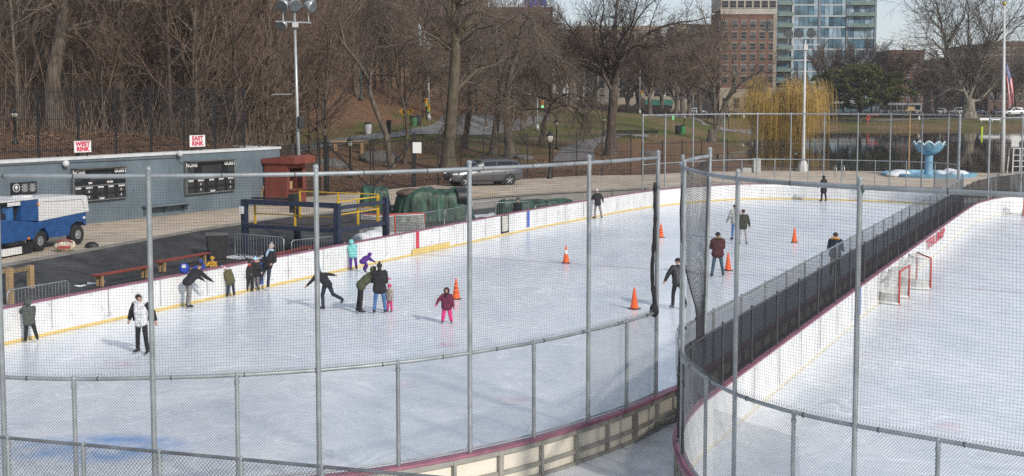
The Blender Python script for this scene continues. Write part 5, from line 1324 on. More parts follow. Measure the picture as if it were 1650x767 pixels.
# fallen leaves and sticks on the slope and the lawns
lm_ = MB(); px_, ys_ = [], []
for i in range(15000):
    k = rw.random()
    if k < .5: Y = rw.uniform(63, 100); px = rw.uniform(-30, 450)
    elif k < .8: Y = rw.uniform(84, 130); px = rw.uniform(450, 1010)
    else: Y = rw.uniform(130, 190); px = rw.uniform(430, 760)
    a = PD(px, 158, Y); px_.append(a.x); ys_.append(Y)
zz_ = terr_np(np.array(px_), np.array(ys_))
for i in range(len(px_)):
    p = Vector((px_[i], ys_[i], zz_[i] + rw.uniform(.02, .10)))
    if (p - wall_a).dot(wnor) > -1.2 and (p - wall_a).dot(wdir) < (wall_b - wall_a).length + 1 and p.y < 100: continue
    s_ = rw.uniform(.06, .15); a = Vector((rw.uniform(-1, 1), rw.uniform(-1, 1), rw.uniform(-.2, .7))).normalized() * s_; c = Vector((-a.y, a.x, rw.uniform(-.5, .5) * s_)) * .6
    lm_.add([p - a, p + c, p + a, p - c], [(0, 1, 2, 3)])
for i in range(420):
    j = rw.randrange(len(px_)); p = Vector((px_[j], ys_[j], zz_[j] + .05)); a = Vector((rw.uniform(-1, 1), rw.uniform(-1, 1), rw.uniform(0, .25))) * rw.uniform(.4, 1.4)
    if (p - wall_a).dot(wnor) > -2.5 and p.y < 100 and (p - wall_a).dot(wdir) < (wall_b - wall_a).length + 1: continue
    lm_.tube([p, p + a * .5 + Vector((0, 0, .05)), p + a], [.03, .025, .012], 4, False)
o = lm_.build('leaf_litter', mat('fallen_leaf', (.30, .19, .115), .9, var=.35, scale=3, lo=.3, hi=.7), fixn=False); tag(o, 'fallen brown leaves and sticks on the slope and lawns', 'leaf litter', None, 'stuff')

# ------------------------------------------------------------------ things on the plaza and the deck
def M_(name, col, rough=.5, **k): return mat(name, col, rough, **k)
navy = M_('navy_steel', (.018, .028, .06), .5, var=.2); yelr = M_('railing_yellow', (.68, .42, .03), .5, var=.08); chrome = M_('wheel_metal', (.55, .55, .55), .35, metal=.7); tyre = M_('tyre_rubber', (.02, .02, .021), .8, var=.2); dark = M_('dark_plastic', (.02, .02, .022), .5, var=.2)
redwood = M_('bench_red', (.27, .052, .035), .6, var=.14, scale=3); wood = M_('raw_wood', (.40, .27, .14), .8, var=.15, scale=3); orange = M_('cone_orange', (.85, .13, .025), .45, var=.05); 
deckz = .412
def facing(a, b): return math.atan2(b.y - a.y, b.x - a.x)
# ice machine (x forward, y left)
fwh, rwh = P(127.5, 394, PZ), P(67, 405, PZ)
zr = facing(rwh, fwh); sc = (fwh - rwh).length / 2.5
t = thing('ice_resurfacer', 'blue and white ice resurfacing machine parked before the blue wall', 'ice resurfacer', rwh, zr)
bluez = M_('machine_blue', (.018, .085, .26), .4, var=.12); whz = M_('machine_white', (.72, .72, .71), .35, var=.04)
y0, y1 = .05, 2.05
m = MB(); m.prism([(-.25, .52), (.0, .9), (.35, .95), (.62, .5), (1.9, .45), (2.05, .85), (2.45, 1.02), (2.85, .95), (3.1, .75), (3.12, 1.36), (0, 1.24), (-.25, 1.2)], 'y', y0, y1); m.build('chassis', bluez, t, bevel=.025)
m = MB(); m.prism([(-.02, 1.245), (3.12, 1.365), (3.3, 1.36), (3.2, 2.06), (3.0, 2.1), (-.02, 2.2)], 'y', y0 - .03, y1 + .03); tk = m.build('snow_tank', whz, t, bevel=.03)
m = MB(); m.prism([(.2, 2.02), (2.75, 1.93), (2.98, 1.5), (3.0, 1.5), (2.77, 1.95), (.2, 2.04)], 'y', y0 - .036, y0 - .029); m.build('panel_seam', M_('seam_grey', (.2, .2, .2), .6), tk)
m = MB(); m.prism([(-2.3, .55), (-.26, .55), (-.26, 1.24), (-2.3, 1.52)], 'y', y0, y1); m.prism([(-1.05, 1.36), (-.03, 1.26), (-.03, 2.17), (-1.05, 2.17)], 'y', y0 + .02, y1 - .02); m.build('rear_body', bluez, t, bevel=.02)
m = MB(); m.bbox((-2.2, y0, 2.18), (-.05, y1, 2.25)); m.box((-.35, .6, 2.29), (.6, .5, .08)); m.build('top_cover', whz, t)
m = MB(); m.cyl((-1.5, y0 + .35, 1.42), (-1.5, y0 + .35, 1.95), .22, .22, 14); m.build('air_filter', M_('filter_blue', (.03, .14, .36), .4), t)
m = MB(); 
for x, z in ((-1.25, 1.5), (-1.15, 1.75), (-1.85, 1.6), (-1.3, 1.95)): m.box((x, y0 + .5, z), (.2, .5, .22))
m.build('engine', dark, t)
m = MB(); m.bbox((-1.85, y0 + .05, 2.0), (-1.1, y0 + .08, 2.16)); m.build('name_plate', sgnm, t); 
for x, y, nm in ((2.5, y0 + .14, 'wheel'), (2.5, y1 - .14, 'wheel'), (0, y0 + .14, 'wheel'), (0, y1 - .14, 'wheel')):
    m = MB(); m.smooth = True; m.tube([(x, y - .15, .43), (x, y - .13, .43), (x, y + .13, .43), (x, y + .15, .43)], [.36, .43, .43, .36], 24); w_ = m.build(nm, tyre, t)
    m = MB(); s_ = -1 if y < 1 else 1; m.cyl((x, y + s_ * .155, .43), (x, y + s_ * .10, .43), .2, .23, 16); m.cyl((x, y + s_ * .19, .43), (x, y + s_ * .156, .43), .07, .09, 10); m.build('rim', chrome, w_)
m = MB(); m.bbox((-2.9, y0 - .1, .05), (-.6, y1 + .1, .4)); m.cyl((-.9, y0 - .12, .3), (-.5, y0 + .2, .55), .07); m.box((-1.6, y0, .5), (.9, .3, .12)); m.build('conditioner', dark, t)
m = MB(); m.bbox((-2.6, y0 - .16, .08), (-1.35, y0 - .101, .36)); m.build('side_plate', whz, t)
for x, z in ((-.1, 1.95), (-.75, .62)): m = MB(); m.ball((x, y0 - .02, z), .06, 8, 6); m.build('marker_light', M_('amber', (.8, .25, .03), .3), t)
m = MB(); m.ball((2.95, y0, 1.12), .07, 8, 6); m.build('headlight', whz, t)
t.scale = (sc, min(1.0, sc), sc)
# bags by the ice machine
b0 = P(105, 405, PZ); m = MB(); m.smooth = True; m.ball((0, 0, .22), (.46, .25, .22), 14, 9); m.ball((.22, .02, .3), (.2, .2, .16), 10, 7); 
t = thing('kit_bag', 'cream and red kit bag on the concrete beside the ice machine', 'bag', b0, .4); m.build('body', M_('bag_cream', (.62, .55, .42), .7, var=.25, scale=5), t); m = MB(); m.tube([(-.3, -.1, .4), (-.1, -.18, .5), (.15, -.18, .48), (.3, -.12, .36)], .035, 6); m.box((-.05, -.235, .2), (.5, .05, .12)); m.build('strap', M_('bag_red', (.35, .06, .06), .6), t)
m = MB(); m.smooth = True; m.ball((0, 0, .06), (.3, .22, .2), 12, 8); o = m.build('dark_sack', dark); o.location = P(148, 399, PZ); tag(o, 'small black sack on the kerb beyond the ice machine', 'sack')
# yellow line on the plaza edge
ym = M_('worn_yellow_paint', (.50, .37, .13), .7, var=.2, scale=2)
for xs in (((296, 374.2), (320, 370), (340, 366.4), (368, 361.5)), ((745, 318.5), (760, 317), (800, 312.4))):
    mb = MB(); q = [P(x, y, PZ) for x, y in xs]; 
    for i in range(len(q) - 1): strip(mb, (q[i].x, q[i].y, PZ), (q[i + 1].x, q[i + 1].y, PZ), .42 if len(xs) == 4 else .5, .006)
    struct('yellow_marking', mb, ym)
# red booth
cb = P(463, 332, PZ); t = thing('ticket_booth', 'small red wooden booth with an open counter at the end of the blue wall', 'booth', cb, AXROT)
redb = M_('booth_red', (.21, .052, .034), .7, var=.14, scale=2.5, stretch=(1, 1, .3))
w, d, h = 1.62, 1.9, 2.5                                  # local x: right, y: away; open side faces right
m = MB(); m.bbox((-w, 0, 0), (0, .06, h)); m.bbox((-w, d - .06, 0), (0, d, h)); m.bbox((-w, .061, 0), (-w + .06, d - .061, h)); m.bbox((-.06, .061, 0), (0, d - .061, .95)); m.bbox((-.06, .061, 2.2), (0, d - .061, h)); m.bbox((-.06, .061, .951), (0, .30, 2.199)); m.bbox((-.06, d - .30, .951), (0, d - .061, 2.199)); m.build('wall', redb, t)
m = MB(); m.prism([(-w - .1, h), (.62, h), (.62, h + .38), (.12, h + .46), (-w - .1, h + .26)], 'y', -.12, d + .12); m.build('roof', redb, t)
m = MB(); m.bbox((-.3, .1, .9), (.22, d - .1, .96)); m.build('counter', redb, t)
m = MB(); m.bbox((-w + .061, .061, .02), (-w + .075, d - .061, h - .02)); m.bbox((-w + .1, .5, .3), (-.7, d - .4, 1.35)); m.build('interior', M_('booth_plywood', (.66, .46, .24), .8, var=.15), t)
for k, dx in enumerate((-.25, -.08)): m = MB(); m.beam((-w + dx - .1, -.25, 0), (-w + dx, -.02, 1.15), .09, .03); o = m.build('plank', wood, t, loc=None); 
# lift platform of navy steel with yellow railings
ob = W(45.1, -30.25); t = thing('lift_platform', 'navy steel platform frame with yellow guard rails behind the rink boards', 'platform', (ob.x, ob.y, deckz), AXROT)
X0, X1, Y0, Y1 = -5.0, 0, 0, 4.0
for x, y, h in ((X0, Y0, 2.42), (X1, Y0, 2.42), (X1, Y1, 2.42), (X0, Y1, 2.42)): m = MB(); m.box((x, y, h / 2), (.24, .24, h)); m.box((x, y, .03), (.5, .42, .06)); m.build('post', navy, t)
def bm_(nm, a, b, w=.15, h=.17, mm=navy): m = MB(); m.beam(a, b, w, h); return m.build(nm, mm, t)
bm_('top_beam', (X0, Y0, 2.32), (X1 - .121, Y0, 2.32), .18, .22); bm_('top_beam', (X1, Y0 + .141, 2.2), (X1, Y1 - .141, 2.2), .12, .16); bm_('top_beam', (X0 + .3, Y0 + .25, 2.48), (X0 + 2.6, Y0 + .3, 2.5), .3, .07, dark)
bm_('deck_beam', (X0 + .141, Y0, 1.22), (X1 - .141, Y0, 1.22)); bm_('deck_beam', (X1, Y0 + .141, 1.22), (X1, Y1 - .141, 1.22)); bm_('deck_beam', (X0, Y0 + .141, 1.22), (X0, Y1 - .141, 1.22)); bm_('deck_beam', (X0 + .141, Y1, 1.22), (X1 - .141, Y1, 1.22))
m = MB(); m.bbox((X0 + .1, Y0 + .085, 1.2), (X1 - .085, Y1 - .085, 1.3)); m.build('deck', M_('dark_grating', (.055, .045, .04), .8, var=.3, scale=3), t)
def railing(a, b, z0=1.3, z1=2.35, n=3):
    m = MB(); a = Vector(a); b = Vector(b)
    for i in range(n): q = a.lerp(b, i / (n - 1)); m.box((q.x, q.y, (z0 + z1) / 2), (.075, .075, z1 - z0), 0)
    for z in (z1, (z0 + z1) / 2): m.beam((a.x, a.y, z), (b.x, b.y, z), .05, .05)
    m.build('guard_rail', yelr, t)
railing((X0 + .35, Y0 + .3, 0), (X1 - .25, Y0 + .3, 0), 1.3, 2.25); railing((X0 + .35, Y1 - .25, 0), (X1 - .25, Y1 - .25, 0), 1.3, 2.55); railing((X1 - .25, Y0 + .36, 0), (X1 - .25, Y1 - .31, 0), 1.3, 2.45)
m = MB(); m.box((X0 + 2.55, Y0 + .2, 2.55), (.35, .35, .38)); m.cyl((X0 + 2.5, Y0 + .1, 1.9), (X0 + 2.5, Y0 + .1, 2.4), .09); m.build('winch', dark, t)
m = MB(); m.box((X0 - .05, Y0 - .16, 1.95), (.22, .06, .34)); m.build('notice', sgnm, t)
# stored goals below and beside the platform
goalr = M_('goal_red', (.55, .07, .055), .45, var=.1); netw = M_('goal_net_white', (.62, .62, .60), .8, var=.06)
def make_goal(label, group=None, base_white=True):
    t = thing('hockey_goal', label, 'goal', (0, 0, 0), 0, group)       # mouth faces +x, width along y
    m = MB(); m.smooth = True
    m.tube([(0, -.915, 0), (0, -.915, 1.15), (0, -.88, 1.22), (0, .88, 1.22), (0, .915, 1.15), (0, .915, 0)], .034, 10); m.build('frame', goalr, t)
    m = MB(); m.smooth = True; pts = [(0, -.915, .05), (-.55, -.86, .05), (-.95, -.55, .05), (-1.08, 0, .05), (-.95, .55, .05), (-.55, .86, .05), (0, .915, .05)]
    m.tube(pts, .05, 8); m.build('base_frame', M_('goal_white', (.75, .74, .72), .5), t); m = MB(); m.smooth = True; top = [(0, -.86, 1.2), (-.3, -.8, 1.2), (-.48, -.45, 1.2), (-.52, 0, 1.2), (-.48, .45, 1.2), (-.3, .8, 1.2), (0, .86, 1.2)]; m.tube(top, .022, 6); m.build('top_bar', MATS['goal_white'], t)
    m = MB(); pb = Path2([Vector(p[:2]) for p in pts]); ptp = Path2([Vector(p[:2]) for p in top])
    for i in range(46): f = i / 45; a = pb.at(f * pb.len); c = ptp.at(f * ptp.len); m.tube([(a.x, a.y, .06), ((a.x * .6 + c.x * .4), (a.y * .6 + c.y * .4), .55), (c.x, c.y, 1.2)], .006, 3, False)
    for j in range(1, 15):
        g = j / 15; m.tube([tuple(Vector((*pb.at(f / 12 * pb.len), 0)).lerp(Vector((*ptp.at(f / 12 * ptp.len), 0)), g).xy) + (.06 + 1.14 * g,) for f in range(13)], .006, 3, False)
    for i in range(1, 12): y = -.86 + 1.72 * i / 12; m.tube([(0, y, 1.22), (-.5 * (1 - (y / .95) ** 4), y, 1.2)], .006, 3, False)
    m.build('net', netw, t, fixn=False)
    m = MB(); m.grid([[tuple(Vector((*pb.at(f / 12 * pb.len), 0)).xy) + (.06,) for f in range(13)], [tuple(Vector((*pb.at(f / 12 * pb.len), 0)).lerp(Vector((*ptp.at(f / 12 * ptp.len), 0)), .3).xy) + (.40,) for f in range(13)]]); m.build('base_pad', netw, t, fixn=False)
    return t
g1 = make_goal('hockey goal on the right rink nearer the viewer'); 
def goal_place(o, p, q):
    a, c = P(*p, 0), P(*q, 0); mid = (a + c) / 2; o.location = (mid.x, mid.y, .01); d = c - a; o.rotation_euler = (0, 0, math.atan2(d.y, d.x) - PI / 2)
goal_place(g1, (1453, 493), (1460, 480.5)); g1.rotation_euler = (0, 0, AXROT - .04)
g2 = dup(g1, (0, 0, 0), 0, 'hockey goal on the right rink farther from the viewer'); goal_place(g2, (1498, 468), (1478, 455.5)); g2.rotation_euler = (0, 0, AXROT + .42)
q = P(1650, 349, 0); g3 = dup(g1, (q.x + .9, q.y, .01), AXROT - 1.2, 'goal cut off by the right edge of the photo')
for g in (g1, g2, g3): g['group'] = 'goals on the empty right rink'
for px, y, r, lb in ((655, 384, 1.9, 'stored goal frame lying beside the navy platform before the green cover'), (610, 386, 1.2, 'stored goal standing under the navy platform')):
    q = P(px, y, deckz); dup(g1, (q.x, q.y, deckz + .01), r, lb, 'goals stored behind the boards')
# snow heaps
snowm = M_('old_snow', (.74, .76, .78), .6, var=.10, scale=3, bump=.4)
def snow(label, pts, z, seed):
    rn = random.Random(seed); m = MB(); m.smooth = True
    for x, y, r, hh in pts: p = P(x, y, z); m.ball((p.x, p.y, z - .03), (r * rn.uniform(.8, 1.3), r * rn.uniform(.7, 1.2), hh), 14, 8, Euler((0, 0, rn.uniform(0, 3))))
    v = [Vector(p) for p in m.v]; m.v = [tuple(p + Vector((noise.noise(p * 2.3), noise.noise(p * 2.1 + Vector((5, 0, 0))), .5 * noise.noise(p * 3.0))) * .10) for p in v]
    o = m.build('snow_heap', snowm); tag(o, label, 'snow', None, 'stuff'); return o
snow('long strip of old snow on the black rubber beyond the boards', [(x, 470 - (x - 60) * .16, .32, .07) for x in range(58, 160, 9)], deckz, 1)
snow('patch of old snow under the steel barricades', [(370 + i * 9, 414 + (i % 3), .3, .08) for i in range(9)], deckz, 2)
snow('heap of old snow beneath the navy platform', [(585, 391, .6, .5), (600, 390, .7, .6), (612, 387, .6, .7), (628, 385, .4, .3)], deckz, 3)
snow('old snow along the barricades by the green covers', [(760 + i * 8, 350 - i * 1.1, .5, .1) for i in range(6)], deckz, 4)
snow('snow heaped in the blue fountain pool', [(1450, 280, .8, .36), (1441, 281, .5, .25), (1530, 279, .9, .42), (1545, 280, .7, .34), (1515, 279, .6, .28)], PZ + .2, 5)
snow('snow along the edge of the far terrace', [(1245 + i * 9, 293.5, .55, .22) for i in range(9)], PZ - .45, 6)
# covered piles
grn_t = M_('green_tarpaulin', (.026, .085, .05), .5, var=.45, scale=1.6, detail=8, bump=1.0, bscale=2.6, stretch=(1.6, 1.6, .5))
def drape(label, px, y, z, w, d, h, rz, seed, m_=grn_t, name='covered_pile'):
    p = P(px, y, z); t = thing(name, label, 'tarpaulin', p, rz); mb = MB(); mb.smooth = True; rows = []
    for r, zz in ((1.1, 0), (1.06, .15), (1.03, .35), (1.0, .6), (.97, .82), (.9, .95), (.78, 1.0), (.6, 1.02), (.42, 1.0), (.22, 1.03), (.02, 1.02)):
        row = []
        for i in range(128):
            a = 2 * PI * i / 128; c, s = math.cos(a), math.sin(a); k = (abs(c) ** 5 + abs(s) ** 5) ** (-1 / 5)
            f = 1 + (.05 * abs(math.sin(a * 11 + seed + 2 * noise.noise(Vector((c * 2, s * 2, seed))))) + .035 * math.sin(a * 29 + seed) + .12 * noise.noise(Vector((c * 2.5, s * 2.5, seed + zz)))) * (1.15 - zz)
            row.append((c * k * w / 2 * r * f, s * k * d / 2 * r * f, h * zz * (1 + .26 * noise.noise(Vector((c * 1.5 * r, s * 1.5 * r, seed * 2.0))) + .07 * noise.noise(Vector((c * 5 * r, s * 5 * r, seed * 2.0))))))
        rows.append(row)
    mb.grid(rows, True); mb.build('cover', m_, t); return t
tp1 = drape('large pile under a green tarpaulin with a black mat laid over its corner', 697, 353, deckz, 4.1, 2.4, 1.62, .35, 3)
m = MB(); m.smooth = True; m.grid([[(1.15 + .75 * i / 5, -1.32 + .02 * math.sin(i), 1.0 + .0) for i in range(6)], [(1.12 + .78 * i / 5, -1.2, 1.55) for i in range(6)], [(1.1 + .8 * i / 5, -1.04, 1.72) for i in range(6)], [(1.05 + .85 * i / 5, -.3, 1.84) for i in range(6)]]); o = m.build('black_mat', dark, tp1, fixn=False); sd = o.modifiers.new('solid', 'SOLIDIFY'); sd.thickness = .03
m = MB(); m.smooth = True; m.ball((-1.3, -.1, 1.55), (.9, .8, .28), 14, 8); m.build('brown_sack', M_('burlap_brown', (.13, .085, .06), .9, var=.2), tp1)
drape('small pile under a green tarpaulin behind the yellow railing', 604, 351, deckz, 1.6, 1.6, 1.75, .2, 7)
drape('low long pile under a dark green cover close behind the boards', 872, 338, deckz, 4.6, 1.6, .62, .75, 9)
drape('small bundle under a green cover behind the steel barricades', 822, 345, deckz, 1.5, 1.0, .8, .6, 13)
# steel barricades
galv = M_('barricade_steel', (.38, .40, .42), .4, metal=.6, var=.12)
def make_barricade(L):
    t = thing('steel_barricade', 'x', 'barricade', (0, 0, 0), 0, 'steel crowd barricades behind the boards')
    m = MB(); m.smooth = True; m.tube([(-L / 2, 0, .18), (-L / 2, 0, 1.02), (-L / 2 + .08, 0, 1.1), (L / 2 - .08, 0, 1.1), (L / 2, 0, 1.02), (L / 2, 0, .18)], .022, 8, closed=True); m.build('frame', galv, t)
    m = MB(); n = int(L / .125)
    for i in range(1, n): m.cyl((-L / 2 + L * i / n, 0, .18), (-L / 2 + L * i / n, 0, 1.1), .009, None, 5)
    m.build('bars', galv, t)
    for s in (-1, 1): m = MB(); m.smooth = True; m.tube([(s * L * .36, -.3, .0), (s * L * .36, -.06, .17), (s * L * .36, .06, .17), (s * L * .36, .3, .0)], .022, 6); m.build('foot', galv, t)
    return t
def behind(x, y, z, vmax=-30.3):
    "sight line point at height z, moved farther off if that would land inside the boards"
    p = P(x, y, z)
    for i in range(400):
        if UV(p)[1] < vmax - (0 if UV(p)[0] < 66 else -.3): break
        p = PD(x, y, p.y + .05)
    return p
b1 = make_barricade(2.3); used = False
for k, (a, c, lb) in enumerate((((369, 375.5), (467, 383.5), 'steel barricade right of the black bin'), ((470, 383), (548, 384), 'steel barricade in front of the navy platform'), ((676, 344), (716, 338), 'steel barricade before the green pile, left one'), ((717, 338), (752, 332), 'steel barricade before the black mat on the green pile'), ((760, 329), (798, 325), 'steel barricade just right of the fence post by the green pile'),
        ((800, 325), (852, 326), 'steel barricade beside the white framed gate'), ((855, 326.5), (906, 329.5), 'steel barricade with a head showing behind it'), ((12, 468), (110, 452), 'steel barricade behind the boy in the grey coat'))):
    p, q = [behind(*e, deckz + 1.1) for e in (a, c)]; zs = ((p.z + q.z) / 2 - deckz) / 1.1; d = q - p; L = d.length; mid = (p + q) / 2; o = b1 if k == 0 else copy_tree(b1)
    o.location = (mid.x, mid.y, deckz); o.rotation_euler = (0, 0, math.atan2(d.y, d.x)); o.scale = (min(1.25, max(.6, L / 2.3)), 1, max(.6, min(1, zs))); o['label'] = lb
# benches
def bench(a, c, label):
    p, q = P(*a, deckz + .46), P(*c, deckz + .46); d = q - p; L = d.length; mid = (p + q) / 2
    t = thing('bench', label, 'bench', (mid.x, mid.y, deckz), math.atan2(d.y, d.x), 'low red benches on the rubber floor')
    m = MB(); m.bbox((-L / 2, -.17, .40), (L / 2, .17, .46)); m.build('seat', redwood, t, bevel=.01)
    for s in (-1, 1):
        m = MB(); m.bbox((s * (L / 2 - .3) - .05, -.15, 0), (s * (L / 2 - .3) + .05, -.05, .398)); m.bbox((s * (L / 2 - .3) - .05, .05, 0), (s * (L / 2 - .3) + .05, .15, .398)); m.bbox((s * (L / 2 - .3) + .051, -.13, .1), (s * (L / 2 - .3) + .08, .13, .2)); m.build('leg', wood, t)
    return t
bench((151, 443), (242, 427.5), 'long red bench nearest the ice machine'); bench((253, 421), (334, 406.5), 'red bench next to the black bin'); bench((366, 426), (406, 420.5), 'short red bench behind the woman in the grey beanie'); bench((432, 411), (500, 396), 'red bench partly hidden behind the boards under the barricades')
# bin
p = P(350, 417, deckz); t = thing('rubbish_bin', 'black wheeled rubbish bin beside the red benches', 'bin', p, .3)
m = MB(); m.prism([(-.36, 0), (.36, 0), (.46, 1.05), (-.46, 1.05)], 'y', -.4, .4); m.build('body', dark, t, bevel=.03); m = MB(); m.cyl((-.4, .44, .12), (.4, .44, .12), .12); m.build('wheels', dark, t); m = MB(); m.bbox((-.5, -.45, 1.052), (.5, .45, 1.13)); m.build('lid', M_('lid_grey', (.10, .10, .10), .6), t, bevel=.02)
# timber stand at the left edge
p = P(17, 496, deckz); t = thing('timber_frame', 'rough timber post frame behind the boards at the left edge', 'frame', p, AXROT)
m = MB(); m.bbox((-.09, -.09, 0), (.09, .09, 1.35)); m.build('post', wood, t); q = P(50, 472, deckz) - p; q.rotate(Euler((0, 0, AX)))
m = MB(); m.bbox((q.x - .09, q.y - .09, 0), (q.x + .09, q.y + .09, 1.0)); m.build('post', wood, t); m = MB(); m.beam((.0, .1, 1.22), (q.x, q.y - .1, .9), .05, .14); m.beam((-.7, -.1, 1.15), (-.1, 0, 1.25), .06, .14); m.build('rail', wood, t)
# traffic cones
def make_cone():
    t = thing('traffic_cone', 'x', 'traffic cone', (0, 0, 0), 0, 'orange traffic cones on the ice'); m = MB(); m.smooth = True
    m.lathe((0, 0, 0), [(.17, .03), (.165, .06), (.10, .45), (.036, .86), (.03, .88)], 20); m.build('cone_body', orange, t)
    m = MB(); m.box((0, 0, .016), (.40, .40, .03)); m.build('foot', M_('cone_base', (.03, .028, .028), .6), t, bevel=.02)
    return t
c1 = make_cone(); 
for i, (x, y, yt, lb) in enumerate(((912, 424, 395, 'orange cone with a white collar in the middle of the ice'), (1022, 498, 462, 'orange cone left of the black net bundle, nearest the near fence'), (735, 482, 448, 'orange cone behind the girl in the maroon jacket'), (1065, 382.5, 359, 'orange cone just right of the black net bundle'), (1280, 390.5, 366, 'orange cone standing alone right of the three walkers'), (1173, 436, 406.5, 'orange cone next to the man in the maroon parka'))):
    p = P(x, y, 0); hh = (y - yt) * p.y / FPX; o = c1 if i == 0 else copy_tree(c1); o.location = (p.x, p.y, .004); s = hh / .90; o.scale = (s, s, s); o['label'] = lb; o.rotation_euler = (0, 0, i * .7)
    if i == 5:
        m = MB(); m.smooth = True; m.lathe((0, 0, 0), [(.101, .46), (.103, .47), (.072, .66), (.070, .67)], 20, False); m.build('collar', M_('collar_white', (.8, .8, .8), .5), c1)
    if i in (2, 3):
        for r0, z0 in ((.128, .28), (.096, .47), (.068, .65)): m = MB(); m.smooth = True; m.lathe((0, 0, 0), [(r0 + .001, z0), (r0 + .0035, z0 + .01), (r0 - .001, z0 + .05)], 20, False); m.build('band', M_('band_red', (.55, .05, .02), .5), o)
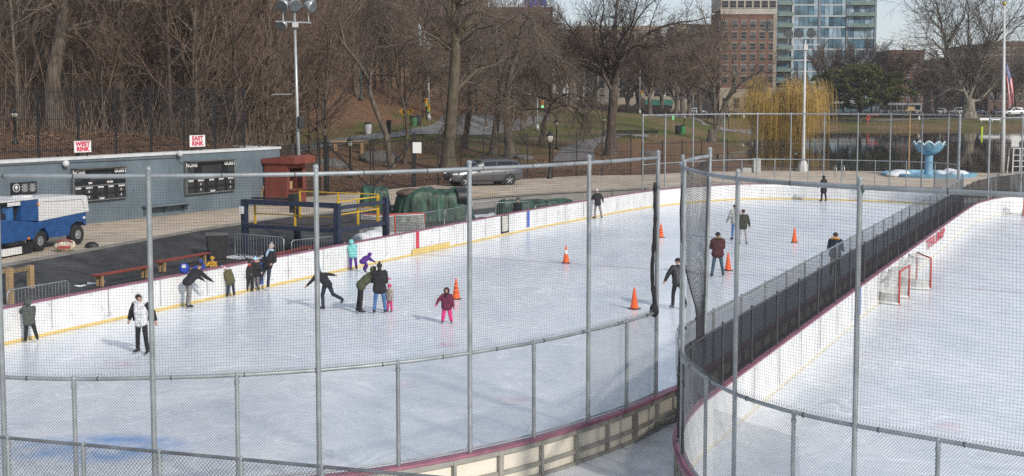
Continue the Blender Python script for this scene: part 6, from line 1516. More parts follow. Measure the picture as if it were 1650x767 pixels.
# ------------------------------------------------------------------ cars
def make_car(name, label, col, L=4.89, Wd=1.86, Hh=1.73, group=None, simple=False):
    t = thing(name, label, 'car', (0, 0, 0), 0, group)               # front towards +x, origin on the ground
    cm = M_('car_paint_' + name + str(int(col[0] * 1000)), col, .28, metal=.55 if col[0] < .4 else 0.0, var=.04, coat=.6)
    h = Wd / 2
    #      x      zb    zbelt  ztop   w_belt w_top
    st = [(-2.44, .55, .95, 1.05, .74, .60), (-2.36, .38, 1.08, 1.30, .86, .66), (-2.15, .30, 1.12, 1.58, .91, .68), (-1.7, .30, 1.11, 1.70, .93, .70), (-.6, .28, 1.06, 1.73, .93, .71), (.25, .28, 1.02, 1.68, .93, .69),
          (.75, .28, 1.00, 1.46, .93, .70), (1.22, .28, .99, 1.06, .92, .74), (1.9, .30, .92, .98, .90, .70), (2.25, .34, .80, .88, .84, .60), (2.42, .42, .62, .66, .72, .5)]
    st = [(x * L / 4.89, zb, a * Hh / 1.73, b * Hh / 1.73, w * Wd / 1.86, w2 * Wd / 1.86) for x, zb, a, b, w, w2 in st]
    m = MB(); m.smooth = True; rows = []
    for x, zb, zs, zt, w, w2 in st:
        half = [(w * .86, zb), (w * .98, zb + .1), (w, (zb + zs) * .5), (w * .985, zs - .04), (w * .955, zs), (w2 + .02, zt - .07), (w2 - .05, zt - .015), (w2 * .5, zt + .012)]
        rows.append([(x, y, z) for y, z in half] + [(x, -y, z) for y, z in reversed(half)])
    m.grid(rows); n = len(rows[0]); m.add(rows[0], [tuple(range(n))]); m.add(rows[-1], [tuple(range(n - 1, -1, -1))]); bo = m.build('body', cm, t)
    es = bo.modifiers.new('edge', 'EDGE_SPLIT'); es.split_angle = R(38)
    gl = M_('car_glass', (.012, .015, .018), .06, var=.1)
    def side_z(i): x, zb, zs, zt, w, w2 = st[i]; return Vector((x, w * .955, zs)), Vector((x, w2 + .02, zt - .07))
    def pane(nm, i, j, f0, f1, lo=.08, hi=.88):
        for s in (1, -1):
            b0, t0 = side_z(i); b1, t1 = side_z(j); bb0, bb1 = b0.lerp(b1, f0), b0.lerp(b1, f1); tt0, tt1 = t0.lerp(t1, f0), t0.lerp(t1, f1)
            q = [bb0.lerp(tt0, lo), bb1.lerp(tt1, lo), bb1.lerp(tt1, hi), bb0.lerp(tt0, hi)]; nrm = (q[1] - q[0]).cross(q[3] - q[0]).normalized(); nrm = nrm if nrm.y > 0 else -nrm
            m = MB(); m.add([Vector((p.x, s * p.y, p.z)) + Vector((nrm.x, s * nrm.y, nrm.z)) * .012 for p in q] + [Vector((p.x, s * p.y, p.z)) - Vector((nrm.x, s * nrm.y, nrm.z)) * .03 for p in q], [(0, 1, 2, 3), (4, 5, 6, 7), (0, 1, 5, 4), (1, 2, 6, 5), (2, 3, 7, 6), (3, 0, 4, 7)]); m.build('side_window', gl, t)
    pane('w', 2, 3, .15, .95); pane('w', 3, 4, .02, .97); pane('w', 4, 5, .04, .98, .08, .9); pane('w', 5, 6, .05, .85, .08, .82)
    def crosspane(nm, i, j, f0, f1):
        a, c = st[i], st[j]; w0 = a[5] - .04, c[5] - .02
        p = [Vector((a[0] + (c[0] - a[0]) * f, 0, a[3] + (c[3] - a[3]) * f)) for f in (f0, f1)]; ww = [w0[0] + (w0[1] - w0[0]) * f for f in (f0, f1)]
        up = Vector((-(p[1].z - p[0].z), 0, p[1].x - p[0].x)).normalized(); up = up if up.z > 0 else -up
        q = [p[0] + Vector((0, -ww[0], 0)), p[0] + Vector((0, ww[0], 0)), p[1] + Vector((0, ww[1], 0)), p[1] + Vector((0, -ww[1], 0))]
        m = MB(); m.add([v + up * .03 for v in q] + [v - up * .04 for v in q], [(0, 1, 2, 3), (4, 5, 6, 7), (0, 1, 5, 4), (1, 2, 6, 5), (2, 3, 7, 6), (3, 0, 4, 7)]); m.build(nm, gl, t)
    crosspane('windscreen', 5, 6, .25, 1.0); crosspane('windscreen', 6, 7, .0, .92); crosspane('rear_window', 1, 2, .1, .95)
    for x in (1.50 * L / 4.89, -1.42 * L / 4.89):
        for s in (1, -1):
            y = s * (h - .12); m = MB(); m.smooth = True; m.tube([(x, y - .11, .35), (x, y - .09, .35), (x, y + .09, .35), (x, y + .11, .35)], [.30, .355, .355, .30], 24); w_ = m.build('wheel', tyre, t)
            m = MB(); m.cyl((x, y + s * .108, .35), (x, y + s * .07, .35), .20, .235, 20); 
            m2 = MB(); 
            for k in range(5): a = k * 2 * PI / 5 + .3; m2.beam((x + .04 * math.cos(a), y + s * .118, .35 + .04 * math.sin(a)), (x + .225 * math.cos(a), y + s * .114, .35 + .225 * math.sin(a)), .03, .075)
            m2.cyl((x, y + s * .13, .35), (x, y + s * .1, .35), .06); m.build('rim', dark, w_); m2.build('spokes', chrome, w_)
            m = MB(); m.smooth = True; m.tube([(x + .43 * math.cos(a), s * (h - .015), .37 + .43 * math.sin(a)) for a in [PI * (-.06 + 1.12 * i / 14) for i in range(15)]], .032, 6); m.build('wheel_arch', cm, t)
            m = MB(); m.cyl((x, s * (h - .19), .37), (x, s * (h + .004), .37), .415, None, 24); m.build('wheel_well', dark, t)
    hl = M_('headlamp', (.75, .75, .72), .1, spec=.8); tl = M_('tail_lamp', (.5, .01, .015), .2)
    for s in (1, -1):
        m = MB(); m.smooth = True; m.ball((2.18 * L / 4.89, s * (h - .21), .80), (.22, .15, .085), 12, 8, Euler((0, .1, s * -.35))); m.build('headlight', hl, t)
        m = MB(); m.ball((-2.36 * L / 4.89, s * (h - .17), 1.12 * Hh / 1.73), (.10, .13, .13), 10, 8); m.build('tail_light', tl, t)
        m = MB(); m.smooth = True; m.ball((.62 * L / 4.89, s * (h + .09), 1.10), (.07, .12, .085), 10, 8); m.build('mirror', dark, t)
    m = MB(); m.box((2.37 * L / 4.89, 0, .70), (.10, .95, .17)); m.box((2.40 * L / 4.89, 0, .45), (.10, 1.25, .16)); m.build('grille', dark, t, bevel=.02)
    if not simple:
        for y in (-.22, .22): m = MB(); m.cyl((2.40 * L / 4.89, y * 2.6, .46), (2.47 * L / 4.89, y * 2.6, .46), .08, None, 12); m.build('fog_lamp', hl, t)
        m = MB(); m.box((2.43 * L / 4.89, 0, .70), (.03, .95, .035)); m.box((2.43 * L / 4.89, 0, .70), (.032, .04, .16)); m.build('grille_bar', chrome, t)
        for s in (1, -1):
            m = MB(); m.bbox((-1.75, s * .62 - .02, Hh + .0), (.25, s * .62 + .02, Hh + .045)); m.build('roof_rail', dark, t)
            for x in (.62, -.45): m = MB(); m.box((x, s * (h + .008), .92), (.2, .03, .035)); m.build('door_handle', chrome, t)
            for x in (.78, -.28, -1.12): m = MB(); m.box((x, s * (h + .0), .70), (.012, .02, .62)); m.build('door_seam', dark, t)
        m = MB(); m.bbox((-1.15, -h - .015, .27), (1.2, h + .015, .36)); m.build('sill', dark, t, bevel=.01)
    return t
fw_, rw_ = P(752, 300.5, PZ), P(821, 298.2, PZ); zr = facing(rw_, fw_)
suv = make_car('suv_car', 'dark grey estate car parked on the plaza behind the green tarpaulin', (.13, .13, .135)); s_ = (fw_ - rw_).length / 2.92; nn_ = Vector((-math.sin(zr), math.cos(zr), 0)) 
mid = (fw_ + rw_) / 2; suv.rotation_euler = (0, 0, zr); suv.scale = (s_, s_, s_ * .94)
suv.location = mid - nn_ * (.82 * s_)
suv.location.z = PZ + .004
# cars across the lake
wc = make_car('parked_car', 'white van parked left of the pale plane tree trunk across the lake', (.72, .72, .72), 4.9, 1.9, 1.85, 'cars along the far street', True)
gc = make_car('parked_car', 'dark car parked behind the hedge right of the plane tree', (.05, .06, .08), 4.6, 1.8, 1.5, 'cars along the far street', True)
def car_at(o, x, Y, rz, lb, s=1.0): o.location = PTd(x, Y) + Vector((0, 0, .2)); o.rotation_euler = (0, 0, rz); o.scale = (s,) * 3; o['label'] = lb
car_at(wc, 1543, 331, PI, 'white van parked left of the pale plane tree trunk across the lake', 1.15)
car_at(copy_tree(wc), 1634, 331, PI + .1, 'white car behind the flag pole across the lake', 1.15)
car_at(gc, 1612, 336, 0, 'dark car just left of the white car by the flag pole')
for x, Y, o, lb in ((1518, 339, wc, 'white car roof showing above the hedge by the red walk-up'), (1125, 345, wc, 'white car in front of the brick block left of the willow'), (1150, 347, gc, 'dark car in front of the brick block beside the leaning tree'), (1012, 350, gc, 'dark car behind the hedge near the shop with the awning'), (1648, 338, gc, 'dark car at the right edge across the lake'), (1580, 340, gc, 'dark car behind the plane tree trunk')): car_at(copy_tree(o), x, Y, 0, lb)
p = PTd(1448, 338); t = thing('city_bus', 'white roofed city bus behind the pine across the lake', 'bus', p + Vector((0, 0, .2)), 0)
m = MB(); m.bbox((-6, -1.25, .4), (6, 1.25, 3.2)); m.build('body', M_('bus_white', (.66, .66, .64), .4), t, bevel=.12); 
for k in range(7): m = MB(); m.bbox((-5.6 + k * 1.62, -1.275, 1.35), (-4.15 + k * 1.62, -1.2, 2.65)); m.build('window', winm, t)
for x in (-3.6, 3.4): m = MB(); m.cyl((x, -1.27, .5), (x, -.95, .5), .5, None, 18); m.build('wheel', tyre, t)

# ------------------------------------------------------------------ far terrace: fountain, poles, chair
lb_ = M_('fountain_blue', (.20, .40, .54), .6, var=.16, scale=1.5, detail=7); lb2 = M_('fountain_rim', (.62, .72, .76), .5)
fc = P(1496, 283, PZ); t = thing('fountain', 'light blue fountain with a scalloped bowl on a round blue pool', 'fountain', fc)
m = MB(); m.smooth = False; m.lathe((0, 0, 0), [(3.75, -.2), (3.75, .22), (3.45, .30), (3.3, .26), (3.2, .06), (.05, .05)], 40); m.build('pool', lb_, t)
m = MB(); m.smooth = True; m.lathe((0, 0, 0), [(.46, .05), (.33, .25), (.32, 1.5), (.34, 1.72)], 20); m.build('pedestal', lb_, t)
m = MB(); m.smooth = True; rows = []; n = 96
for r, z, am in ((.30, 1.7, 0), (.55, 1.78, 0), (.85, 2.0, 0), (1.08, 2.32, .05), (1.22, 2.68, .20), (1.20, 2.70, .20), (1.0, 2.3, .05), (.4, 2.0, 0), (.02, 1.98, 0)):
    rows.append([(r * math.cos(2 * PI * i / n) * (1 + .03 * am * 5 * abs(math.cos(5 * 2 * PI * i / n))), r * math.sin(2 * PI * i / n) * (1 + .03 * am * 5 * abs(math.cos(5 * 2 * PI * i / n))), z + am * 1.5 * (abs(math.cos(5 * 2 * PI * i / n)) - .6)) for i in range(n)])
m.grid(rows, True); bw = m.build('bowl', lb_, t)
m = MB(); m.smooth = True; m.tube([(rows[4][i][0], rows[4][i][1], rows[4][i][2]) for i in range(n)], .045, 6, closed=True); m.build('bowl_rim', lb2, bw)
whp = M_('pole_white', (.56, .56, .55), .45, var=.06); silver = M_('pole_silver', (.40, .42, .42), .4, metal=.4, var=.08)
fp = P(1615, 284, PZ); t = thing('flag_pole', 'tall white flag pole at the right end of the far terrace', 'flag pole', fp); top = PD(1618.5, 8, fp.y) - fp
m = MB(); m.smooth = True; m.tube([(0, 0, 0), (0, 0, 3), (top.x, 0, top.z)], [.16, .15, .07], 12); m.build('pole', whp, t); m = MB(); m.smooth = True; m.ball((top.x, 0, top.z + .1), .17, 12, 8); m.build('finial', M_('gold', (.5, .38, .1), .3, metal=.8), t)
m = MB(); m.box((0, 0, .1), (.6, .6, .2)); m.build('base', conc, t); m = MB(); m.tube([(.16, -.05, 1.2), (top.x + .08, -.02, top.z - .2)], .012, 4); m.build('halyard', whp, t)
# flag at half mast, hanging limp
ft = PD(1620, 98, fp.y); fb = PD(1620, 182, fp.y); H_ = ft.z - fb.z; t = thing('flag', 'striped red and white flag with a blue starred corner hanging at half mast', 'flag', ft)
m = MB(); m.smooth = True; na, nb = 13, 22
def fpnt(a, b):                                            # a down the hoist, b out along the fly: the cloth hangs down in folds
    x = .08 + .78 * (1 - (1 - b) ** 1.6) * (.55 + .45 * (1 - a)) + .06 * math.sin(a * 9 + b * 4); z = -a * 1.25 * (1 - .35 * b) - b * (H_ - 1.1); y = .16 * math.sin(a * 11 + b * 2.5) * (.3 + b)
    return (x * (1 - .30 * a * b), y, z)
for i in range(na):
    for j in range(nb):
        m.mi = 2 if (i < 7 and j < 9) else (0 if i % 2 == 0 else 1)
        m.add([fpnt(i / na, j / nb), fpnt((i + 1) / na, j / nb), fpnt((i + 1) / na, (j + 1) / nb), fpnt(i / na, (j + 1) / nb)], [(0, 1, 2, 3)])
fo = m.build('cloth', [M_('flag_red', (.55, .02, .04), .7), M_('flag_white', (.78, .78, .78), .7), M_('flag_blue', (.02, .04, .20), .7)], t, fixn=False)
m = MB()
for i in range(6):
    for j in range(8):
        c = Vector(fpnt((i + .7) / na, (j + .6) / nb)); s = .028
        for sg in (-1, 1): m.add([c + Vector((-s, sg * .012, 0)), c + Vector((0, sg * .012, -s)), c + Vector((s, sg * .012, 0)), c + Vector((0, sg * .012, s))], [(0, 1, 2, 3)])
m.build('stars', MATS['flag_white'], fo, fixn=False)
# lifeguard chair
lp = P(1637, 287, PZ); t = thing('lifeguard_chair', 'tall white lifeguard chair right of the flag pole', 'chair', lp)
m = MB()
for x in (-.42, .42):
    for y in (-.4, .4): m.beam((x * 1.25, y * 1.4, 0), (x, y, 2.35), .08, .08)
for z in (.5, .95, 1.4, 1.85): m.beam((-.5 + z * .03, -.55 + z * .06, z), (.5 - z * .03, -.55 + z * .06, z), .05, .06)
m.build('frame', whp, t); m = MB(); m.box((0, 0, 2.38), (.9, .85, .06)); m.build('seat', whp, t); m = MB(); m.box((0, .38, 2.85), (.62, .05, .75), 0); m.build('backrest', whp, t, bevel=.03)
# light mast on the terrace
def flood(t, c, d, r, m1, m2, nm='floodlight'):
    c = Vector(c); d = Vector(d).normalized(); m = MB(); m.smooth = True; m.tube([c - d * r * 1.3, c - d * r * 1.1, c - d * r * .4, c + d * r * .3], [r * .25, r * .5, r * .85, r], 14); f = m.build(nm, m1, t); m = MB(); m.tube([c + d * r * .301, c + d * r * .36], [r * .92, r * .92], 14); m.build('lens', m2, f); return f
lens = M_('lamp_lens', (.13, .15, .16), .15, spec=.8)
mp_ = P(1294, 276, PZ); t = thing('light_mast', 'tall white light mast at the far terrace before the willow', 'light mast', mp_); tz = PD(1293, 72, mp_.y).z - PZ
m = MB(); m.smooth = True; m.tube([(0, 0, .4), (0, 0, 1.6), (0, 0, 5), (0, 0, tz + .4)], [.19, .15, .12, .08], 12); m.build('pole', whp, t); m = MB(); m.lathe((0, 0, 0), [(.45, 0), (.42, .5), (.26, .9)], 8); m.build('base', whp, t)
m = MB(); m.beam((-1.2, 0, tz), (1.2, 0, tz), .08, .1); m.beam((-1.5, 0, tz - .5), (0, 0, tz - .3), .05, .05); m.build('crossarm', silver, t); m = MB(); m.box((0, -.14, tz - .25), (.34, .2, .42)); m.build('control_box', whp, t)
for x in (-1.5, -.62, .45): flood(t, (x, -.15, tz + 1.0), (-.2, -.9, -.35), .40, dark, lens); m = MB(); m.cyl((x, 0, tz + .06), (x, -.02, tz + .75), .03); m.build('stem', silver, t)
# left light mast behind the booth
mp_ = P(483, 322, PZ); t = thing('light_mast', 'tall silver floodlight mast behind the red booth', 'light mast', mp_); top = PD(474, 10, mp_.y) - mp_; zz = top.z
m = MB(); m.smooth = True; m.tube([(0, 0, 0), (top.x * .4, 0, zz * .4), (top.x, 0, zz + .1)], [.13, .11, .08], 12); m.build('pole', silver, t)
a34 = PD(473, 34.5, mp_.y) - mp_; m = MB(); m.beam((a34.x - 1.1, 0, a34.z), (a34.x + 1.1, 0, a34.z - .08), .09, .09); m.beam((top.x - .9, 0, zz + .0), (top.x + 1.0, 0, zz - .02), .08, .08); m.build('crossarm', silver, t)
for px, y, d, r in ((456, 9, (-.35, -1, -.5), .40), (475, 8, (.55, -1, -.5), .40), (502, 10, (1, -.35, -.3), .40), (455, 41, (-.3, -.9, -.5), .32)):
    c = PD(px, y, mp_.y - .25) - mp_; flood(t, c, d, r, silver, lens); m = MB(); m.cyl((c.x, 0, c.z - (r if y < 30 else -.1)), (c.x, .1, c.z + .1), .035); m.build('stem', silver, t)
for px in (456, 497): c = PD(px, 24, mp_.y) - mp_; m = MB(); m.cyl((c.x, 0, a34.z), (c.x, 0, zz), .045, None, 8); m.build('stem', silver, t)
c = PD(476, 40, mp_.y - .2) - mp_; m = MB(); m.box(c, (.34, .25, .3)); m.build('control_box', whp, t)
c = PD(485.5, 197, mp_.y - .2) - mp_; m = MB(); m.box(c, (.42, .42, .75), .3); m.build('loudspeaker', dark, t, bevel=.04)
c0, c1 = PD(438, 152, mp_.y) - mp_, PD(471, 152, mp_.y) - mp_; m = MB(); m.cyl(c0, c1, .035, None, 6); m.build('bracket_arm', silver, t)
# concrete pillar, pool ladder, safety post
p = P(1219, 278, PZ); t = thing('concrete_pillar', 'short pale concrete pillar on the far terrace left of the light mast', 'pillar', p); m = MB(); m.box((0, 0, .55), (.62, .62, 1.1)); m.build('shaft', M_('pale_concrete', (.45, .46, .45), .8), t, bevel=.03); m = MB(); m.box((0, 0, 1.15), (.7, .7, .1)); m.build('cap', MATS['pale_concrete'], t); m = MB(); m.box((-.85, 0, .2), (.75, .5, .4)); m.build('plinth', MATS['pale_concrete'], t, bevel=.02)
p = P(1353, 286, PZ); t = thing('pool_ladder', 'pair of steel pool ladder loops on the far terrace', 'ladder', p)
for x in (-.33, .33): m = MB(); m.smooth = True; m.tube([(x, .4, 0), (x, .4, .75), (x, .25, .95), (x, .0, .95), (x, -.15, .75), (x, -.2, -.3)], .03, 8); m.build('handrail', chrome, t)
st_ = MB(); 
for i in range(3): a = W(93.2 - i * .28, -24.5 + i * .1, PZ - .2 * i - .22); c = W(93.4 - i * .28, -18.5, PZ - .2 * i - .22); st_.beam(a, c, .3, .16)
struct('terrace_steps', st_, M_('step_white', (.62, .60, .54), .7, var=.12, scale=2))
# ------------------------------------------------------------------ park furniture
lampb = M_('lamp_black', (.012, .014, .013), .45); globe = M_('lamp_globe', (.60, .58, .50), .4)
def make_lamp():
    t = thing('park_lamp', 'x', 'lamp post', (0, 0, 0), 0, 'black lantern posts of the park'); m = MB(); m.smooth = True
    m.lathe((0, 0, 0), [(.24, 0), (.22, .35), (.12, .55), (.085, .8), (.07, 2.9), (.12, 2.95), (.12, 3.02)], 10); m.build('post', lampb, t)
    m = MB(); m.smooth = True; m.lathe((0, 0, 0), [(.11, 3.0), (.2, 3.12), (.25, 3.38), (.22, 3.52)], 10); m.build('globe', globe, t)
    m = MB(); m.lathe((0, 0, 0), [(.30, 3.52), (.2, 3.66), (.06, 3.8), (.03, 3.98)], 10); 
    for k in range(4): a = k * PI / 2 + .4; m.cyl((.2 * math.cos(a), .2 * math.sin(a), 3.05), (.28 * math.cos(a), .28 * math.sin(a), 3.53), .022, None, 4)
    m.build('lantern_cap', lampb, t); return t
lamp0 = make_lamp(); fl_ = True
for x, yt, Y, lb in ((22, 183, 66, 'black lantern post above the blue wall left of the West Rink sign'), (563, 218, 92, 'black lantern post seen through the double gate'), (886, 207, 98, 'black lantern post beside the start of the footpath'), (897, 190, 128, 'lantern post up the lawn behind the footpath start'), (973, 187, 150, 'lantern post left of the oak trunk'), (1103, 182, 190, 'lantern post on the lawn between the oak and the leaning tree'), (1175, 180, 225, 'lantern post right of the leaning tree by the lake'), (1283, 246, 113.5, 'lantern post at the water edge beside the white light mast'), (940, 200, 200, 'small lantern post far up the lawn'), (1570, 190, 300, 'lantern post across the lake near the plane tree')):
    o = lamp0 if fl_ else copy_tree(lamp0); fl_ = False; b_ = PTd(x, Y); tz = PD(x, yt, Y).z; s = max(.5, (tz - b_.z) / 3.98); o.location = b_ - Vector((0, 0, .05)); o.scale = (max(.8, min(1, s)),) * 2 + (s,); o['label'] = lb
def street_light(x, yb_Y, ytop, arm, label, col=silver, sig=None, r=.09):
    b_ = PTd(x, yb_Y); tz = PD(x, ytop, yb_Y).z - b_.z; t = thing('street_light', label, 'street light', b_); m = MB(); m.smooth = True; m.tube([(0, 0, 0), (0, 0, tz)], [r * 1.3, r * .7], 8); m.lathe((0, 0, 0), [(.3, 0), (.28, .4), (.14, .9)], 8); m.build('pole', col, t)
    if arm: a = PD(arm[0], arm[1], yb_Y) - b_; m = MB(); m.smooth = True; m.tube([(0, 0, tz - .2), (a.x * .5, 0, tz * .5 + a.z * .5), tuple(a)], .05, 6); m.build('arm', col, t); m = MB(); m.smooth = True; m.ball((a.x, 0, a.z - .05), (.35, .15, .09), 10, 6); m.build('lamp_head', col, t)
    if sig:
        for sx, sy, lit in sig:
            a = PD(sx, sy, yb_Y) - b_; m = MB(); m.box((a.x, -.15, a.z), (.32, .28, .95)); hd = m.build('signal_head', M_('signal_yellow', (.62, .36, .03), .5), t, bevel=.03)
            for k, (cc, e) in enumerate((((.3, .01, .01), 0), ((.3, .2, .02), 0), ((.02, .55, .3), lit))): m = MB(); m.cyl((a.x, -.295, a.z + .3 - k * .3), (a.x, -.33, a.z + .3 - k * .3), .11, None, 10); m.build('signal_lens', emit('signal_green', (.05, .9, .5), 3) if e else M_('lens%d' % k, cc, .3), hd)
    return t
def emit(n, c, s):
    if n in MATS: return MATS[n]
    m = M_(n, c, .4); m.node_tree.nodes['Principled BSDF'].inputs['Emission Color'].default_value = (*c, 1); m.node_tree.nodes['Principled BSDF'].inputs['Emission Strength'].default_value = s; return m
street_light(691, 152, 110, (711, 105), 'silver street light with a yellow traffic signal at the bend of the park road', sig=[(687, 165, 0), (691, 174, 0)])
street_light(866, 156, 156, (829, 141), 'silver street light with a long arm left of the green traffic light', sig=[(874, 168, 1)])
street_light(582, 150, 112, None, 'dark green lamp pole on the grass left of the yellow road signs', M_('pole_green', (.03, .06, .05), .5))
street_light(652, 158, 86, (640, 84), 'dark lamp pole among the trees above the yellow road signs', MATS['pole_green'])
street_light(1031, 250, 110, None, 'pale pole with a yellow traffic signal right of the oak trunk', sig=[(1034, 150, 0)])
street_light(968, 300, 130, None, 'thin pole with a yellow traffic signal left of the oak trunk', sig=[(970, 146, 0)])
street_light(1117, 300, 135, None, 'thin pole with a yellow traffic signal before the limestone block', sig=[(1119, 150, 0)])
street_light(1462, 330, 126, (1475, 142), 'grey street light beside the bus across the lake')
# yellow diamond signs
ysg = M_('sign_yellow', (.75, .42, .02), .5)
for x, y, lb in ((650, 180, 'yellow diamond road sign, left of the pair by the park road'), (661, 179, 'yellow diamond road sign, right of the pair by the park road')):
    b_ = PTd(x, 128); c = PD(x, y, 128) - b_; t = thing('road_sign', lb, 'road sign', b_); m = MB(); m.cyl((0, 0, 0), (0, 0, c.z + .3), .035, None, 6); m.build('post', MATS['pole_green'], t); m = MB(); m.box((0, -.06, c.z), (.62 if x == 650 else .45, .02, .62), rot=Euler((0, PI / 4, 0))); m.build('plate', ysg, t); m = MB(); m.box((.0, -.075, c.z), (.1, .012, .42)); m.box((.0, -.075, c.z + .1), (.3, .0125, .1)); m.build('symbol', lampb, t)
# bins, tall tubs, benches, rocks, rails
def bin_(x, y, col, h, label, nm='litter_bin'):
    b_ = PT(x, y); t = thing(nm, label, 'litter bin', b_); m = MB(); m.lathe((0, 0, 0), [(.33, 0), (.38, h * .5), (.38, h * .92)], 14); m.build('body', M_('bin_' + str(col), col, .5), t); m = MB(); m.lathe((0, 0, 0), [(.40, h * .921), (.40, h), (.22, h * 1.1)], 14); m.build('lid', dark, t)
bin_(593, 216, (.55, .55, .56), 1.1, 'white litter bin beside the dark green lamp pole'); bin_(667, 203.5, (.06, .16, .07), 1.1, 'green litter bin behind the yellow road signs'); bin_(674, 202.5, (.03, .03, .03), 1.1, 'black litter bin next to the green bin by the park road')
bin_(1100, 216, (.05, .25, .07), 1.3, 'green litter bin on the lawn left of the leaning tree'); bin_(1092, 216.5, (.04, .035, .035), 1.2, 'dark litter bin on the lawn beside the green bin')
for x, Y, y, cl, lb in ((1085, 205, 189, (.25, .75, .35), 'bright green crossing sign on the lawn'), (1199, 262, 187, (.75, .75, .75), 'small white sign by the path across the lawn'), (1482, 300, 190, (.7, .7, .7), 'small white sign on the far shore')):
    b_ = PTd(x, Y); c = PD(x, y, Y) - b_; t = thing('park_sign', lb, 'sign', b_); m = MB(); m.box((0, 0, max(.2, c.z / 2)), (.06, .06, max(.4, c.z))); m.build('post', silver, t); m = MB(); m.box((0, -.06, max(.5, c.z)), (.35, .03, .8)); m.build('plate', M_('plate' + str(x), cl, .5), t)
m = None
b_ = PT(1017, 222); t = thing('park_bench', 'long row bench by the footpath right of the oak', 'bench', b_, -.1)
m = MB(); [m.bbox((-3.2, -.2 + k * .13, .42), (3.2, -.1 + k * .13, .46)) for k in range(4)]; m.build('seat', lampb, t); m = MB(); [m.bbox((-3.2, .32, .52 + k * .13), (3.2, .36, .62 + k * .13)) for k in range(3)]; m.build('backrest', lampb, t)
for k in range(6): x = -3.0 + k * 1.2; m = MB(); m.bbox((x - .04, -.2, 0), (x + .04, .3, .415)); m.bbox((x - .04, .362, 0), (x + .04, .4, .95)); m.build('leg', M_('bench_concrete', (.3, .29, .27), .8), t)
p = PT(563, 246); t = thing('wooden_barrier', 'weathered wooden rail barrier on posts beyond the double gate', 'barrier', p, -.1); m = MB(); m.bbox((-1.75, -.1, .85), (1.75, .1, 1.1)); m.build('rail', wood, t)
for x in (-1.3, 1.2): m = MB(); m.bbox((x - .14, -.12, -.2), (x + .14, .12, .849)); m.build('post', wood, t)
rock = M_('rock_grey', (.16, .15, .14), .9, var=.25, scale=3, bump=.4)
for i, (x, y, r, lb) in enumerate(((845, 256, .8, 'dark boulder on the lawn behind the car'), (530, 268, 1.3, 'flat pale rock beyond the left leaf of the gate'), (612, 258, 1.6, 'flat grey rock beyond the right leaf of the gate'), (957, 262, .5, 'small stone beside the footpath'), (1048, 250, .9, 'stone on the bare bank left of the lake'))):
    b_ = PT(x, y); m = MB(); m.smooth = True; m.ball((0, 0, .05), (r * 1.2, r, r * .5), 16, 10); m.v = [tuple(Vector(v) * (1 + .28 * noise.noise(Vector(v) * 1.6 / r + Vector((i * 7, 0, 0))))) for v in m.v]; o = m.build('boulder', rock); o.location = b_; tag(o, lb, 'rock')
p = PTd(1399, 283); t = thing('rescue_post', 'red life ring post on the far lake shore', 'rescue post', p); m = MB(); m.bbox((-.1, -.1, 0), (.1, .1, 2.6)); m.bbox((-.1, -.12, 2.2), (2.4, -.101, 2.6)); m.build('post', goalr, t); m = MB(); m.smooth = True; m.tube([(.38 * math.cos(a), -.25, 1.6 + .38 * math.sin(a)) for a in [2 * PI * k / 14 for k in range(14)]], .1, 6, closed=True); m.build('life_ring', goalr, t)
p = P(1464, 279, PZ); t = thing('wooden_pole', 'thin tan wooden pole with a small platform behind the fountain', 'pole', p); tz = PD(1464, 178, p.y).z - PZ; m = MB(); m.cyl((0, 0, 0), (0, 0, tz), .08, .06, 8); m.build('post', wood, t); m = MB(); m.box((0, 0, tz + .05), (.85, .5, .09)); m.box((0, 0, tz + .22), (.5, .4, .2)); m.build('platform', wood, t)
"picnic benches across the lake"
for x, y, lb in ((1588, 205.5, 'white boat shaped bench left of the flag pole on the far shore'), (1606, 205.2, 'white bench nearest the flag pole on the far shore')):
    b_ = PTd(x, 291); t = thing('shore_bench', lb, 'bench', b_); m = MB(); m.bbox((-1.1, -.25, .45), (1.1, .25, .55)); m.bbox((-1.1, .22, .56), (1.1, .28, 1.0)); m.build('seat', sgnm, t)
    for s in (-.9, .9): m = MB(); m.bbox((s - .06, -.2, 0), (s + .06, .2, .449)); m.build('leg', sgnm, t)
b_ = PT(1568, 0) if False else P(1582, 216, .55); t = thing('marker_post', 'bright yellow green marker post at the far water edge', 'post', b_); m = MB(); m.box((0, 0, .6), (.3, .3, 1.6)); m.build('shaft', M_('hi_vis', (.55, .75, .06), .5), t)

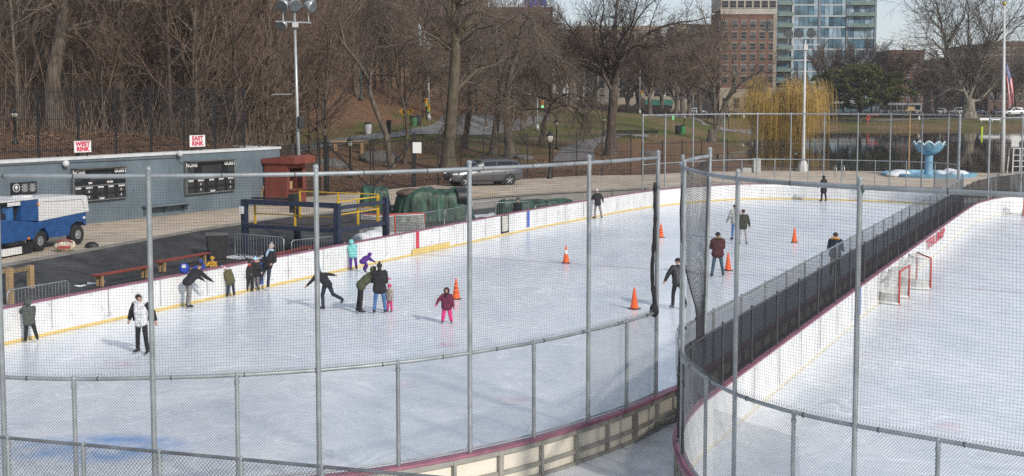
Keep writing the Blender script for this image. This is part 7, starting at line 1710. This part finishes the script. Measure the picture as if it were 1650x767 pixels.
# ------------------------------------------------------------------ people
skin = mat('skin', (.52, .31, .22), .5, var=.06); skin2 = mat('skin_brown', (.22, .12, .075), .5, var=.06); hairb = mat('hair_dark', (.025, .017, .013), .6)
def cl(name, c, r=.8): return mat('cloth_' + name, c, r, var=.16, scale=9, bump=.35, bscale=26)
blackc = cl('black', (.018, .018, .021)); blackp = cl('black_trousers', (.014, .014, .017)); skate_m = mat('skate_black', (.016, .016, .018), .4); blade_m = mat('skate_blade', (.6, .62, .64), .25, metal=.8); navyc = cl('navy', (.02, .028, .055))
def rc(mb, a, b, ra, rb, n=12):
    "capsule with two radii"
    a = Vector(a); b = Vector(b); d = b - a; L = d.length
    if L < 1e-5: mb.ball(a, ra, n, 8); return
    z = d.normalized(); x = z.orthogonal().normalized(); y = z.cross(x); vs = []; fs = []; k = 4
    prof = [(ra * math.cos(t), -ra * math.sin(t)) for t in [PI / 2 * (1 - i / k) for i in range(k + 1)]] + [(rb * math.cos(t), L + rb * math.sin(t)) for t in [PI / 2 * i / k for i in range(k + 1)]]
    for r, h in prof:
        r = max(r, .0006)
        for j in range(n): q = 2 * PI * j / n; vs.append(a + z * h + x * (r * math.cos(q)) + y * (r * math.sin(q)))
    for i in range(len(prof) - 1):
        for j in range(n): j2 = (j + 1) % n; fs.append((i * n + j, i * n + j2, (i + 1) * n + j2, (i + 1) * n + j))
    fs.append(tuple(range(n - 1, -1, -1))); q = (len(prof) - 1) * n; fs.append(tuple(q + j for j in range(n))); mb.add(vs, fs)
def person(px, py, height, head, label, coat, pants, shoe=None, face=skin, glove=None, lean=0, side=0, legs=((0, 4, 0), (0, 4, 0)), arms=((5, 8, 10), (5, 8, 10)), headtilt=(0, 0, 0), hat=None, hatc=None, hair=None, hood=None, coatlen=0.0, puff=.0, kid=0.0, scarf=None, z=0.0, skates=True, collar=None, pos=None, hairlen=0, fur=None, slim=1.0):
    s = height / 1.75
    puff = puff + .014; slim = slim * (1.28 if kid > .3 else 1.1)
    t = thing('person', label, 'person', pos if pos is not None else P(px, py, z), R(head))
    shoe = shoe or skate_m; mats = [coat, pants, shoe, face, glove or face]
    caps = []
    def C(a, b, ra, rb, m): caps.append((Vector(a), Vector(b), ra, rb, m))
    lr, sr = R(lean), R(side)
    up = Vector((math.sin(sr), math.sin(lr) * math.cos(sr), math.cos(lr) * math.cos(sr))); X = Vector((math.cos(sr), 0, -math.sin(sr))); fwd = X.cross(up) * -1
    fwd = up.cross(X); 
    hs = 1 + .35 * kid; lg = 1 - .16 * kid
    pel = Vector((0, 0, 0)); hipw = .095; neck = pel + up * (.535 - .03 * kid)
    feet = []
    for sgn, (fl, ab, kn) in ((1, legs[1]), (-1, legs[0])):
        hip = pel + Vector((sgn * hipw, 0, -.02)); f, a = R(fl), R(ab)
        d = Vector((sgn * math.sin(a), math.sin(f) * math.cos(a), -math.cos(f) * math.cos(a))); knee = hip + d * .43 * lg
        f2 = R(fl - kn); d2 = Vector((sgn * math.sin(a), math.sin(f2) * math.cos(a), -math.cos(f2) * math.cos(a))); ank = knee + d2 * .40 * lg
        C(hip, knee, .088 * slim, .064 * slim, 1); C(knee, ank, .064 * slim, .047 * slim + .008, 1)
        fd = Vector((sgn * .25, math.cos(f2 * .6) , -.0 + math.sin(f2) * .7)).normalized() if abs(fl - kn) > 25 else Vector((sgn * .22, 1, 0)).normalized()
        dn = fd.cross(Vector((1, 0, 0))); dn = dn if dn.z < 0 else -dn; dn.normalize()
        heel = ank + dn * .06 - fd * .045; toe = ank + dn * .07 + fd * .15
        C(ank + d2 * -.06, ank + dn * .03, .058, .056, 2); C(heel, toe, .045, .038, 2); feet.append((heel, toe, dn, fd))
    # trunk
    for sg in (-1, 1): C(pel + X * (sg * .065) + up * .0, pel + X * (sg * .085) + up * .26, .102 * slim + puff * .6, .108 * slim + puff, 0); C(pel + X * (sg * .085) + up * .26, neck + X * (sg * .115) - up * .09, .108 * slim + puff, .088 + puff * .6, 0)
    C(pel + up * .0, neck - up * .1, .10 * slim + puff, .11 + puff, 0); C(neck - up * .06 + X * .12, neck - up * .06 - X * .12, .068, .068, 0)
    if coatlen:
        for sg in (-1, 1): C(pel + X * (sg * .07), pel + X * (sg * .085) + Vector((0, 0, -coatlen)), .115 + puff, .12 + puff, 0)
        C(pel, pel + Vector((0, 0, -coatlen)), .13 + puff * .7, .14 + puff * .7, 0)
    else: 
        for sg in (-1, 1): C(pel + X * (sg * .06) + up * .02, pel + X * (sg * .065) - up * .07, .107 * slim + puff, .105 * slim + puff, 0)
        C(pel - up * .03, pel - up * .10, .10, .09, 1)
    # neck, head
    ht = Matrix.Rotation(R(headtilt[2]), 3, 'Z') @ Matrix.Rotation(-R(headtilt[0]), 3, 'X') @ Matrix.Rotation(R(headtilt[1]), 3, 'Y')
    hup = (ht @ (up * .6 + Vector((0, 0, .4)))).normalized(); hf = ht @ fwd; hf = (hf - hup * hf.dot(hup)).normalized(); hx = hf.cross(hup)
    C(neck - up * .05, neck + hup * .07, .058, .052, 3)
    hc = neck + hup * (.165 * (1 + .1 * kid)) + hf * .015
    C(hc + hup * .035 * hs - hf * .015, hc - hup * .05 * hs + hf * .025, .092 * hs, .066 * hs, 3); C(hc + hf * .088 * hs - hup * .01, hc + hf * .098 * hs - hup * .032 * hs, .011, .015, 3)
    for sg in (-1, 1): C(hc + hx * (sg * .088 * hs) + hup * .012, hc + hx * (sg * .09 * hs) - hup * .022, .014, .011, 3)
    # arms and hands
    for sgn, (fl, ab, el) in ((1, arms[1]), (-1, arms[0])):
        sh = neck - up * .065 + X * (sgn * .185); f, a = R(fl), R(ab)
        d = Vector((sgn * math.sin(a), math.sin(f) * math.cos(a), -math.cos(f) * math.cos(a))); elb = sh + d * .285 * (1 - .08 * kid)
        f2 = R(fl + el); a2 = a * (.9 if abs(ab) > 45 else .55); d2 = Vector((sgn * math.sin(a2), math.sin(f2) * math.cos(a2), -math.cos(f2) * math.cos(a2))); wr = elb + d2 * .245 * (1 - .08 * kid)
        C(sh, elb, .070 + puff * .7, .055 + puff * .6, 0); C(elb, wr, .055 + puff * .6, .040 + puff * .4, 0)
        pm = wr + d2 * .075; C(wr, pm, .030, .036, 4); sd = d2.cross(Vector((0, 1, 0))); sd = sd.normalized() if sd.length > .1 else Vector((0, 0, 1)); cu = d2.cross(sd).normalized()
        for k, o, ln in ((0, -.027, .062), (1, -.009, .075), (2, .009, .07), (3, .026, .052)): b0 = pm + sd * o + d2 * .02; b1 = b0 + d2 * ln * .6 + sd * o * .2; C(b0, b1, .0125, .0115, 4); C(b1, b1 + (d2 + cu * .6).normalized() * ln * .5, .0115, .010, 4)
        th = wr + d2 * .03 + sd * -.03; C(th, th + (d2 * .7 - sd * .7).normalized() * .055, .014, .0115, 4)
    lowest = min(min((h + dn * .045).z, (tt + dn * .038).z) for h, tt, dn, fd in feet)
    off = Vector((0, 0, -lowest + (.045 if skates else .0)))
    mb = MB()
    for a, b, ra, rb, m in caps: rc(mb, (a + off) * s, (b + off) * s, ra * s, rb * s)
    me = mb.mesh('body_rough', mats[0]); o = bpy.data.objects.new('body_rough', me); COL.objects.link(o)
    rm_ = o.modifiers.new('r', 'REMESH'); rm_.mode = 'VOXEL'; rm_.voxel_size = (.0125 if py > 380 else .017) * s; rm_.use_smooth_shade = True
    sm = o.modifiers.new('s', 'SMOOTH'); sm.iterations = 2; sm.factor = .5
    fin = bpy.data.meshes.new_from_object(o.evaluated_get(bpy.context.evaluated_depsgraph_get())); bpy.data.objects.remove(o)
    fin.materials.clear()
    for m in mats: fin.materials.append(m)
    n = len(fin.polygons); ct = np.empty(n * 3, np.float32); fin.polygons.foreach_get('center', ct); ct = ct.reshape(-1, 3)
    best = np.full(n, 1e9); idx = np.zeros(n, np.int32)
    for a, b, ra, rb, m in caps:
        a_, b_ = np.array((a + off) * s), np.array((b + off) * s); d = b_ - a_; l2 = max(1e-9, d @ d); tt = np.clip(((ct - a_) @ d) / l2, 0, 1)
        dist = np.linalg.norm(ct - a_ - tt[:, None] * d, axis=1) - (ra + (rb - ra) * tt) * s
        k = dist < best; best[k] = dist[k]; idx[k] = m
    # small folds in the cloth
    co = np.empty(len(fin.vertices) * 3, np.float32); fin.vertices.foreach_get('co', co)
    fin.polygons.foreach_set('material_index', idx); fin.polygons.foreach_set('use_smooth', np.ones(n, bool)); fin.update()
    bo = bpy.data.objects.new('body', fin); COL.objects.link(bo); bo.parent = t
    tx = bpy.data.textures.get('cloth_folds') or bpy.data.textures.new('cloth_folds', 'CLOUDS'); tx.noise_scale = .09
    dp = bo.modifiers.new('folds', 'DISPLACE'); dp.texture = tx; dp.strength = .013 * s; dp.mid_level = .5
    H = lambda v: (v + off) * s
    hcc = H(hc); rot = Matrix((hx, hf, hup)).transposed().to_euler()
    def child(nm, mb_, m): mb_.smooth = True; mb_.sm = [True] * len(mb_.f); return mb_.build(nm, m, t)
    if skates:
        for h, tt, dn, fd in feet:
            q = MB(); a, b = H(h + dn * .062), H(tt + dn * .062); q.beam(a - fd * .01, b + fd * .02, .012 * s, .04 * s); q.build('skate_blade', blade_m, t)
    if hair is not None and hat is None or hairlen:
        q = MB(); q.ball(hcc + (hup * .038 - hf * .02) * s * hs, (.100 * s * hs, .108 * s * hs, .090 * s * hs), 14, 10, rot)
        if hairlen: q.tube([hcc - hf * .06 * s, hcc + (-hf * .09 - hup * .1) * s, hcc + (-hf * .09 - hup * (.1 + hairlen)) * s], [.07 * s, .075 * s, .03 * s], 10)
        child('hair', q, hair or hairb)
    if hat in ('beanie', 'pompom', 'helmet', 'cap'):
        q = MB(); rows = []; k = 7
        for i in range(k + 1):
            th = (PI * .54) * (1 - i / k); r = math.sin(th); zz = math.cos(th); g = 1.12 if hat == 'helmet' else 1.06
            rows.append([hcc + (hx * math.cos(2 * PI * j / 16) * .098 * r * g + hf * (math.sin(2 * PI * j / 16) * .108 * r * g - .012) + hup * (.028 + .098 * zz * g)) * s * hs for j in range(16)])
        q.grid(rows, True)
        if hat == 'beanie': q.tube([hcc + (hx * math.cos(2 * PI * j / 16) * .106 + hf * (math.sin(2 * PI * j / 16) * .115 - .012) + hup * .022) * s * hs for j in range(16)], .016 * s, 6, closed=True)
        if hat == 'pompom': q.ball(hcc + hup * .155 * s * hs, .042 * s, 10, 8)
        if hat == 'cap': q.box(hcc + (hf * .13 + hup * .045) * s, (.14 * s, .12 * s, .015 * s), rot=rot)
        child('hat', q, hatc)
    if hood is not None:
        q = MB(); rows = []
        for i in range(9):
            th = PI * (.06 + .66 * i / 8); ra = math.sin(th); za = math.cos(th)       # opening towards the face
            rows.append([hcc + (-hf * (za * .125 - .0) + (hx * math.cos(2 * PI * j / 16) * .118 + hup * (math.sin(2 * PI * j / 16) * .132 + .005)) * ra) * s * hs for j in range(16)])
        q.grid(rows, True); q.add(rows[0], [tuple(range(16))]); child('hood', q, hood)
        if fur is not None: q = MB(); q.tube([Vector(p) for p in rows[-1]], .03 * s, 7, closed=True); child('hood_trim', q, fur)
    elif fur is not None:
        q = MB(); q.tube([H(neck) + (X * math.cos(a) * .14 + fwd * (math.sin(a) * .12 - .05) + up * (.02 - .05 * math.sin(a))) * s for a in [2 * PI * j / 14 for j in range(14)]], .048 * s, 8, closed=True); child('fur_collar', q, fur)
    if scarf is not None:
        q = MB(); q.tube([H(neck) + (X * math.cos(a) * .085 + fwd * (math.sin(a) * .085 + .01) + up * (.045 - .012 * math.sin(a))) * s for a in [2 * PI * j / 14 for j in range(14)]], .042 * s, 8, closed=True); q.tube([H(neck) + (fwd * .12 + X * .02) * s, H(neck) + (fwd * .155 + X * .03 - up * .12) * s, H(neck) + (fwd * .15 + X * .03 - up * .24) * s], [.045 * s, .05 * s, .04 * s], 8); child('scarf', q, scarf)
    hd = abs(((head + headtilt[2] + 180) % 360) - 180)
    if hd > 50 and height * 1 > .9:
        q = MB()
        for sg in (-1, 1): q.ball(hcc + (hx * sg * .036 + hf * .083 + hup * .012) * s * hs, .0115 * s * hs, 8, 6)
        child('eyes', q, hairb); q = MB(); q.ball(hcc + (hf * .082 - hup * .066) * s * hs, (.024 * s, .010 * s, .007 * s), 8, 6, rot); child('mouth', q, mat('lips', (.33, .12, .10), .5))
    return t, (lambda a: H(a)), dict(neck=H(neck), up=up, X=X, fwd=fwd, pel=H(pel), s=s, hc=hcc, hup=hup, hf=hf)
def toward(p, d): return p
grey_coat = cl('grey_green', (.085, .095, .085)); olive = cl('olive', (.11, .105, .045)); oliveg = cl('olive_green', (.085, .095, .045)); greyp = cl('grey_trousers', (.25, .24, .24)); jeans = cl('blue_jeans', (.07, .17, .38)); djeans = cl('dark_jeans', (.055, .10, .15)); tanp = cl('tan_trousers', (.22, .17, .12)); maroon = cl('maroon', (.16, .02, .055)); maroon2 = cl('dark_maroon', (.085, .022, .026)); pinkc = cl('hot_pink', (.80, .045, .24)); purple = cl('purple', (.09, .02, .24)); mint = cl('mint', (.22, .62, .60)); teal = cl('teal', (.01, .16, .22)); whitec = cl('white', (.75, .75, .75)); lgrey = cl('light_grey', (.42, .42, .40)); redc = cl('red', (.60, .04, .04)); bluec = cl('royal_blue', (.02, .07, .42)); yellc = cl('mustard', (.60, .33, .03)); furb = cl('brown_fur', (.20, .13, .06)); lblue = cl('light_blue', (.42, .62, .78)); gbean = cl('grey_beanie', (.46, .44, .42)); oran = cl('orange_hood', (.70, .33, .07))
PI_ = person
# boy in grey at the boards, far left
PI_(48, 551, 1.32, 28, 'child in a grey hooded coat leaning on the boards at the far left', grey_coat, blackp, hood=grey_coat, coatlen=.10, puff=.03, kid=.6, lean=12, arms=((55, 20, 10), (60, 10, 10)), legs=((-4, 5, 4), (-18, 12, 8)), glove=blackc)
# man shrugging off his black jacket, white hood
t, Hh, q = PI_(229, 571, 1.74, 165, 'man in a white hoodie pulling an open black jacket on, gliding at the left', whitec, blackp, hood=whitec, hair=hairb, arms=((-22, 30, 20), (-22, 34, 25)), legs=((3, 6, 6), (-4, 7, 6)), headtilt=(0, 12, 22), lean=2, puff=.005)
m = MB(); m.smooth = True; u_, x_, f_, n_ = q['up'], q['X'], q['fwd'], q['neck']
for sg in (-1, 1):
    rows = []
    for i in range(9):
        z = -.05 - .52 * i / 8; row = []
        for j in range(8):
            a = R(-12 - 88 * j / 7) if True else 0; rr_ = .24 + .02 * math.sin(i * 1.3) + .05 * i / 8
            row.append(n_ + (x_ * sg * math.cos(a) * rr_ * (1.0 + .1 * i / 8) + f_ * math.sin(a) * rr_ * .62 + u_ * z) * 1.0)
        rows.append(row)
    m.grid(rows)
o = m.build('jacket', blackc, t, fixn=False); sd = o.modifiers.new('solid', 'SOLIDIFY'); sd.thickness = .02
for sg, aa in ((-1, (-22, 30, 20)), (1, (-22, 34, 25))):
    sh = n_ - u_ * .06 + x_ * sg * .19; f, a = R(aa[0]), R(aa[1]); d = Vector((sg * math.sin(a), math.sin(f) * math.cos(a), -math.cos(f) * math.cos(a))); e = sh + d * .285; f2 = R(aa[0] + aa[2]); a2 = a * .55; d2 = Vector((sg * math.sin(a2), math.sin(f2) * math.cos(a2), -math.cos(f2) * math.cos(a2)))
    m = MB(); m.smooth = True; m.tube([sh - d * .05, sh, e, e + d2 * .26], [.07, .092, .082, .062], 12); m.build('jacket_sleeve', blackc, t)
# the family leaning on the boards
PI_(305, 496, 1.70, -42, 'man in a black jacket and grey trousers bending over the boards', blackc, greyp, lean=50, arms=((42, 10, 12), (46, 8, 10)), legs=((8, 4, 14), (-8, 5, 2)), hair=hairb, puff=.02, headtilt=(-15, 0, 0), hat='beanie', hatc=blackc, glove=blackc)
PI_(372, 478, 1.22, 20, 'child in an olive coat leaning on the boards beside the black jacketed man', olive, navyc, lean=18, side=-22, arms=((70, 14, 10), (40, 10, 10)), legs=((0, 5, 3), (-4, 5, 3)), hat='pompom', hatc=cl('pink_white', (.75, .62, .66)), coatlen=.12, puff=.035, kid=.6, headtilt=(0, -25, 30), glove=yellc)
PI_(0, 0, 1.08, 150, 'child in a bright blue hooded coat peeping over the boards by the black jacketed man', bluec, navyc, hood=bluec, lean=10, arms=((60, 10, 30), (60, 10, 30)), kid=.6, puff=.03, skates=False, pos=Vector((*behind(326, 433, 1.35, -30.2).xy, deckz)), headtilt=(10, 0, 0))
PI_(0, 0, 1.10, 160, 'child in a mustard hat peeping over the boards beside the olive coated child', yellc, navyc, hat='beanie', hatc=yellc, lean=10, arms=((60, 10, 30), (60, 10, 30)), kid=.6, puff=.03, skates=False, pos=Vector((*behind(344, 430, 1.35, -30.2).xy, deckz)))
m = MB(); m.smooth = True; m.ball((0, 0, .16), (.19, .13, .2), 12, 8); m.ball((0, -.09, .1), (.13, .08, .1), 10, 8); o = m.build('blue_backpack', bluec); o.location = P(297, 440, 1.16) + Vector((0, 0, 0)); tag(o, 'blue and white backpack standing on the boards behind the black jacketed man', 'backpack'); m = MB(); m.box((0.02, -.12, .26), (.15, .05, .12)); m.build('pocket', whitec, o, bevel=.02)
PI_(403, 470, 1.18, 20, 'child in black with a red scarf leaning on the boards left of the woman', blackc, blackp, lean=12, arms=((55, 12, 20), (55, 12, 20)), hat='helmet', hatc=blackc, scarf=redc, kid=.6, puff=.03, coatlen=.06)
PI_(412, 468, 1.28, 200, 'child in a light blue hat in front of the woman with the grey beanie', blackc, cl('grey_pants2', (.2, .19, .2)), hat='pompom', hatc=lblue, lean=4, kid=.5, puff=.02, arms=((20, 10, 40), (20, 10, 40)))
t, Hh, q = PI_(432, 466, 1.74, 150, 'woman with a grey beanie and light blue scarf leaning back on the boards', blackc, navyc, hat='pompom', hatc=gbean, hair=hairb, lean=-14, side=-6, arms=((10, 16, 60), (10, 16, 70)), legs=((16, 6, 2), (22, 10, 2)), scarf=lblue, puff=.02, headtilt=(0, 0, -10), shoe=cl('skate_white', (.55, .55, .57)))
# skater with arms out, leaning
PI_(527, 499, 1.66, 55, 'skater in black with a light blue hat bending low with arms spread', blackc, navyc, hat='beanie', hatc=lblue, lean=52, side=6, scarf=teal, arms=((30, 26, 15), (-20, 85, 5)), legs=((14, 4, 22), (-22, 8, 48)), headtilt=(-20, 0, 20), glove=skin)
# mint coat and purple child
PI_(569, 435, 1.32, 8, 'girl in a mint coat and purple trousers climbing on the boards', mint, purple, hood=mint, lean=16, side=-8, arms=((105, 28, 5), (70, 14, 20)), legs=((-4, 4, 2), (-6, 7, 4)), kid=.6, puff=.03)
PI_(585, 440, 1.08, -50, 'child all in purple crouching beside the mint coat', purple, purple, hood=purple, lean=58, arms=((50, 10, 10), (40, 14, 20)), legs=((62, 6, 88), (38, 8, 70)), kid=.5, puff=.03)
# olive jacket bending towards the right
PI_(582, 504, 1.72, -75, 'person in an olive jacket and black trousers bending towards the black padded jacket', oliveg, blackp, lean=48, arms=((35, 12, 55), (75, 8, 10)), legs=((-6, 4, 2), (-2, 5, 4)), hood=oliveg, puff=.03, coatlen=.04, glove=pinkc, headtilt=(-18, 0, 0))
PI_(612, 505, 1.68, 8, 'person in a black padded jacket and blue jeans seen from behind', blackc, jeans, hat='pompom', hatc=blackc, coatlen=.12, puff=.04, arms=((18, 10, 50), (18, 10, 45)), legs=((0, 7, 2), (0, 7, 2)), hairlen=.1, hair=hairb)
PI_(628, 503, .98, 150, 'small child in pink leggings half hidden by the black padded jacket', cl('leopard', (.45, .36, .33)), pinkc, kid=.8, hat='pompom', hatc=pinkc, puff=.02)
PI_(720, 521, 1.20, 178, 'girl in a maroon jacket and hot pink trousers facing the viewer', maroon, pinkc, hood=maroon, scarf=blackc, arms=((8, 20, 5), (20, 45, 5)), legs=((0, 9, 3), (0, 8, 3)), kid=.75, slim=1.22, puff=.035, fur=cl('dark_trim', (.05, .015, .02)), glove=cl('pink_glove', (.6, .06, .2)))
# further off
PI_(963, 352.5, 1.78, 25, 'person in a white hat and black jacket by the boards at the far bend', blackc, greyp, hat='beanie', hatc=whitec, lean=10, arms=((25, 26, 20), (10, 42, 10)), legs=((8, 6, 14), (-10, 6, 4)), puff=.02)
PI_(1092, 497, 1.74, 20, 'skater in a black leather jacket leaning left between the two rink fences', cl('leather', (.02, .02, .022), .45), blackp, hat='beanie', hatc=blackc, lean=16, side=6, arms=((0, 40, 12), (10, 14, 30)), legs=((4, 10, 20), (-16, 4, 10)), puff=.03, shoe=cl('skate_mix', (.2, .2, .2)), headtilt=(0, 0, -20))
PI_(1156, 446, 1.80, 4, 'man in a dark maroon parka with a fur hood standing by the cone', maroon2, djeans, hat='beanie', hatc=cl('dark_blue_hat', (.02, .022, .04)), fur=furb, puff=.045, coatlen=.05, arms=((20, 12, 60), (20, 12, 60)), legs=((0, 9, 2), (0, 9, 2)))
PI_(1184, 387, 1.80, 10, 'person in a pale grey coat and blue jeans, left of the pair', lgrey, jeans, hat='beanie', hatc=blackc, puff=.03, arms=((0, 24, 30), (15, 12, 40)), legs=((-2, 4, 2), (10, 4, 8)))
PI_(1197, 394, 1.72, -12, 'man in a dark olive jacket and grey trousers, right of the pair', cl('dark_olive', (.055, .058, .038)), cl('pale_trousers', (.42, .40, .40)), hair=cl('brown_hair', (.07, .04, .025)), puff=.03, arms=((5, 10, 10), (10, 18, 20)), legs=((0, 5, 2), (0, 6, 2)), headtilt=(0, 0, 40))
PI_(1327, 325, 1.80, 35, 'person in a long black hooded coat standing alone at the far end', blackc, blackp, hood=blackc, coatlen=.26, puff=.035, arms=((10, 12, 40), (10, 12, 30)), legs=((6, 5, 6), (-4, 5, 2)))
PI_(1345, 446, 1.78, -20, 'man in a navy coat with an orange hood by the divider fence', navyc, tanp, hat='beanie', hatc=cl('brown_hat', (.05, .035, .03)), fur=oran, puff=.04, coatlen=.06, arms=((15, 14, 50), (15, 14, 45)), legs=((0, 5, 2), (0, 6, 2)))
PI_(0, 0, 1.70, 160, 'person in dark clothes sitting low behind the boards by the dark green covers', blackc, blackp, skates=False, hair=hairb, pos=W(*UV(P(868, 345, .9)), deckz - .35) + W(0, -1.3), kid=0)
p = PT(627, 217.5); PI_(0, 0, 1.8, 170, 'runner in black with a red hat on the park road', blackc, blackp, skates=False, hat='cap', hatc=redc, pos=p, arms=((30, 8, 70), (-25, 8, 70)), legs=((22, 3, 20), (-14, 3, 40)))
p = PT(1213, 213); PI_(0, 0, 1.75, 60, 'walker in dark trousers and a pale top on the lakeside path', lgrey, blackp, skates=False, hair=hairb, pos=p, legs=((14, 3, 8), (-14, 3, 10)))
# green tag tied to the fence by the far end, scrap of tape
o = MB(); p = PD(1387, 309, 16.7); o.box((0, 0, 0), (.07, .03, .10), rot=Euler((0, .5, 0))); ob = o.build('cable_tag', mat('tag_green', (.02, .30, .18), .5)); ob.location = p; tag(ob, 'small green tag tied to the top rail of the right rink fence', 'tag')

# ------------------------------------------------------------------ thin winter haze
hz = MB(); hz.bbox((-400, -60, -3), (420, 700, 75))
hm_ = bpy.data.materials.new('winter_haze'); hm_.use_nodes = True; nt = hm_.node_tree; nt.nodes.remove(nt.nodes['Principled BSDF'])
pv = nt.nodes.new('ShaderNodeVolumePrincipled'); pv.inputs['Color'].default_value = (.93, .95, 1, 1); pv.inputs['Density'].default_value = .0002; pv.inputs['Anisotropy'].default_value = .2
nt.links.new(pv.outputs[0], nt.nodes['Material Output'].inputs['Volume'])
o = hz.build('haze', hm_); o['kind'] = 'stuff'; o['label'] = 'thin pale winter haze over the park'
